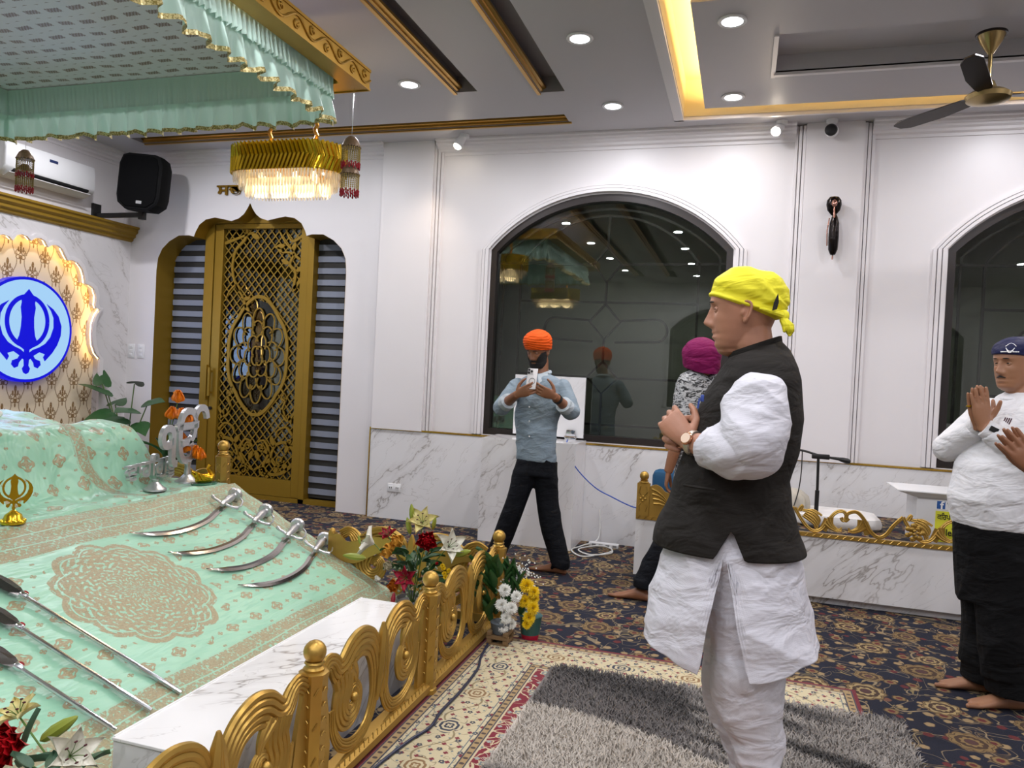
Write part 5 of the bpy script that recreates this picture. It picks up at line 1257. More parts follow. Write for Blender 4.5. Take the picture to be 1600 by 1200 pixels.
# pots of fresh flowers outside the railing
def fresh(B, label, flowers, leaves, pot):
    t = thing('potted_flowers', label, 'flowers', (0, 0, 0), 'fresh flowers in small pots by the corner of the railing')
    pot(t); tips = []
    for (u, v, y), mt, r in flowers:
        p = Vector(at('Y', y, u, v))-Vector(B); pompon(t, p, VIEW, mt, r); tips.append(p)
    for (u, v, y), d, L, W in leaves: leaf_at(t, Vector(at('Y', y, u, v))-Vector(B), d, L, W, M_LEAF, .25)
    stems(t, (0, 0, .08), tips); t.location = B; return t
def pot1(t):
    mb = MB(); 
    for k in range(4):
        for q in (-1, 1): mb.box(*((-.060, .060, q*.045-.012, q*.045+.012) if k % 2 == 0 else (q*.045-.012, q*.045+.012, -.060, .060)), k*.020, k*.020+.018)
    mb.build('crate', plain('bare_wood', '#8a6d4a', .8, 0, .3, 20), t, smooth=False)
    mb = MB(); mb.lathe([(0, .06), (.045, .062), (.058, .12), (.052, .125), (0, .115)], n=16); mb.build('pot', plain('grey_plastic_pot', '#59626a', .5), t)
def pot2(t):
    mb = MB(); mb.lathe([(0, 0), (.045, 0), (.052, .035)], n=20); mb.build('pot_foot', plain('red_pot', '#b01c3a', .35), t)
    mb = MB(); mb.lathe([(.052, .034), (.062, .13), (.066, .135), (.056, .13), (0, .12)], n=20); mb.build('pot', plain('green_pot', '#2c5a58', .35), t)
r_ = lambda a: rnd.uniform(-a, a)
fresh((-1.185, 3.89, 0), 'white chrysanthemums with big green leaves in a grey pot on a wooden crate', [((788, 922, 3.88), M_CHRW, .034), ((783, 945, 3.86), M_CHRW, .034), ((798, 950, 3.86), M_CHRW, .032), ((790, 966, 3.86), M_CHRW, .03), ((786, 980, 3.86), M_CHRW, .028), ((806, 932, 3.90), M_CHRW, .030), ((799, 975, 3.9), M_CHRW, .026)],
      [((755+rnd.uniform(-6, 20), 905+rnd.uniform(-14, 70), 3.9), (r_(.7)-.3, -.4, r_(.3)+.9), .12+.05*rnd.random(), .032) for _ in range(22)]+[((775, 960, 3.92), (.3, -.5, .8), .10, .02) for _ in range(3)], pot1)
fresh((-1.055, 4.03, 0), 'yellow chrysanthemums in a green pot with a red foot at the rug corner', [((822, 915, 3.95), M_CHRY, .038), ((833, 925, 3.95), M_CHRY, .032), ((819, 939, 3.95), M_CHRY, .034), ((832, 950, 3.93), M_CHRY, .034), ((826, 965, 3.93), M_CHRY, .034), ((834, 935, 3.97), M_CHRY, .028), ((823, 975, 3.92), M_CHRY, .026)],
      [((800+rnd.uniform(-12, 14), 905+rnd.uniform(-14, 60), 4.02), (r_(.6), -.3, .9), .09+.04*rnd.random(), .020) for _ in range(20)], pot2)
mb = MB()
for i in range(160): u, v = rnd.gauss(812, 14), rnd.gauss(898, 12); mb.sphere(tuple(Vector(at('Y', 4.03, u, v))), .0045, 4)
o = mb.build('filler_blossom', M_CHRW, bpy.data.objects['potted_flowers.001']); o['kind'] = 'stuff'
# tulips on the throne plinth
B = Vector((-3.55, 4.02, .672))
t = thing('tulip_vase', 'orange tulips with a slim vase behind the silver emblem', 'flowers', (0, 0, 0))
mb = MB(); mb.lathe([(0, 0), (.035, 0), (.045, .05), (.03, .11), (.035, .13), (0, .12)], n=18); mb.build('vase', plain('white_vase', '#d8d2c8', .3), t)
M_TULM = petal_mesh('petal', .070, .030, .12, M_TUL, cup=.75, tip=.5)
tips = []
for u, v, y in ((278, 622, 4.02), (268, 648, 4.0), (285, 650, 4.04), (292, 655, 4.0), (284, 688, 4.02), (288, 700, 3.99), (303, 708, 4.06), (312, 712, 4.08)):
    p = Vector(at('Y', y, u, v))-B; d = Vector((r_(.2), r_(.2), 1)); M = facing(p-d.normalized()*.03, d)
    o = put('tulip', (lambda m_: m_.sphere((0, 0, .02), (.018, .018, .022), 8) and m_.mesh('tulip', M_TUL))(MB()), t, M=M); tips.append(p-d.normalized()*.03)
    for k in range(6): put('petal', M_TULM, o, M=Matrix.Rotation(k*pi/3+.2, 4, 'Z') @ Matrix.Translation((.012, 0, 0)) @ Matrix.Rotation(-1.25+.1*(k % 2), 4, 'Y'))
for i in range(9): leaf_at(t, (0, 0, .13), (cos(i*.9), sin(i*.9), 1.0), .22, .018, M_LEAF, .5)
stems(t, (0, 0, .1), tips); t.location = B
# plant in the corner
t = thing('potted_plant', 'leafy green pot plant in the corner between the niche and the gold door', 'plant', (0, 0, 0)); B = Vector((-6.15, 6.38, 0))
mb = MB(); mb.lathe([(0, 0), (.13, 0), (.17, .30), (.18, .31), (.16, .29), (0, .27)], n=24); mb.build('pot', M_WPLAS, t)
HL = [(0, 0), (-.10, -.16), (-.06, -.42), (.0, -.46)]
def heart(name):
    mb = MB(); out = [(.0, .0), (-.12, .10), (-.14, .24), (-.05, .36), (.15, .38), (.42, .30), (.72, .15), (1.0, 0), (.72, -.15), (.42, -.30), (.15, -.38), (-.05, -.36), (-.14, -.24), (-.12, -.10)]
    vs = [(.32, 0, -.02, )]+[(x, y, .06-abs(y)*.25-.22*x*x) for x, y in out]; n = len(out)
    mb.add(vs, [(0, 1+i, 1+(i+1) % n) for i in range(n)]); mb.add([(x, y, z-.01) for x, y, z in vs], [(0, 1+(i+1) % n, 1+i) for i in range(n)]); return mb.mesh(name, M_LEAF, True, None, False)
hm = heart('leaf'); st = []
for u, v, y, az, L, up in ((168, 612, 6.3, 3.6, .30, .2), (205, 640, 6.30, -1.3, .30, .1), (193, 655, 6.25, -2.2, .28, 0), (232, 628, 6.45, .3, .27, .2), (172, 645, 6.25, 3.9, .28, -.1), (210, 600, 6.35, -.4, .22, .3), (180, 632, 6.4, 2.7, .25, .2), (218, 662, 6.3, -.6, .25, -.3), (160, 600, 6.3, 3.0, .24, .3), (190, 670, 6.2, -1.6, .3, -.3)):
    p = Vector(at('Y', y, u, v))-B; d = Vector((max(cos(az), -.15), sin(az) if p.y < .05 else -abs(sin(az)), up)); q = d.to_track_quat('X', 'Z').to_matrix().to_4x4(); q.translation = p; put('leaf', hm, t, M=q @ Matrix.Rotation(rnd.uniform(-.6, .6), 4, 'X') @ Matrix.Scale(L, 4)); st.append(p)
stems(t, (0, 0, .28), st, .006); t.location = B

# ================================================================ rugs
def persian():
    g = G('persian_rug'); x, y, z = g.sep(g.coord()); ex = g.min(x+1.28, .60-x); ey = g.min(4.0-y, y-.9); e = g.min(ex, ey)
    vert = g.gt(ey, ex, .0001)  # 1 on the side borders
    s_ = g.m('ADD', x*(1.-vert), y*vert)
    n = g.noise(g.comb(x, y), 8., 1.); nn = g.noise(g.comb(x, y), 220., 2.)
    line = lambda a, c, w_: g.lt(g.abs(a-c), w_, w_*.5)
    cream, navy, red, tan, crim = S('#cdc09c'), S('#2b3347'), S('#7a1f30'), S('#a98f63'), S('#6e0f22')
    slate = S('#6d7a80')
    # small sprigs everywhere
    def dots(P, r0, o, k=2., st=.5):
        a = y/P+o; b = x/P+g.floor(a)*st+o; u = (g.fract(b)-.5)*P; v = (g.fract(a)-.5)*P; r = g.len(u, v); th = g.atan2(v, u)
        return r/(r0*(.65+.35*g.abs(g.cos(th*k))))
    # main border: large rosettes linked by vines
    Pm = .34; u = (g.fract(s_/Pm)-.5)*Pm; v = e-.20; r = g.len(u, v*1.15); th = g.atan2(v, u); R = .068*(.72+.28*g.abs(g.cos(th*2.))); q = r/R
    ros = g.lt(q, 1., .05); rosc = g.mix(g.gt(g.sin(q*16.+g.cos(th*4.)*1.5), 0., .3), g.mix(g.gt(g.fract(s_/Pm*.5), .5, .01), navy, S('#8a6a45')), cream)
    wave = g.abs(v-g.sin(s_*2*pi/Pm)*.05)
    d1 = dots(.062, .011, .3); d2 = dots(.085, .013, .77, 2.5); d3 = dots(.047, .006, .1)
    vn = g.abs(g.noise(g.comb(x, y, 3.), 13., 1., .5, .6)-.5)
    c = cream
    c = g.mix(g.lt(vn, .010, .008)*.7, c, S('#6e6448')); c = g.mix(g.lt(d3, 1., .2), c, slate); c = g.mix(g.lt(d1, 1., .1), c, red); c = g.mix(g.lt(d2, 1., .1)*g.gt(d2, .35, .1), c, navy)
    c = g.mix(line(wave, 0., .0045)*.8, c, S('#7b6a45')); c = g.mix(ros, c, rosc)
    # guards
    gd = g.mix(g.gt(g.sin(s_*150.)*g.sin(e*120.), .35, .1), tan, S('#4a3b35'))
    for a, b in ((.018, .062), (.335, .372)):
        c = g.mix(g.gt(e, a, .001)*g.lt(e, b, .001), c, gd); c = g.mix(g.max(line(e, a+.003, .003), line(e, b-.003, .003)), c, navy)
    for a in (.080, .318): c = g.mix(line(e, a, .0022), c, S('#5f6d77'))
    c = g.mix(g.lt(e, .018, .001), c, crim)
    # field
    fv = g.abs(g.noise(g.comb(x, y, 9.), 8.5, 1.5, .55, 1.0)-.5); fv2 = g.abs(g.noise(g.comb(x, y, 1.), 12., 1., .5, .8)-.52)
    fl = dots(.115, .026, .4, 2.5); fl2 = dots(.07, .011, .15)
    f = g.mix(nn, S('#6d1024'), S('#86162f')); f = g.mix(g.max(g.lt(fv, .020, .006), g.lt(fv2, .012, .006)), f, cream)
    f = g.mix(g.lt(fl, 1., .08), f, g.mix(g.gt(g.sin(fl*9.), .2, .3), slate, cream)); f = g.mix(g.lt(fl2, 1., .1), f, S('#9fa6a0'))
    c = g.mix(g.gt(e, .372, .001), c, f); c = g.mix(line(e, .376, .004), c, cream)
    c = g.mix(nn*.22, c, (0.02, 0.02, 0.02, 1))
    g.bump(nn, .5, .003); return g.set(c, .95, 0, Sheen_Weight=.1)
mb = MB(); mb.box(-1.28, .60, .9, 4.0, .0, .010); o = mb.build('persian_rug', persian(), smooth=False); tag(o, 'cream bordered Persian rug with a crimson field in front of the railing', 'rug')
def shag():
    g = G('shaggy_pile'); x, y, z = g.sep(g.coord())
    def s(a, b): return g.sin(a*b)
    n = (g.noise(g.comb(x, y), 2.2, 1.)-.5)*.12
    # light dune at the lower left, dark bands running diagonally away from it
    t1 = y-(3.20-g.max(x+.62, 0.)*.42+n); a = x+.8
    d = y-3.25+x*.42
    grey = g.gt(d+n*2., .28, .18)     # paler at the far edge
    dark = g.lt(g.abs(d-.08+n), .10, .16)
    light1 = g.lt(t1, 0., .012)*g.lt(g.abs(y-2.92-x*.0), .34+0, .03)
    d2 = y-2.55+x*.45; dk2 = g.lt(g.abs(d2-.02), .02, .12); lt2 = g.gt(d2, .05, .05)
    c = g.mix(grey, S('#77716e'), S('#a29c97')); c = g.mix(dark, c, S('#3f3b3a'))
    right = g.gt(x, -.15, .05)
    streak = g.noise(g.comb(x*.9+y*.4, y*3.2+x*1.4), 2.4, 1.5); c = g.mix(right*g.gt(streak, .5, .08), c, S('#b3aca5')); c = g.mix(right*g.lt(streak, .44, .08)*.8, c, S('#4a4644'))
    c = g.mix(light1, c, S('#d9d0c4')); c = g.mix(g.lt(y, 2.62+n, .06)*.8, c, g.mix(g.gt(streak, .5, .1), S('#5a5553'), S('#a8a19a')))
    jn = g.noise(g.coord(), 190., 1.); c = g.mix(jn*.35, c, (0.03, .028, .027, 1))
    return g.set(c, .9, 0, Sheen_Weight=.4)
N = 62000; SX0, SX1, SY0, SY1 = -.84, .72, 2.15, 3.66
px = rng.uniform(SX0, SX1, N); py = rng.uniform(SY0, SY1, N); keep = (np.abs((px-SX0)*(SX1-px)) > 0); rad = .05
ang = rng.uniform(0, 2*pi, N); ln_ = rng.uniform(.022, .040, N); tl = rng.uniform(.25, 1.0, N)*ln_; wdt = .0022
dx, dy = np.cos(ang), np.sin(ang); ox, oy = -dy*wdt, dx*wdt
skew = .03*(py-SY0); px = px+skew*.6
bx = np.stack([px-ox, py-oy, np.full(N, .012)], 1); b2 = np.stack([px+ox, py+oy, np.full(N, .012)], 1)
mx_ = np.stack([px+dx*tl*.4+ox, py+dy*tl*.4+oy, .012+ln_*.7], 1); m2_ = np.stack([px+dx*tl*.4-ox, py+dy*tl*.4-oy, .012+ln_*.7], 1)
tp = np.stack([px+dx*tl, py+dy*tl, .012+ln_], 1)
V = np.stack([bx, b2, mx_, m2_, tp], 1).reshape(-1, 3); base = np.arange(N)*5
Fq = np.stack([base, base+1, base+2, base+3], 1); Ft = np.stack([base+3, base+2, base+4], 1)
me = bpy.data.meshes.new('rug_pile'); me.vertices.add(len(V)); me.vertices.foreach_set('co', V.astype('f').ravel())
loops = np.concatenate([Fq.ravel(), Ft.ravel()]); me.loops.add(len(loops)); me.loops.foreach_set('vertex_index', loops.astype('i'))
ls = np.concatenate([np.arange(N)*4, 4*N+np.arange(N)*3]); me.polygons.add(2*N); me.polygons.foreach_set('loop_start', ls.astype('i')); me.update(calc_edges=True); me.validate()
M_SHAG = shag(); me.materials.append(M_SHAG)
t = thing('shaggy_rug', 'grey wave-patterned shaggy rug under the man in the dark vest', 'rug', (0, 0, 0))
mb = MB(); mb.box(SX0, SX1+.01, SY0, SY1, .010, .016); mb.build('backing', M_SHAG, t, smooth=False)
o = put('rug_pile', me, t); o['kind'] = 'stuff'

# ================================================================ cables
def cable(pts, r, mat, label, name='cable'):
    mb = MB(); mb.tube(catmull(pts, 8), r, 8); o = mb.build(name, mat); return tag(o, label, 'cable')
cable([(-1.225, 3.80, .022), (-1.20, 3.62, .018), (-1.165, 3.47, .018), (-1.15, 3.2, .018), (-1.153, 2.98, .018), (-1.14, 2.83, .018), (-1.17, 2.70, .018), (-1.20, 2.48, .018), (-1.21, 2.2, .018)], .0065, plain('navy_cable', '#1c2440', .4), 'dark blue cable lying along the left edge of the Persian rug')
cable([(-1.43, 6.42, .915), (-1.40, 6.27, .86), (-1.30, 6.22, .70), (-1.13, 6.2, .555), (-.96, 6.1, .50), (-.80, 5.9, .482), (-.72, 5.85, .475)], .005, plain('blue_network_cable', '#1c49a8', .4), 'blue network cable sagging from the marble cabinet to the stage')
cable([(-1.15, 6.62, .3), (-1.14, 6.55, .06), (-1.25, 6.40, .012), (-1.30, 6.2, .012), (-1.18, 6.02, .012), (-1.05, 6.15, .012), (-.98, 6.35, .012), (-1.1, 6.44, .02), (-1.25, 6.25, .014), (-1.12, 6.08, .018), (-.97, 6.24, .014), (-1.02, 6.45, .02)], .006, plain('white_cable', '#d9d9d6', .4), 'white power cable coiled on the carpet beside the marble cabinet')
t = thing('power_strip', 'white power strip on the carpet by the coiled white cable', 'power strip', (-1.08, 6.5, .0))
mb = MB(); mb.box(-.13, .13, -.028, .028, .0, .035, bev=.005); mb.build('strip_body', M_WPLAS, t, loc=(0, 0, 0))
for k in range(4): mb = MB(); mb.box(-.10+k*.06, -.065+k*.06, -.030, -.026, .008, .026); mb.build('socket', plain('grey_socket', '#8b8b8b', .5) if k == 0 else bpy.data.materials['grey_socket'], t, loc=(0, 0, 0), smooth=False)

# ================================================================ marble cabinet with lid, stage contents
t = thing('marble_cabinet', 'white marble cabinet with its lid raised behind the man in the orange turban', 'cabinet', (-1.74, 6.4, 0))
mb = MB(); mb.box(-2.14, -1.31, 6.20, 6.64, 0, .90); mb.build('carcass', marble('cabinet_marble', '#ebe9ea', '#9a928c', .8), t, smooth=False)
mb = MB(); mb.box(-1.985, -1.33, 6.595, 6.62, .92, 1.46); mb.build('lid', M_MARB, t, smooth=False)
for x in (-1.86, -1.44):
    mb = MB(); mb.box(x-.05, x+.05, 6.56, 6.595, .90, .925, bev=.004); mb.box(x-.04, x+.04, 6.575, 6.595, .93, .99, bev=.004); mb.lathe([(0, -.055), (.010, -.055), (.010, .055), (0, .055)], n=8, M=Matrix.Translation((x, 6.575, .925)) @ Matrix.Rotation(pi/2, 4, 'Y')); mb.build('hinge', M_CHROME, t)
t = thing('microphone_stand', 'black microphone stand with a short boom on the stage', 'microphone stand', (.56, 5.9, .466))
mb = MB(); mb.lathe([(0, 0), (.11, 0), (.11, .012), (.02, .02), (0, .02)], n=24); mb.build('base_plate', M_BLACK, t, loc=(0, 0, 0))
mb = MB(); mb.tube([(0, 0, .01), (0, 0, .30)], .008, 10); mb.build('lower_pole', M_CHROME, t, loc=(0, 0, 0)); mb = MB(); mb.tube([(0, 0, .09), (0, 0, .26)], .015, 12); mb.tube([(0, 0, .26), (-.005, 0, .50)], .010, 10); mb.box(-.05, .07, -.02, .02, .49, .525, bev=.004); mb.build('pole', M_BLACK, t, loc=(0, 0, 0))
mb = MB(); mb.tube([(-.17, 0, .548), (-.10, 0, .54), (0, 0, .515), (.10, 0, .502)], .008, 8); mb.build('boom', M_BLACK, t, loc=(0, 0, 0))
mb = MB(); mb.tube([(.06, 0, .505), (.13, 0, .50), (.16, 0, .495), (.19, -.002, .488), (.21, -.002, .484)], [.008, .012, .018, .021, .012], 12); mb.build('microphone', M_BLACK, t, loc=(0, 0, 0))
cable([(.445, 5.92, 1.005), (.445, 5.91, .85), (.43, 5.90, .70), (.39, 5.88, .56), (.33, 5.86, .48), (.25, 5.84, .473)], .004, M_BLACK, 'thin black microphone cable hanging down to the stage')
t = thing('drum', 'round drum under a pleated beige cloth cover beside the microphone stand', 'drum', (.36, 6.05, .466))
mb = MB()
R = []
for r, z in ((.0, .0), (.12, .002), (.165, .06), (.17, .13), (.155, .19), (.10, .235), (.0, .25)): R.append([((max(r, .001)*(1+.03*sin(14*2*pi*j/112)))*cos(2*pi*j/112), (max(r, .001)*(1+.03*sin(14*2*pi*j/112)))*sin(2*pi*j/112), z) for j in range(112)])
mb.rings(R); mb.build('cloth_cover', plain('beige_cotton', '#b9b3a6', .85), t, loc=(0, 0, 0), auto=60)
t = thing('floor_cushion', 'flat white cushion lying on the stage behind the gold scrolls', 'cushion', (.70, 6.05, .466))
mb = MB(); mb.rings([[(a*s_, b*s_, z) for a, b in rr_] for rr_ in [[(.30*c_[0], .22*c_[1]) for c_ in [(max(-1, min(1, 1.25*cos(2*pi*j/40))), max(-1, min(1, 1.25*sin(2*pi*j/40)))) for j in range(40)]]] for s_, z in ((.90, 0), (.98, .02), (1, .05), (.96, .085), (.6, .105), (.05, .11))]); mb.build('cushion_body', plain('white_fabric', '#e3e0dd', .8, bump=.2, bs=12), t, loc=(0, 0, 0))
t = thing('teal_cushion', 'teal blue cushion behind the left end of the stage railing', 'cushion', (-.50, 6.05, .466))
mb = MB(); mb.box(-.14, .14, -.09, .09, .0, .30, bev=.045); mb.build('cushion_body', plain('teal_velvet', '#0e4a70', .7, bump=.2, bs=10), t, loc=(0, 0, 0))
t = thing('donation_box', 'white donation box with printed notices and a flared top on the stage', 'box', (1.36, 5.80, .466))
mb = MB(); mb.box(-.20, .26, -.16, .16, 0, .31); mb.build('box_body', M_WPLAS, t, loc=(0, 0, 0), smooth=False)
mb = MB(); mb.rings([[(-.22, -.18, .31), (.28, -.18, .31), (.28, .18, .31), (-.22, .18, .31)], [(-.33, -.22, .345), (.34, -.22, .345), (.34, .2, .345), (-.33, .2, .345)], [(-.33, -.22, .352), (.34, -.22, .352), (.34, .2, .352), (-.33, .2, .352)]]); mb.build('flared_top', M_WPLAS, t, loc=(0, 0, 0), smooth=False)
mb = MB(); mb.box(-.085, .25, -.163, -.16, .02, .225); mb.build('yellow_notice', plain('yellow_paper', '#e3e23a', .6), t, loc=(0, 0, 0), smooth=False)
mb = MB(); mb.box(-.085, .25, -.1632, -.16, .235, .30); mb.build('white_notice', plain('white_paper', '#f4f4f2', .6), t, loc=(0, 0, 0), smooth=False)
mb = MB(); mb.box(-.080, -.030, -.1645, -.163, .240, .292, bev=.0005); lg = mb.build('blue_logo', plain('logo_blue', '#2c5fa8', .5), t, loc=(0, 0, 0), smooth=False)
M_INK = plain('black_ink', '#0d0d0d', .6); M_WINK = plain('white_ink', '#ffffff', .6)
def put_text(par, body, size, x, z, y, mat, sx=1., bold=True, left=True):
    me = text_mesh(body, size, .0012, mat, 'printed_text', bold); xs = [v.co.x for v in me.vertices]; x0 = min(xs)
    for v in me.vertices: v.co = (x+(v.co.x-(x0 if left else 0))*sx, y-v.co.z, z+v.co.y)
    o = put('printed_text', me, par, loc=(0, 0, 0)); o.matrix_parent_inverse = Matrix(); return o
put_text(t, 'f', .075, -.062, .262, -.1655, M_WINK, 1.1)
put_text(t, 'CEBU IN', .026, -.020, .281, -.1645, M_INK, .95); put_text(t, 'AND C', .024, .012, .255, -.1645, M_INK, .95)
put_text(t, 'ਕਿਰਪਾ ਕਰਕੇ', .050, -.075, .185, -.1645, M_INK, .75); put_text(t, 'Silen', .062, -.055, .085, -.1645, M_INK, .85)
# ================================================================ people
def lerp_tab(T, z):
    if z <= T[0][0]: return T[0][1]
    for (a, x), (b, y) in zip(T, T[1:]):
        if z <= b: return x+(y-x)*(z-a)/(b-a)
    return T[-1][1]
HF = [(-.122, .030), (-.116, .060), (-.104, .082), (-.094, .088), (-.085, .088), (-.0735, .092), (-.0625, .091), (-.055, .094), (-.042, .096), (-.022, .096), (0, .096), (.022, .100), (.035, .105), (.052, .105), (.075, .097), (.095, .080), (.110, .055), (.120, .027), (.125, .004)]
HB = [(-.122, .010), (-.10, -.030), (-.07, -.058), (-.03, -.080), (0, -.090), (.04, -.098), (.07, -.093), (.095, -.076), (.11, -.052), (.12, -.024), (.125, -.004)]
HW = [(-.122, .018), (-.116, .030), (-.10, .045), (-.08, .054), (-.05, .063), (-.02, .070), (.01, .074), (.04, .076), (.065, .074), (.085, .065), (.10, .051), (.115, .029), (.122, .013), (.125, .003)]
NP = [(-.048, 0), (-.042, .010), (-.036, .022), (-.029, .029), (-.020, .026), (-.010, .021), (.0, .0165), (.012, .010), (.022, .004), (.032, 0)]
NW = [(-.048, .012), (-.040, .0165), (-.030, .0145), (-.018, .0095), (.0, .0075), (.03, .009)]
gs = lambda v, c, w_: math.exp(-((v-c)/w_)**2)
def head_pt(a, z, fat=1., off=0.):
    xf, xb, hw = lerp_tab(HF, z), lerp_tab(HB, z), lerp_tab(HW, z)*fat
    c, s = cos(a), sin(a); cx = (xf+xb)/2+.012; 
    rx = (xf-cx) if c > 0 else (cx-xb); e = .86 if c > 0 else 1.
    x = cx+rx*abs(c)**e*(1 if c > 0 else -1); y = hw*abs(s)**.92*(1 if s > 0 else -1)
    if c > 0:
        ay = abs(y)
        x += lerp_tab(NP, z)*gs(y, 0, lerp_tab(NW, z))
        x += .004*gs(ay, .0165, .006)*gs(z, -.036, .007)
        x -= .010*gs(ay, .032, .013)*gs(z, .012, .010)
        x += .005*gs(ay, .028, .018)*gs(z, .034, .007)
        x += .004*gs(ay, .045, .016)*gs(z, -.016, .016)
        x += .0045*gs(y, 0, .020)*gs(z, -.0565, .0042)+.005*gs(y, 0, .018)*gs(z, -.0715, .005)
        x -= .0045*gs(y, 0, .026)*gs(z, -.0638, .0022)
        x -= .003*gs(y, 0, .022)*gs(z, -.083, .006)
        x -= .002*gs(ay, .028, .007)*gs(z, -.048, .014)
    r = hypot(x-cx, y) or 1e-6
    zz = z
    if off:
        x += (x-cx)/r*off; y += y/r*off; zz = z+off*max(0, (z-.05)/.075)
    return (x, y, zz)
def head_shape(mb, M, fat=1.):
    Z = [-.122+.247*(i/90) for i in range(91)]
    mb.rings([[head_pt(2*pi*j/80, z, fat) for j in range(80)] for z in Z], M=M)
    for s in (1, -1):   # ears
        y0 = s*.073*fat; E = [(.004, -.026), (-.006, -.012), (-.012, .006), (-.013, .022), (-.004, .032), (.008, .030), (.013, .020)]
        mb.tube(catmull([(x, y0+s*(.008+.006*(x < 0)), z) for x, z in E], 4), lambda t: .0048, 8, M=M)
        mb.rings([[(x, y0+s*q, z) for x, z in ((.002, -.028), (-.008, -.016), (-.012, .004), (-.012, .024), (0, .030), (.010, .024), (.010, 0), (.010, -.018))] for q in (-.008, .006)], M=M)
        mb.sphere((.011, y0+s*.006, -.002), (.005, .005, .009), 8, M=M); mb.sphere((.003, y0+s*.006, -.026), (.008, .005, .008), 8, M=M)
def shell(mask, thick, M, fat=1., nz=110, na=110, zr=(-.122, .125), inset=-.006):
    """closed skin lying inside the head except where mask(x, y, z) > 0"""
    mb = MB(); R = []
    for i in range(nz):
        z = zr[0]+(zr[1]-zr[0])*i/(nz-1); row = []
        for j in range(na):
            a = 2*pi*j/na; p = head_pt(a, z, fat); m_ = max(0., min(1., mask(*p))); th = thick(*p) if callable(thick) else thick
            row.append(head_pt(a, z, fat, inset+(th-inset)*m_))
        R.append(row)
    mb.rings(R, M=M); return mb
def skin(name, hexc):
    g = G(name); p = g.coord(); c = S(hexc); n = g.noise(p, 14., 4.)
    q = g.mix(n, tuple(x*.78 for x in c[:3])+(1,), tuple(min(1, x*1.12) for x in c[:3])+(1,))
    g.bump(g.noise(p, 260., 2.), .12, .002)
    return g.set(q, .46, 0, Subsurface_Weight=.08, Subsurface_Radius=(.012, .005, .003), Subsurface_Scale=.6)
M_EYE = plain('eye_white', '#d9d3cc', .15); M_IRIS = plain('dark_iris', '#1c120c', .08); M_BEARD = plain('black_hair', '#0f0c0b', .75, bump=.6, bs=240); M_GREYH = plain('greying_hair', '#3b3431', .8, bump=.5, bs=240)
def frame_of(pos, fwd, up=(0, 0, 1), sc=1.):
    x = Vector(fwd).normalized(); z = Vector(up); z = (z-x*z.dot(x)).normalized(); y = z.cross(x)
    return Matrix(((x.x*sc, y.x*sc, z.x*sc, pos[0]), (x.y*sc, y.y*sc, z.y*sc, pos[1]), (x.z*sc, y.z*sc, z.z*sc, pos[2]), (0, 0, 0, 1)))
def face_parts(par, M, skin_m, brow=M_BEARD, look=(1, 0, 0), closed=0.):
    for s in (1, -1):
        c = Vector((.0780, s*.031, .011))
        mb = MB(); mb.sphere(tuple(c), .0125, 16, M=M); e = mb.build('eye', M_EYE, par)
        mb = MB(); d = Vector(look).normalized(); q = d.to_track_quat('Z', 'Y').to_matrix().to_4x4(); q.translation = c
        mb.lathe([(.0058, .0112), (.005, .0122), (0, .0128)], n=14, M=M @ q); mb.build('iris', M_IRIS, e)
        mb = MB()   # lids: upper and lower rims over the ball
        for up, h in ((1, .0058*(1-closed)), (-1, -.0050)):
            P = []
            for i in range(11):
                u = (i/10-.5)*2; y = u*.0155; z = h*(1-u*u); r2 = .0133**2-min(.0132, abs(y))**2*.85-z*z
                P.append((c.x+sqrt(max(r2, .0000008)), c.y+y, c.z+z))
            mb.tube(P, lambda t_: .0021, 6, M=M)
            if up == 1:
                PU = P
                for k in range(1, 4): mb.tube([(x-.0014*k, y, z+.0020*k) for x, y, z in P], lambda t_: .0023, 6, M=M)
            else:
                for k in range(1, 3): mb.tube([(x-.0014*k, y, z-.0020*k) for x, y, z in P], lambda t_: .0022, 6, M=M)
        mb.build('eyelids', skin_m, e)
        mb = MB(); mb.tube([(c.x+(c2[0]-c.x)*1.03, c2[1], c2[2]-.0012) for c2 in PU], lambda t_: .0011, 5, M=M); mb.build('eyelashes', M_BEARD, e)
    mk = lambda x, y, z: (1 if x > .04 else 0)*max(0, 1.2-((abs(y)-.031)/.021)**2-((z-.0335+.10*max(0, abs(y)-.035))/.0045)**2)
    shell(mk, .0022, M, 1., 130, 130, (.015, .05)).build('eyebrows', brow, par, auto=None)
def limb(mb, pts, rs, n=14): mb.tube(catmull(pts, 6), [lerp_tab(list(enumerate(rs)), i*(len(rs)-1)/(6*(len(pts)-1))) for i in range(6*(len(pts)-1)+1)], n)
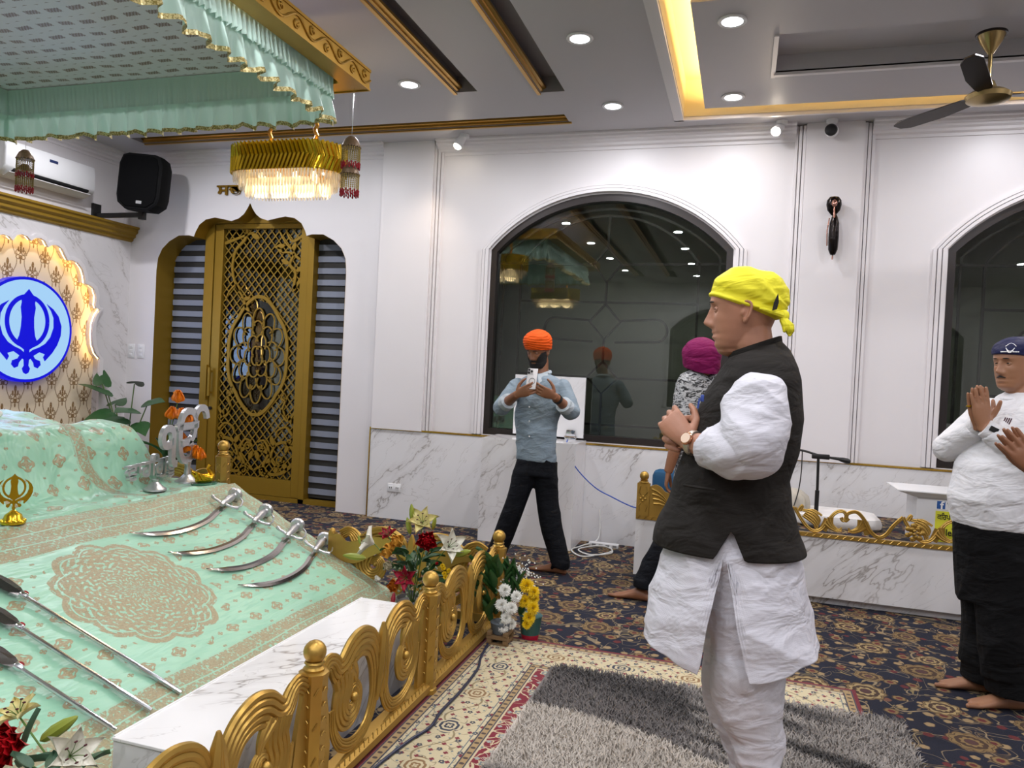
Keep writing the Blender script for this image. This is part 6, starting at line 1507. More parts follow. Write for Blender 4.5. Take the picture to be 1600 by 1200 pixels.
def hand(mb, W, d, n, side=1, curls=(.25,)*4, thumb=(.55, .35), sc=1., spread=.05):
    """W wrist, d finger direction, n the way the palm faces; side=1 when the thumb is on the (n x d) side"""
    x = Vector(d).normalized(); n = Vector(n); n = (n-x*n.dot(x)).normalized(); y = n.cross(x)*side
    W = Vector(W); P = lambda a, b, c: W+(x*a+y*b+n*c)*sc
    R = []
    for a, w_, t_, o in ((-.02, .026, .021, 0), (.0, .027, .020, 0), (.025, .034, .019, 0), (.055, .041, .017, 0), (.08, .042, .0145, 0), (.095, .038, .010, 0)):
        R.append([P(a, w_*cos(q)*1., t_*sin(q)*.8+.0) for q in [2*pi*k/16 for k in range(16)]])
    mb.rings(R)
    for i, (oy, L, r) in enumerate(((.031, .072, .0092), (.0105, .082, .0095), (-.0105, .076, .0092), (-.0305, .060, .0082))):
        c = curls[i]; cs = c if hasattr(c, '__len__') else (c, c*1.1, c*.8); a = 0; p = Vector((.082, oy, .0)); pts = [P(*p)]; sp_ = spread*(1.5-i)
        for seg, cc in zip((.45, .31, .24), cs):
            a += cc; p = p+Vector((cos(a)*cos(sp_), sin(sp_)*cos(a), sin(a)))*L*seg; pts.append(P(*p))
        st_ = P(.05, oy*.9, 0); mb.tube([st_]+pts, [r*sc, r*sc*1.03, r*sc*.97, r*sc*.9, r*sc*.74], 10); mb.sphere(pts[-1], r*sc*.76, 8)
    t0 = Vector((.012, .026, .006)); a0, a1 = thumb; p1 = t0+Vector((cos(a0)*.7, sin(a0), .25)).normalized()*.042; p2 = p1+Vector((cos(a0-a1*.6), sin(a0-a1*.6)*.9, .3)).normalized()*.034; p3 = p2+Vector((cos(a0-a1*1.3), sin(a0-a1*1.3)*.8, .3)).normalized()*.026
    mb.tube([P(*t0), P(*p1), P(*p2), P(*p3)], [.014*sc, .0125*sc, .0105*sc, .0082*sc], 10); mb.sphere(P(*p3), .0082*sc, 8)
def foot(mb, A, d, sc=1., g=0.):
    """A ankle centre (about .08 above ground), d toe direction"""
    x = Vector((d[0], d[1], 0)).normalized(); y = Vector((-x.y, x.x, 0)); A = Vector(A); z0 = A.z
    R = []
    for a, w_, h in ((-.065, .018, .030), (-.055, .030, .055), (-.02, .036, .075), (.03, .037, .085), (.08, .042, .060), (.13, .048, .040), (.165, .046, .028), (.185, .040, .022)):
        R.append([A+x*a*sc+y*w_*sc*cos(q)+Vector((0, 0, (h*.5+h*.5*sin(q)-.0)*sc-z0+g)) for q in [2*pi*k/14 for k in range(14)]])
    mb.rings(R)
    for i, (oy, L, r) in enumerate(((.030, .035, .0125), (.010, .030, .0095), (-.006, .026, .009), (-.021, .020, .0085), (-.034, .014, .008))):
        p = A+x*(.18-.008*i)*sc+y*oy*sc; p.z = r*sc*1.05+g; e = p+x*L*sc; mb.tube([p-x*.03*sc, p, e], [r*sc, r*sc, r*sc*.9], 8); mb.sphere(e, r*sc*.95, 8)
def ell(c, fwd, rx, ry, n=24, ex=1.):
    f = Vector((fwd[0], fwd[1], 0)).normalized(); l = Vector((-f.y, f.x, 0)); c = Vector(c)
    return [c+f*rx*cos(q)+l*ry*(abs(sin(q))**ex)*(1 if sin(q) > 0 else -1) for q in [2*pi*k/n for k in range(n)]]
def folds(seed, amp, fr=18., dirs=3):
    r_ = np.random.RandomState(seed); D = r_.normal(size=(dirs, 3)); D[:, 2] *= 1.6; D /= np.linalg.norm(D, axis=1)[:, None]; ph = r_.uniform(0, 6, dirs); F = fr*r_.uniform(.6, 1.5, dirs)
    E_ = r_.normal(size=(dirs, 3)); E_ /= np.linalg.norm(E_, axis=1)[:, None]
    def f(co, nr):
        d = np.zeros(len(co))
        for k in range(dirs):
            w_ = co@D[k]*F[k]+1.4*np.sin(co@E_[k]*F[k]*.55+ph[k]*2)+ph[k]
            env = .5+.5*np.sin(co@E_[(k+1) % dirs]*F[k]*.35+ph[k]); d += (.35+env)*((1-np.abs(np.sin(w_*.5)))**1.8*2.2-.6)
        return nr*(d*amp/dirs)[:, None]
    return f
def garment(fn, nu, nv, thick, name, mat, par, disp=None, capmax=False):
    """tube-like cloth: fn(u, v) -> point, u round, v down; thickened"""
    mb = MB(); mb.rings([[fn(i/nu, j/nv) for i in range(nu)] for j in range(nv+1)], cap=False)
    me = mb.mesh(name, mat, False, None, True); o = bpy.data.objects.new('tmp', me); COL.objects.link(o)
    if disp is not None:
        n = len(me.vertices); co = np.zeros(n*3, 'f'); nr = np.zeros(n*3, 'f'); me.vertices.foreach_get('co', co); me.vertices.foreach_get('normal', nr)
        co = co.reshape(-1, 3); nr = nr.reshape(-1, 3); me.vertices.foreach_set('co', (co+disp(co, nr)).astype('f').ravel()); me.update()
    m_ = o.modifiers.new('s', 'SOLIDIFY'); m_.thickness = thick; m_.offset = -1
    out = bpy.data.meshes.new_from_object(o.evaluated_get(bpy.context.evaluated_depsgraph_get())); bpy.data.objects.remove(o); bpy.data.meshes.remove(me)
    out.name = name; out.polygons.foreach_set('use_smooth', [True]*len(out.polygons)); return put(name, out, par)
def cloth(name, col, rough=.75, weave=0, var=.06, col2=None, scale=1., fuzz=.0):
    g = G(name); p = g.coord(); x, y, z = g.sep(p); c = S(col)
    q = g.mix(g.noise(p, 6., 2.), tuple(v*(1-var) for v in c[:3])+(1,), c); g.b.inputs['Specular IOR Level'].default_value = .25
    h = g.noise(p, 420., 1.)
    if weave: h = g.sin(x*2600.*scale+y*2600*scale)*.3+g.sin(z*2600.*scale)*.3+h
    wr = g.noise(g.comb(x*1.0+z*.5, y, z*2.2-x*.6), 7., 3., .5, .4)
    g.bump(wr*1.0+h*.010, .8, .03)
    return g.set(q, rough, 0, Sheen_Weight=fuzz)
M_WHITE = cloth('white_cotton_khadi', '#d3d2d9', .72, 1, .03); M_VEST = cloth('charcoal_vest_weave', '#221f1c', .85, 1, .12); M_VESTD = plain('dark_vest_lining', '#181614', .9)
def turban(par, M, mat, fat=1., low=.046, slope=.20, top=.178, wk=1., ribs=8, ribs_d=.045):
    """wrapped turban: overlapping bands around a swollen cap"""
    mb = MB(); R = []; nz, na = 64, 96
    for i in range(nz+1):
        t = i/nz; z = low-.004+(top-low)*t; row = []
        for j in range(na):
            a = 2*pi*j/na; c, s = cos(a), sin(a)
            tt = t; r = .020+.024*sin(pi*min(1, tt*1.05))**.7
            bx = .104+.0*c; by = .080*fat
            taper = (1-max(0, (tt-.42)/.58)**2.3)**.5 if tt < 1 else 0
            R1 = (bx+r*.55-.004)*wk*max(taper, .02); R2 = (by+r*.62)*wk*max(taper, .02)
            zz = z-.050*(1-tt)*(1-c)/2*(slope/.2)
            fold = abs(sin((tt*ribs+1.6*abs(s)*(1-tt)*(1 if c > 0 else .5)+a*.12)*pi))**.6
            k = 1-ribs_d*(1-fold)
            row.append((.002+R1*c*k, R2*s*k, zz))
        R.append(row)
    mb.rings(R, M=M); return mb.build('turban', mat, par, auto=60)

# ---------------------------------------------------------------- the man in the yellow headscarf
t = thing('person', 'man in a yellow headscarf, dark sleeveless vest and long white kurta standing with clasped hands', 'person', (-.01, 2.40, .012))
A = lambda u, v, y: Vector(at('Y', y, u, v))
SK1 = skin('warm_brown_skin', '#ad7a60')
HD = A(1165, 492, 2.40); MH = frame_of(HD, (-1, -.03, -.0))
mb = MB(); head_shape(mb, MH, 1.04)
mb.sphere(tuple(MH @ Vector((.035, 0, -.108))), (.045, .042, .022), 14)   # double chin
C7 = A(1182, 552, 2.40); mb.tube([MH @ Vector((-.012, 0, -.02)), MH @ Vector((-.020, 0, -.085)), C7, C7+Vector((.002, 0, -.08))], [.060, .064, .064, .07], 20)
f_ = (-1, 0, 0)
mb.rings([ell(A(u, v, 2.40), f_, rx, ry) for u, v, rx, ry in ((1186, 575, .07, .10), (1184, 598, .10, .155), (1178, 640, .13, .175), (1168, 700, .14, .175), (1150, 760, .145, .165), (1146, 830, .165, .175), (1150, 880, .15, .17))])
SHL, ELL_, WRL = A(1186, 592, 2.20), A(1164, 714, 2.14), A(1076, 690, 2.255)
SHR, ELR, WRR = Vector((SHL.x, 2.60, SHL.z)), Vector((ELL_.x+.02, 2.68, ELL_.z)), Vector((WRL.x, 2.47, WRL.z))
for a, b, c_ in ((SHL, ELL_, WRL), (SHR, ELR, WRR)):
    mb.tube([a+Vector((0, 0, -.03)), a*.5+b*.5, b], [.048, .050, .042], 14); mb.tube([b, b*.6+c_*.4, b*.15+c_*.85, c_], [.043, .045, .032, .030], 14)
HZ = lambda u, v, y=2.33: A(u, v, y)
hand(mb, WRL+Vector((-.005, 0, .004)), (-.62, .35, .62), (-.15, 1, .1), 1, curls=((.5, .9, .5), (.6, .95, .6), (.7, 1.0, .6), (.75, 1.0, .6)), thumb=(.75, .5))
hand(mb, WRR+Vector((-.005, -.01, .004)), (-.55, -.65, .45), (-.1, -1, .2), -1, curls=((.1, .2, .2),)*4, thumb=(.5, .2), sc=.9)
for i, (u, v) in enumerate(((1046, 664), (1041, 674), (1042, 686), (1046, 697))):     # interlaced fingers of the right hand
    q = A(u, v, 2.335); mb.tube([q+Vector((.03, .05, .006)), q+Vector((.0, .03, .004)), q+Vector((-.006, .0, .0)), q+Vector((.010, -.022, -.004)), q+Vector((.030, -.030, -.008))], [.010, .0105, .0105, .0095, .0075], 10); mb.sphere(q+Vector((.031, -.030, -.008)), .0076, 8)
q = A(1066, 655, 2.31); mb.tube([q+Vector((.03, .04, -.01)), q+Vector((.02, .01, .004)), q, q+Vector((-.022, 0, -.010))], [.011, .0115, .0105, .008], 10)
q = A(1080, 656, 2.30); mb.tube([q+Vector((.02, .04, -.02)), q+Vector((.012, 0, .0)), q+Vector((-.004, -.005, .004))], [.012, .012, .0095], 10)
for y, xk in ((2.30, A(1184, 1200, 2.29).x), (2.50, A(1184, 1200, 2.29).x-.02)):
    mb.tube([(xk-.01, y, .92), (xk, y, .70), (xk, y, .48), (xk, y, .30), (xk, y, .10)], [.080, .070, .050, .048, .034], 16); foot(mb, (xk, y, .08), f_, 1., .02)
mb2 = remesh(mb, .0032, 4, .5, name='body', mat=SK1); put('body', mb2, t)
face_parts(t, MH, SK1, M_GREYH, (1, .1, -.02), .30)
# cropped hair at the back and temple
hm_ = lambda x, y, z: 8*min(.02-x+(.02 if z > 0 else 0), z+.055-(.02 if x > -.02 else 0))*60*(1 if abs(y) > 0 else 1)/8*.5
shell(lambda x, y, z: min(1, max(0, (-.025-x)*80))*min(1, max(0, (z+.045)*60)), -.0002, MH, 1.04).build('cropped_hair', plain('stubble_brown', '#6a4a3c', .8), t, auto=None)
# headscarf
M_YEL = cloth('yellow_cotton', '#f2e834', .6, 0, .10)
def sc_mask(x, y, z):
    line = .050-.045*max(0., (.105-x))/.13*1.0-.0   # brow to nape
    return (z-line)*140
def sc_th(x, y, z):
    puff = .009+.014*max(0., min(1, (z-.02)/.08))*(.7-.3*x/.1)+.014*max(0, -x-.02)/.07*max(0, 1-abs(z-.03)/.10)
    th_ = atan2(z-.0, x+.115); rr_ = hypot(z, x+.115)
    w_ = .0032*sin(th_*11+6*rr_)*min(1, rr_/.05)+.0022*sin(th_*23+2+9*rr_)*min(1, rr_/.08)+.0015*sin(60*z+30*y)
    w_ += .0035*max(0, 1-abs(z-(.062-.35*(.105-x)))/.006)
    return puff+w_
mb = shell(sc_mask, sc_th, MH, 1.04, 120, 120, (-.05, .125)); sc_o = mb.build('headscarf', M_YEL, t, auto=None)
mb = MB(); k0 = Vector((-.106, .052, -.004))
mb.sphere(tuple(k0), (.016, .014, .018), 12, M=MH)
for dd, L in (((-.02, .01, -.055), .016), ((-.005, .015, -.045), .013)):
    mb.tube([MH @ (k0+Vector(dd)*q+Vector((.004*sin(q*7), 0, 0))) for q in (0, .3, .6, .85, 1.1)], [.008, L*.8, L, L*.8, .003], 8)
mb.tube([MH @ Vector(p) for p in ((-.035, .088, .012), (-.06, .085, .006), (-.085, .072, .0), (-.104, .055, -.004))], [.003, .006, .008, .010], 8)
mb.build('knot', M_YEL, sc_o)
mb = MB(); mb.prism([(-.070, .004), (-.084, .010), (-.088, .030), (-.085, .056), (-.080, .045), (-.074, .028)], lambda a, b, d: MH @ Vector((a, .0785+.0*a+d-(abs(a)-.07)*.9, b+.002)), .012, .020); mb.build('hair_gap', M_BEARD, sc_o, smooth=False)
# vest
rows = [(532, 1160, 1221, .062), (546, 1150, 1235, .085), (558, 1141, 1241, .125), (572, 1131, 1247, .160), (590, 1119, 1252, .184), (620, 1099, 1254, .198), (650, 1089, 1256, .206), (700, 1071, 1249, .208), (744, 1057, 1234, .206), (780, 1045, 1238, .212), (812, 1032, 1249, .222), (838, 1023, 1256, .230), (856, 1018, 1260, .235)]
VT = [(A((a+b)/2, v, 2.40).z, A(a, v+ (0), 2.40).x, A(b, v, 2.40).x, hw) for v, a, b, hw in rows]
def vest_fn(u, v):
    a = 2*pi*u; zt, zb = VT[0][0], VT[-1][0]
    ang = (a+pi) % (2*pi)-pi      # 0 = front
    d_sl = min(abs(ang-1.62), abs(ang+1.62))
    zb2 = zb+.012+.085*max(0, 1-d_sl/.155); zt = zt-.058*max(0, cos(ang))-.020*(1-abs(cos(ang)))
    z = zt+(zb2-zt)*v
    for i in range(len(VT)-1):
        if VT[i][0] >= z >= VT[i+1][0] or i == len(VT)-2:
            k = (VT[i][0]-z)/(VT[i][0]-VT[i+1][0]); k = max(0, min(1, k)); f, b, hw = [VT[i][q]*(1-k)+VT[i+1][q]*k for q in (1, 2, 3)]; break
    cx, rx = (f+b)/2, (b-f)/2; c, s = cos(a), sin(a)
    return Vector((cx-rx*abs(c)**.9*(1 if c > 0 else -1), 2.40-hw*abs(s)**.82*(1 if s > 0 else -1), z+.0))
def vest_disp(co, nr):
    d = .004*np.sin(co[:, 2]*42+co[:, 0]*18+2*np.sin(co[:, 0]*14))*np.clip((1.32-co[:, 2])*4, 0, 1)+.003*np.sin(co[:, 0]*60-co[:, 2]*38)*np.exp(-((co[:, 2]-1.13)/.10)**2)*(co[:, 0] > .08)
    return nr*d[:, None]
garment(vest_fn, 160, 120, .004, 'vest', M_VEST, t, vest_disp)
vo = bpy.data.objects['vest']
mb = MB()   # mandarin collar
def ringc(dz, k): return [Vector((c_.x, c_.y, c_.z)) for c_ in []]
N = 64; R = []
for h, g_ in ((0, 0), (1, -.004), (1, -.009), (0, -.012)):
    row = []
    for j in range(N):
        a = 2*pi*j/N; c, s = cos(a), sin(a); cx = A(1181, 545, 2.4).x; z0 = A(1150, 570, 2.4).z-.012+(.058)*(1-c)/2
        row.append(Vector((cx-(.080+g_)*c+.012*h*(-.3), 2.40-(.074+g_)*s, z0+.046*h)))
    R.append(row)
mb.rings(R+[R[0]], cap=False); mb.build('collar', M_VEST, vo, auto=40)
mb = MB(); p0, p1 = A(1068, 758, 2.19), A(1118, 766, 2.165); mb.tube([p0, p0*.5+p1*.5, p1], [.0035, .005, .0035], 6); mb.build('pocket_welt', M_VEST, vo)
pen = MB(); q = A(1097, 622, 2.24); pen.box(q.x-.004, q.x+.006, q.y-.012, q.y-.004, q.z-.010, q.z+.010, bev=.002); pen.tube([q+Vector((-.010, -.012, -.03)), q+Vector((-.006, -.012, .0))], .003, 6); pen.build('pocket_pen', plain('blue_pen_cap', '#3a4f9a', .4), vo)
# sleeves
for s, (sh, el, wr) in ((-1, (SHL, ELL_, WRL)), (1, (SHR, ELR, WRR))):
    cu = el*.45+wr*.55; mb = MB()
    top = sh+Vector((.006, -s*-.03, .022)); mid = sh*.5+el*.5
    mb.tube(catmull([top+Vector((0, -s*.03, .0)), sh+Vector((.004, s*.004, -.02)), sh*.62+el*.38+Vector((.004, s*.012, 0)), sh*.28+el*.72+Vector((.006, s*.012, 0)), el+Vector((.018, s*.004, -.012))], 6), [lerp_tab([(0, .030), (.06, .052), (.2, .080), (.45, .090), (.75, .088), (1, .064)], k/24) for k in range(25)], 28)
    mb.tube(catmull([el+Vector((.026, 0, .012)), el*.8+cu*.2+Vector((0, 0, .006)), el*.45+cu*.55+Vector((0, 0, .010)), cu*.9+el*.1+Vector((-.0, 0, .004))], 6), [lerp_tab([(0, .060), (.3, .082), (.8, .080), (1, .064)], k/18) for k in range(19)], 28)
    mb.sphere(el+Vector((.008, 0, -.012)), (.074, .066, .056), 20)
    d1 = (wr-el).normalized()
    for k in range(3): mb.tube([cu+d1*(.004-.018*k)+Vector((0, 0, .004)), cu+d1*(.016-.018*k)+Vector((0, 0, .004))], .066+.003*(k % 2), 28)
    me = remesh(mb, .005, 5, .5, disp=lambda co, nr: folds(5, .022, 17., 5)(co, nr)+folds(9, .008, 38., 4)(co, nr), name='sleeve', mat=M_WHITE); put('sleeve', me, t)
# wrist watch
d = (WRL-ELL_).normalized(); wp_ = WRL-d*.018; q = d.to_track_quat('Z', 'Y').to_matrix().to_4x4(); q.translation = wp_
wt = MB(); wt.lathe([(.0335, -.010), (.0365, -.008), (.0365, .008), (.0335, .010)], n=40, M=q); w_o = wt.build('wristwatch', plain('steel_bracelet', '#b9b0a4', .3, .9, bump=.8, bs=180), t)
nrm = Vector((0.05, -1, .25)); nrm = (nrm-d*nrm.dot(d)).normalized(); fq = nrm.to_track_quat('Z', 'Y').to_matrix().to_4x4(); fq.translation = wp_+nrm*.034
wt = MB(); wt.lathe([(0, 0), (.019, 0), (.0195, .005), (.017, .008), (0, .008)], n=28, M=fq); wt.build('watch_case', plain('rose_gold', '#c58f6f', .25, .95), w_o); wt = MB(); wt.lathe([(0, .008), (.0155, .008), (.015, .0088), (0, .0088)], n=28, M=fq); wt.build('dial', plain('pale_dial', '#e7cdb6', .3), w_o)
# kurta skirt
krow = [(800, 1056, 1232, .190), (845, 1040, 1248, .215), (880, 1028, 1259, .240), (940, 1015, 1268, .255), (985, 1008, 1279, .265), (1030, 1000, 1290, .272), (1075, 994, 1298, .275)]
KT = [(A((a+b)/2, v, 2.40).z, A(a, v, 2.40).x, A(b, v, 2.40).x, hw) for v, a, b, hw in krow]
zhem = A(1140, 1068, 2.13).z; zslt = A(1141, 862, 2.17).z
def kurta_fn(u, v):
    a = 2*pi*u; ang = (a+pi) % (2*pi)-pi; sl_ = -1.50 if False else 1.50
    d_sl = min(abs(ang-1.53), abs(ang+1.53)); zt = KT[0][0]
    front = max(0, cos(ang)); back = max(0, -cos(ang))
    zb = zhem+.055*front**1.5+.075*back**1.6; k_ = max(0, 1-d_sl/.20)
    zb2 = zb+(zslt-zb)*k_**.9
    z = zt+(zb2-zt)*v
    for i in range(len(KT)-1):
        if z >= KT[i+1][0] or i == len(KT)-2:
            k = max(0, min(1, (KT[i][0]-z)/(KT[i][0]-KT[i+1][0]))); f, b, hw = [KT[i][q]*(1-k)+KT[i+1][q]*k for q in (1, 2, 3)]; break
    cx, rx = (f+b)/2, (b-f)/2; c, s = cos(a), sin(a); dn = max(0, (zt-z)/.45)
    w_ = 1+.020*sin(ang*9+4*z)*dn+.012*sin(ang*17+2)*dn
    p = Vector((cx-rx*w_*abs(c)**.86*(1 if c > 0 else -1), 2.40-hw*w_*abs(s)**.80*(1 if s > 0 else -1), z))
    near = max(0, 1-d_sl/.5)*dn; p.y += (.0 if s < 0 else 0); p.x += .0*near
    return p
garment(kurta_fn, 220, 120, .003, 'kurta', M_WHITE, t, lambda co, nr: folds(21, .016, 11., 4)(co, nr)+folds(23, .007, 26., 5)(co, nr))
# trousers: gathered churidar legs under the kurta
for y, px_ in ((2.29, 0), (2.50, 1)):
    T = [(858, 1080, 1236), (930, 1100, 1230), (1010, 1110, 1228), (1060, 1104, 1226), (1110, 1112, 1223), (1150, 1135, 1224), (1200, 1146, 1221)]
    pts = [(A((a+b)/2, v, y), (A(b, v, y).x-A(a, v, y).x)/2) for v, a, b in T]; last = pts[-1][0]
    pts += [(Vector((last.x+.003, y, .18)), .062), (Vector((last.x+.005, y, .10)), .054), (Vector((last.x+.005, y, .085)), .052)]
    mb = MB(); mb.rings([ell(p-Vector((px_*.02, 0, 0)), f_, r, min(r, .105), 28) for p, r in pts]); 
    if y < 2.4: mb.tube([pts[0][0]+Vector((.0, -.10, .0)), pts[2][0]+Vector((-.02, -.095, 0)), pts[4][0]+Vector((.01, -.08, 0)), pts[5][0]+Vector((.05, -.06, -.02))], [.006, .008, .008, .006], 8)
    me = remesh(mb, .006, 3, .5, disp=lambda co, nr: folds(31, .010, 26., 4)(co, nr)+folds(33, .004, 60., 3)(co, nr), name='trouser_leg', mat=M_WHITE); put('trouser_leg', me, t)
# ---------------------------------------------------------------- the man in the orange turban
def shirt_mesh(tor, sleeves, voxel, mat, seed, amp=.010, fr=22., name='shirt', cuffs=()):
    mb = MB()
    if tor: mb.rings(tor)
    for pts, rs in sleeves: limb(mb, pts, rs, 22); mb.sphere(tuple(pts[0]), rs[0]*1.0, 18)
    for c_, d, r in cuffs: mb.tube([c_-d*.025, c_-d*.022, c_+d*.022, c_+d*.025], [r*.9, r, r, r*.9], 22)
    return remesh(mb, voxel, 4, .5, disp=lambda co, nr: folds(seed, amp, fr, 5)(co, nr)+folds(seed+1, amp*.4, fr*2.4, 4)(co, nr), name=name, mat=mat)
t = thing('person', 'man in an orange turban and light blue shirt walking and looking down at his phone', 'person', (-1.45, 5.45, 0))
SK2 = skin('tan_skin', '#8a5c40'); YP = 5.45; fw = Vector((-.28, -.96, 0)).normalized(); lf_ = Vector((-fw.y, fw.x, 0))
HD = A(842, 549.5, YP-.02); MH = frame_of(HD, (-.30, -.90, -.30), (-.06, -.25, 1), .97)
mb = MB(); head_shape(mb, MH, 1.)
CN = A(845, 588, YP); mb.tube([MH @ Vector((-.015, 0, -.03)), MH @ Vector((-.02, 0, -.08)), CN, CN+Vector((0, 0, -.08))], [.052, .054, .056, .08], 16)
ctr = lambda u, v: A(u, v, YP)
TOR = [(845, 583, .055, .07), (845, 590, .080, .145), (844, 600, .100, .190), (843, 630, .112, .195), (838, 660, .108, .175), (837, 690, .105, .165), (838, 712, .108, .165)]
mb.rings([ell(ctr(u, v), fw, rx-.015, ry-.015) for u, v, rx, ry in TOR]+[ell(ctr(838, 735), fw, .10, .15)])
SR, ER, WR = A(809, 604, YP-.02), A(783, 636, YP-.14), A(808, 616, YP-.37)
SL_, EL2, WL = A(880, 606, YP-.02), A(893, 644, YP-.08), A(866, 619, YP-.33)
for a, b, c_ in ((SR, ER, WR), (SL_, EL2, WL)):
    limb(mb, [a, a*.5+b*.5, b], [.05, .047, .040]); limb(mb, [b, b*.5+c_*.5, c_], [.040, .038, .027])
PH = A(829, 591, YP-.36)
hand(mb, WR, A(842, 603, YP-.40)-WR, (0, 1, .2), -1, curls=((.15, .35, .3),)*4, thumb=(.7, .3), sc=1.0)
hand(mb, WL, A(828, 604, YP-.41)-WL, (0, 1, .2), 1, curls=((.15, .35, .3), (.2, .4, .3), (.25, .4, .3), (.3, .5, .3)), thumb=(.8, .3), sc=1.0)
legs = (([A(826, 722, YP), A(808, 780, YP-.05), A(786, 845, YP-.05)], (-.95, -.3)), ([A(852, 722, YP), A(856, 795, YP+.02), A(876, 872, YP)], (-1, .1)))
L1 = A(770, 893, 5.42); L2 = A(872, 884, 5.46); L1.z = .085; L2.z = .09
for (pts, d), f in zip(legs, (L1, L2)):
    limb(mb, [pts[0], pts[1], pts[2]*.5+f*.5, f], [.085, .055, .048, .036]); foot(mb, f, d)
put('body', remesh(mb, .0045, 3, .5, name='body', mat=SK2), t)
face_parts(t, MH, SK2, M_BEARD, (.9, 0, -.45), .75)
def beard_mask(x, y, z): 
    ay = abs(y); up = -.040+.052*max(0, min(1, (ay-.030)/.035)); lip = 1 if not (ay < .019 and -.072 < z < -.056) else 0
    return (up-z)*160*lip*(1 if x > -.005 else 0) if z < up else 0
shell(beard_mask, lambda x, y, z: .006+.010*max(0, (-.06-z)/.05), MH, 1., 130, 130, (-.122, .02)).build('beard', M_BEARD, t, auto=None)
M_ORG = cloth('orange_turban_cloth', '#e0560c', .75, 0, .12); turban(t, MH, M_ORG)
M_CHAM = cloth('light_blue_chambray', '#8c9ca8', .8, 1, .10); M_CHIN = cloth('pale_shirt_lining', '#b9c4cb', .8)
tor = [ell(ctr(u, v), fw, rx, ry, 32) for u, v, rx, ry in TOR]+[ell(ctr(838, 720), fw, .105, .165, 32)]
sh = put('shirt', shirt_mesh(tor, [([SR+lf_*-.0, SR*.5+ER*.5, ER, ER*.62+WR*.38], [.066, .066, .060, .055]), ([SL_, SL_*.5+EL2*.5, EL2, EL2*.62+WL*.38], [.066, .068, .062, .055])], .006, M_CHAM, 41, .012, 20.), t)
for e, w_ in ((ER, WR), (EL2, WL)):
    d = (w_-e).normalized(); c_ = e*.60+w_*.40; mb = MB(); mb.tube([c_-d*.035, c_-d*.033, c_+d*.028, c_+d*.030], [.054, .060, .058, .052], 24); mb.build('rolled_cuff', M_CHIN, sh)
mb = MB()
for s in (-1, 1):
    q = CN+fw*.075+lf_*(.018*s)+Vector((0, 0, .012)); mb.add([q, q+lf_*.055*s+Vector((0, 0, .030))-fw*.05, q+lf_*.070*s+Vector((0, 0, -.012))-fw*.035, q+lf_*.030*s+Vector((0, 0, -.065))+fw*.030, q+Vector((0, 0, -.004))-fw*.008, q+lf_*.03*s+Vector((0, 0, -.055))+fw*.02], [(0, 1, 2, 3), (4, 5, 2, 1), (0, 3, 5, 4)])
mb.tube([CN+fw*.0+(lf_*cos(a)+fw*-sin(a))*.068+Vector((0, 0, .028+.012*sin(a))) for a in [pi*k/14-.3 for k in range(20)]], lambda t_: .014, 8); mb.build('collar', M_CHIN, sh)
mb = MB()
for v in (618, 636, 658, 682): 
    q = A(827, v, YP-.128); mb.sphere(tuple(q), (.006, .003, .006), 8)
o = mb.build('buttons', M_WPLAS, sh); o['kind'] = 'stuff'
q = WL*.82+EL2*.18; dq = (WL-EL2).normalized().to_track_quat('Z', 'Y').to_matrix().to_4x4(); dq.translation = q; mb = MB(); mb.lathe([(.033, -.012), (.036, -.012), (.036, .012), (.033, .012)], n=24, M=dq); mb.sphere(tuple(q+Vector((-.01, -.036, .01))), (.020, .009, .022), 14); mb.build('wristwatch', M_BLACK, t)
M_JEAN = cloth('black_navy_denim', '#0d1017', .85, 1, .2); mb = MB()
for (pts, d), f in zip(legs, (L1, L2)): limb(mb, [pts[0], pts[1], pts[2]*.6+f*.4, f+Vector((0, 0, .0))], [.098, .082, .076, .082], 22)
mb.rings([ell(ctr(839, 704), fw, .098, .152), ell(ctr(839, 720), fw, .105, .165), ell(ctr(839, 742), fw, .105, .150)])
put('jeans', remesh(mb, .0065, 4, .5, disp=folds(51, .010, 20., 4), name='jeans', mat=M_JEAN), t)
ph = thing('smartphone', 'white smartphone with a triple lens block held up by the man in the orange turban', 'phone')
mb = MB(); mb.box(-.037, .037, -.005, .005, -.075, .075, bev=.004); mb.build('phone_body', plain('pearl_white_phone', '#dcd9da', .25), ph)
mb = MB(); mb.box(-.034, .006, -.0085, -.004, .032, .072, bev=.003); cb = mb.build('camera_bump', plain('lens_plate', '#c9c6c6', .3), ph)
for x, z in ((-.024, .062), (-.024, .042), (-.004, .052)):
    mb = MB(); mb.lathe([(0, 0), (.0085, 0), (.0085, .004), (0, .004)], n=16, M=Matrix.Translation((x, -.0085, z)) @ Matrix.Rotation(pi/2, 4, 'X')); mb.build('lens', M_BLACK, cb)
mb = MB(); mb.tube([(.006+.022*cos(2*pi*k/24), -.0055, -.018+.022*sin(2*pi*k/24)) for k in range(25)], .0016, 5); mb.build('ring_mark', M_BLACK, ph)
ph.matrix_basis = Matrix.Translation(A(831, 592, YP-.372)) @ Matrix.Rotation(radians(-6), 4, 'Z') @ Matrix.Rotation(radians(-14), 4, 'X')

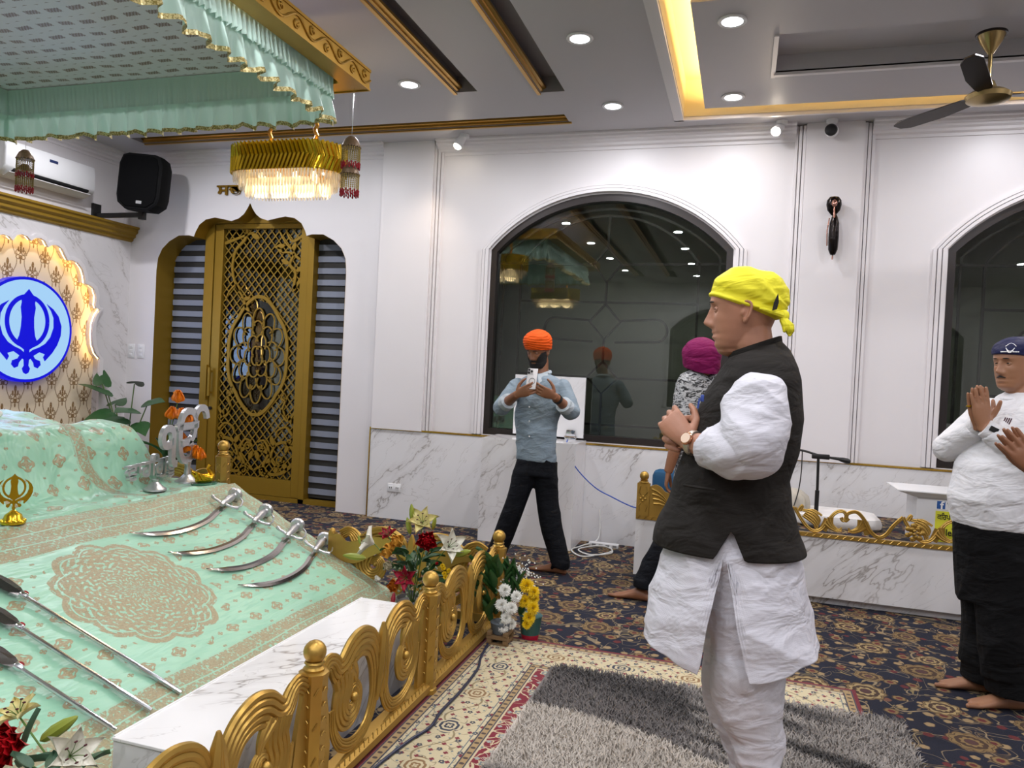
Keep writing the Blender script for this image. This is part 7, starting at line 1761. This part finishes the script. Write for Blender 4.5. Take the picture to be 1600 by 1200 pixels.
# ---------------------------------------------------------------- the man in the magenta turban
t = thing('person', 'man in a magenta turban and black-and-white patterned shirt, seen from behind beside the stage', 'person', (-.45, 5.15, 0))
YP = 5.15; fw = Vector((-.55, .83, 0)).normalized(); HD = A(1096, 566, YP); MH = frame_of(HD, (-.62, .78, -.03), (0, 0, 1), 1.)
mb = MB(); head_shape(mb, MH, 1.03); CN = A(1092, 590, YP); mb.tube([MH @ Vector((-.01, 0, -.03)), MH @ Vector((-.02, 0, -.09)), CN, CN+Vector((0, 0, -.08))], [.056, .060, .060, .08], 16)
ctr = lambda u, v: A(u, v, YP)
TOR = [(1093, 578, .05, .07), (1094, 586, .08, .14), (1095, 600, .105, .18), (1096, 640, .12, .19), (1096, 680, .12, .175), (1092, 730, .125, .17), (1090, 765, .13, .18)]
mb.rings([ell(ctr(u, v), fw, rx-.015, ry-.015) for u, v, rx, ry in TOR]+[ell(ctr(1088, 800), fw, .11, .16)])
SL3, E3, W3 = A(1072, 604, YP-.06), A(1062, 676, YP-.12), A(1044, 738, YP-.14)
SR3, ER3, WR3 = A(1122, 602, YP+.05), A(1135, 676, YP+.08), A(1125, 735, YP+.10)
for a, b, c_ in ((SL3, E3, W3), (SR3, ER3, WR3)): limb(mb, [a, a*.5+b*.5, b], [.052, .050, .042]); limb(mb, [b, b*.5+c_*.5, c_], [.042, .039, .028])
hand(mb, W3, (-.12, .05, -1), (.9, .1, 0), 1, curls=((.4, .5, .4),)*4, thumb=(.4, .3)); hand(mb, WR3, (-.1, .1, -1), (-1, 0, 0), -1, curls=((.4, .5, .4),)*4, thumb=(.4, .3))
La, Lb = A(1003, 925, 5.05), A(1085, 925, 5.25); La.z = Lb.z = .085
lg = (([A(1078, 790, YP), A(1040, 850, 5.08), La], (-1, .12)), ([A(1100, 790, YP+.05), A(1098, 855, 5.2), Lb], (-.9, .4)))
for pts, d in lg: limb(mb, pts, [.085, .055, .038]); foot(mb, pts[-1], d)
put('body', remesh(mb, .0045, 3, .5, name='body', mat=SK2), t); face_parts(t, MH, SK2); shell(beard_mask, .010, MH, 1.03, 90, 90, (-.122, .02)).build('beard', M_BEARD, t, auto=None)
M_MAG = cloth('magenta_turban_cloth', '#760a4c', .8, 0, .15); turban(t, MH, M_MAG, 1.05, low=-.012, slope=.26, top=.172, wk=1.12, ribs=3.5, ribs_d=.05)
g = G('black_white_print'); x, y, z = g.sep(g.coord()); n = g.noise(g.comb(x*1.2, y*1.2, z*3.2), 22., 3., .65, 1.4)
M_PRT = g.set(g.mix(g.gt(n, .49, .04), S('#17181a'), g.mix(g.noise(g.coord(), 60., 1.), S('#8e9093'), S('#c9cacb'))), .8)
tor = [ell(ctr(u, v), fw, rx, ry, 32) for u, v, rx, ry in TOR]+[ell(ctr(1088, 782), fw, .13, .175, 32)]
put('patterned_shirt', shirt_mesh(tor, [([SL3, SL3*.5+E3*.5, SL3*.12+E3*.88], [.070, .072, .066]), ([SR3, SR3*.5+ER3*.5, SR3*.12+ER3*.88], [.070, .072, .066])], .0065, M_PRT, 61, .010, 18.), t)
mb = MB(); mb.rings([ell(ctr(1090, 765), fw, .12, .165), ell(ctr(1088, 800), fw, .125, .17), ell(ctr(1088, 820), fw, .11, .15)])
for pts, d in lg: limb(mb, [pts[0], pts[1], pts[1]*.15+pts[2]*.85], [.10, .085, .075], 20); e = pts[1]*.12+pts[2]*.88; mb.tube([e+Vector((0, 0, -.03)), e+Vector((0, 0, .03))], .080, 20)
put('trousers', remesh(mb, .0065, 4, .5, disp=folds(63, .010, 20., 4), name='trousers', mat=M_JEAN), t)

# ---------------------------------------------------------------- the man in the navy cap, praying
t = thing('person', 'man with a moustache in a navy head wrap and white sweatshirt praying with joined palms', 'person', (1.3, 4.2, 0))
YP = 4.2; fw = Vector((-.93, -.36, 0)).normalized(); lf_ = Vector((-fw.y, fw.x, 0)); HD = A(1590, 573, YP); MH = frame_of(HD, (-.86, -.50, .0), (0, 0, 1), 1.02)
mb = MB(); head_shape(mb, MH, 1.08); CN = A(1598, 618, YP); mb.tube([MH @ Vector((-.01, 0, -.03)), MH @ Vector((-.02, 0, -.09)), CN, CN+Vector((0, 0, -.08))], [.060, .066, .068, .09], 16)
TOR = [(1600, 613, .06, .085), (1602, 622, .095, .16), (1600, 640, .13, .20), (1592, 680, .175, .21), (1578, 730, .235, .215), (1572, 780, .262, .215), (1568, 810, .235, .205)]
ctr = lambda u, v: A(u, v, YP)
mb.rings([ell(ctr(u, v), fw, rx-.015, ry-.015) for u, v, rx, ry in TOR]+[ell(ctr(1570, 850), fw, .14, .17)])
SL4, E4, W4 = ctr(1612, 648)+lf_*.17, ctr(1574, 716)+lf_*.20, A(1538, 668, YP-.16)
SR4, ER4, WR4 = ctr(1590, 648)-lf_*.19, ctr(1507, 702)-lf_*.12, A(1531, 664, YP-.10)
for a, b, c_ in ((SL4, E4, W4), (SR4, ER4, WR4)): limb(mb, [a, a*.5+b*.5, b], [.055, .052, .046]); limb(mb, [b, b*.5+c_*.5, c_], [.044, .040, .029])
up_ = Vector((-.20, -.12, 1)); 
hand(mb, W4+Vector((-.004, 0, .01)), up_, -lf_+Vector((0, 0, 0)), 1, curls=((.02, .03, .03),)*4, thumb=(.75, .3), sc=1.12, spread=.04)
hand(mb, W4-lf_*.030+Vector((-.004, 0, .01)), up_, lf_, -1, curls=((.02, .03, .03),)*4, thumb=(.75, .3), sc=1.12, spread=.03)
Fa, Fb = A(1535, 1072, 4.28), A(1580, 1100, 4.10); Fa.z = Fb.z = .085
lg = (([ctr(1560, 860)+lf_*-.07, A(1545, 960, 4.3), Fa], (-1, -.05)), ([ctr(1568, 860)+lf_*.09, A(1570, 960, 4.12), Fb], (-.97, -.25)))
for pts, d in lg: limb(mb, pts, [.09, .06, .040]); foot(mb, pts[-1], d)
SK3 = skin('olive_brown_skin', '#9c6f52'); put('body', remesh(mb, .0042, 3, .5, name='body', mat=SK3), t); face_parts(t, MH, SK3, M_BEARD, (1, .0, 0), .15)
shell(lambda x, y, z: (1-((abs(y)-.0)/.030)**2-((z+.050+.25*abs(y))/.0052)**2)*2 if x > .04 else 0, .0040, MH, 1., 120, 120, (-.075, -.03)).build('moustache', M_BEARD, t, auto=None)
M_NAVC = cloth('navy_head_wrap', '#1a1f47', .6, 0, .1)
def cap_th(x, y, z): return .008+.010*max(0, min(1, (z-.05)/.04))+.002*sin(70*z+30*x)
cp_ = shell(lambda x, y, z: (z-(.050-.02*(.1-x)/.2))*150, cap_th, MH, 1.08, 100, 100, (.0, .125)).build('head_wrap', M_NAVC, t, auto=None)
# printed emblem on the cap, white crescent marks
mb = MB()
for k in range(3):
    P = []
    for i in range(9):
        a = .55+.5*(i/8-.5)*(1-.2*k); z = .082-.006*k+.012*(1-(2*i/8-1)**2)*(-1 if k else 1); x, y, zz = head_pt(a, z, 1.08, .019); P.append(MH @ Vector((x, y, zz)))
    mb.tube(P, .0016, 5)
for i in range(12):
    a = .15+.07*i; x, y, zz = head_pt(a, .062, 1.08, .0155); mb.box(-.002, .002, -.002, .002, -.002, .003, M=Matrix.Translation(MH @ Vector((x, y, zz))))
o = mb.build('white_print', M_WINK, cp_); o['kind'] = 'stuff'
M_SWT = cloth('white_sweatshirt', '#dedee1', .85, 0, .04, fuzz=.2)
tor = [ell(ctr(u, v), fw, rx, ry, 36) for u, v, rx, ry in TOR]+[ell(ctr(1568, 822), fw, .225, .195, 36)]
C4, C4r = E4*.12+W4*.88, ER4*.12+WR4*.88
sw_ = put('sweatshirt', shirt_mesh(tor, [([SL4, SL4*.5+E4*.5, E4, C4], [.078, .080, .074, .050]), ([SR4, SR4*.5+ER4*.5, ER4, C4r], [.078, .080, .074, .050])], .006, M_SWT, 71, .012, 15.), t)
for c_, e in ((C4, E4), (C4r, ER4)):
    d = (c_-e).normalized(); mb = MB(); mb.tube([c_-d*.02, c_-d*.018, c_+d*.030, c_+d*.032], [.044, .048, .045, .040], 22); o = mb.build('cuff', M_SWT, sw_)
dq = (C4-E4).normalized(); mb = MB(); q = C4+Vector((.0, -.045, .012)); mb.box(-.018, .018, -.004, .004, -.012, .012, M=Matrix.Translation(q) @ Matrix.Rotation(radians(25), 4, 'Y')); mb.build('cuff_patch', M_BLACK, sw_, smooth=False)
mb = MB(); q = A(1574, 657, YP-.235)
for k in range(4): mb.box(-.014+.008*k, -.009+.008*k, -.001, .001, -.008-.002*k, .010+.002*k, M=Matrix.Translation(q) @ Matrix.Rotation(radians(20), 4, 'Y'))
o = mb.build('chest_emblem', plain('maroon_thread', '#4e2c38', .7), sw_, smooth=False); o['kind'] = 'stuff'
mb = MB(); mb.tube([CN+Vector((0, 0, -.002))+(fw*cos(a)*.088+lf_*sin(a)*.088)+Vector((0, 0, -.020*cos(a))) for a in [2*pi*k/28 for k in range(29)]], .011, 8); mb.build('neck_rib', M_SWT, sw_)
M_BLK = cloth('black_trousers', '#0b0b0d', .9, 0, .2); mb = MB(); mb.rings([ell(ctr(1566, 800), fw, .220, .195), ell(ctr(1562, 840), fw, .205, .20), ell(ctr(1564, 880), fw, .20, .21), ell(ctr(1562, 940), fw, .185, .20)])
for pts, d in lg: limb(mb, [pts[0], pts[1], pts[1]*.18+pts[2]*.82], [.135, .125, .120], 22); e = pts[1]*.12+pts[2]*.88; mb.tube([e+Vector((.02, 0, -.05)), e+Vector((.01, 0, .06))], [.115, .118], 22)
put('trousers', remesh(mb, .0065, 5, .5, disp=folds(73, .012, 16., 4), name='trousers', mat=M_BLK), t)
mb = MB(); dq = up_.normalized().to_track_quat('Z', 'Y').to_matrix().to_4x4(); dq.translation = A(1514, 634, YP-.16); mb.lathe([(.0105, -.003), (.0125, -.003), (.0125, .003), (.0105, .003)], n=20, M=dq); mb.build('finger_ring', M_CG, t)

# ---------------------------------------------------------------- the person at the right edge, only the fingers in view
t = thing('person', 'person at the right edge of the photo, only the fingers of joined hands showing', 'person', (1.42, 2.95, 0))
fw = Vector((-1, -.05, 0)).normalized(); lf_ = Vector((-fw.y, fw.x, 0)); HD = Vector((1.40, 2.95, 1.64)); MH = frame_of(HD, fw)
mb = MB(); head_shape(mb, MH); mb.tube([HD+Vector((.01, 0, -.03)), HD+Vector((.03, 0, -.14)), HD+Vector((.04, 0, -.22))], [.054, .056, .09], 16)
cx_ = lambda z, x=1.44: Vector((x, 2.95, z)); TOR = [(1.47, .07, .10), (1.43, .10, .18), (1.30, .12, .19), (1.10, .115, .17), (.92, .12, .17)]
mb.rings([ell(cx_(z), fw, a-.01, b-.01) for z, a, b in TOR]+[ell(cx_(.80), fw, .10, .15)])
HN = A(1618, 735, 2.86); tipd = (A(1572, 676, 2.86)-A(1612, 722, 2.86)).normalized()
for s in (1, -1):
    sh_, el_, wr_ = cx_(1.38)+lf_*.18*s, cx_(1.12, 1.34)+lf_*.22*s, HN+lf_*(.020*s)
    limb(mb, [sh_, sh_*.5+el_*.5, el_], [.05, .048, .042]); limb(mb, [el_, el_*.5+wr_*.5, wr_], [.042, .038, .028]); hand(mb, wr_, tipd, -lf_*s, s, curls=((.02, .04, .03),)*4, thumb=(.7, .3), sc=.95, spread=.07)
for s in (1, -1): limb(mb, [cx_(.85)+lf_*.09*s, cx_(.45)+lf_*.09*s, cx_(.09)+lf_*.09*s], [.08, .055, .038]); foot(mb, cx_(.085)+lf_*.09*s, fw)
put('body', remesh(mb, .0045, 3, .5, name='body', mat=SK2), t); face_parts(t, MH, SK2)
shell(lambda x, y, z: (z-(.055 if x > 0 else .0))*120, .012, MH, 1., 90, 90, (-.06, .125)).build('head_cloth', cloth('white_head_cloth', '#d8d5d0'), t, auto=None)
M_KUR = cloth('beige_kurta', '#b8ab95', .85)
put('shirt', shirt_mesh([ell(cx_(z), fw, a+.01, b+.01, 30) for z, a, b in TOR], [([cx_(1.38)+lf_*.18*s, cx_(1.25, 1.39)+lf_*.2*s, cx_(1.12, 1.34)+lf_*.22*s, (cx_(1.12, 1.34)+lf_*.22*s)*.25+(HN+lf_*.02*s)*.75], [.07, .068, .06, .045]) for s in (1, -1)], .008, M_KUR, 81), t)
mb = MB(); mb.rings([ell(cx_(.93), fw, .125, .175), ell(cx_(.80), fw, .12, .17)]); [limb(mb, [cx_(.85)+lf_*.09*s, cx_(.45)+lf_*.09*s, cx_(.13)+lf_*.09*s], [.10, .085, .075], 20) for s in (1, -1)]; put('trousers', remesh(mb, .008, 4, name='trousers', mat=M_BLK), t)
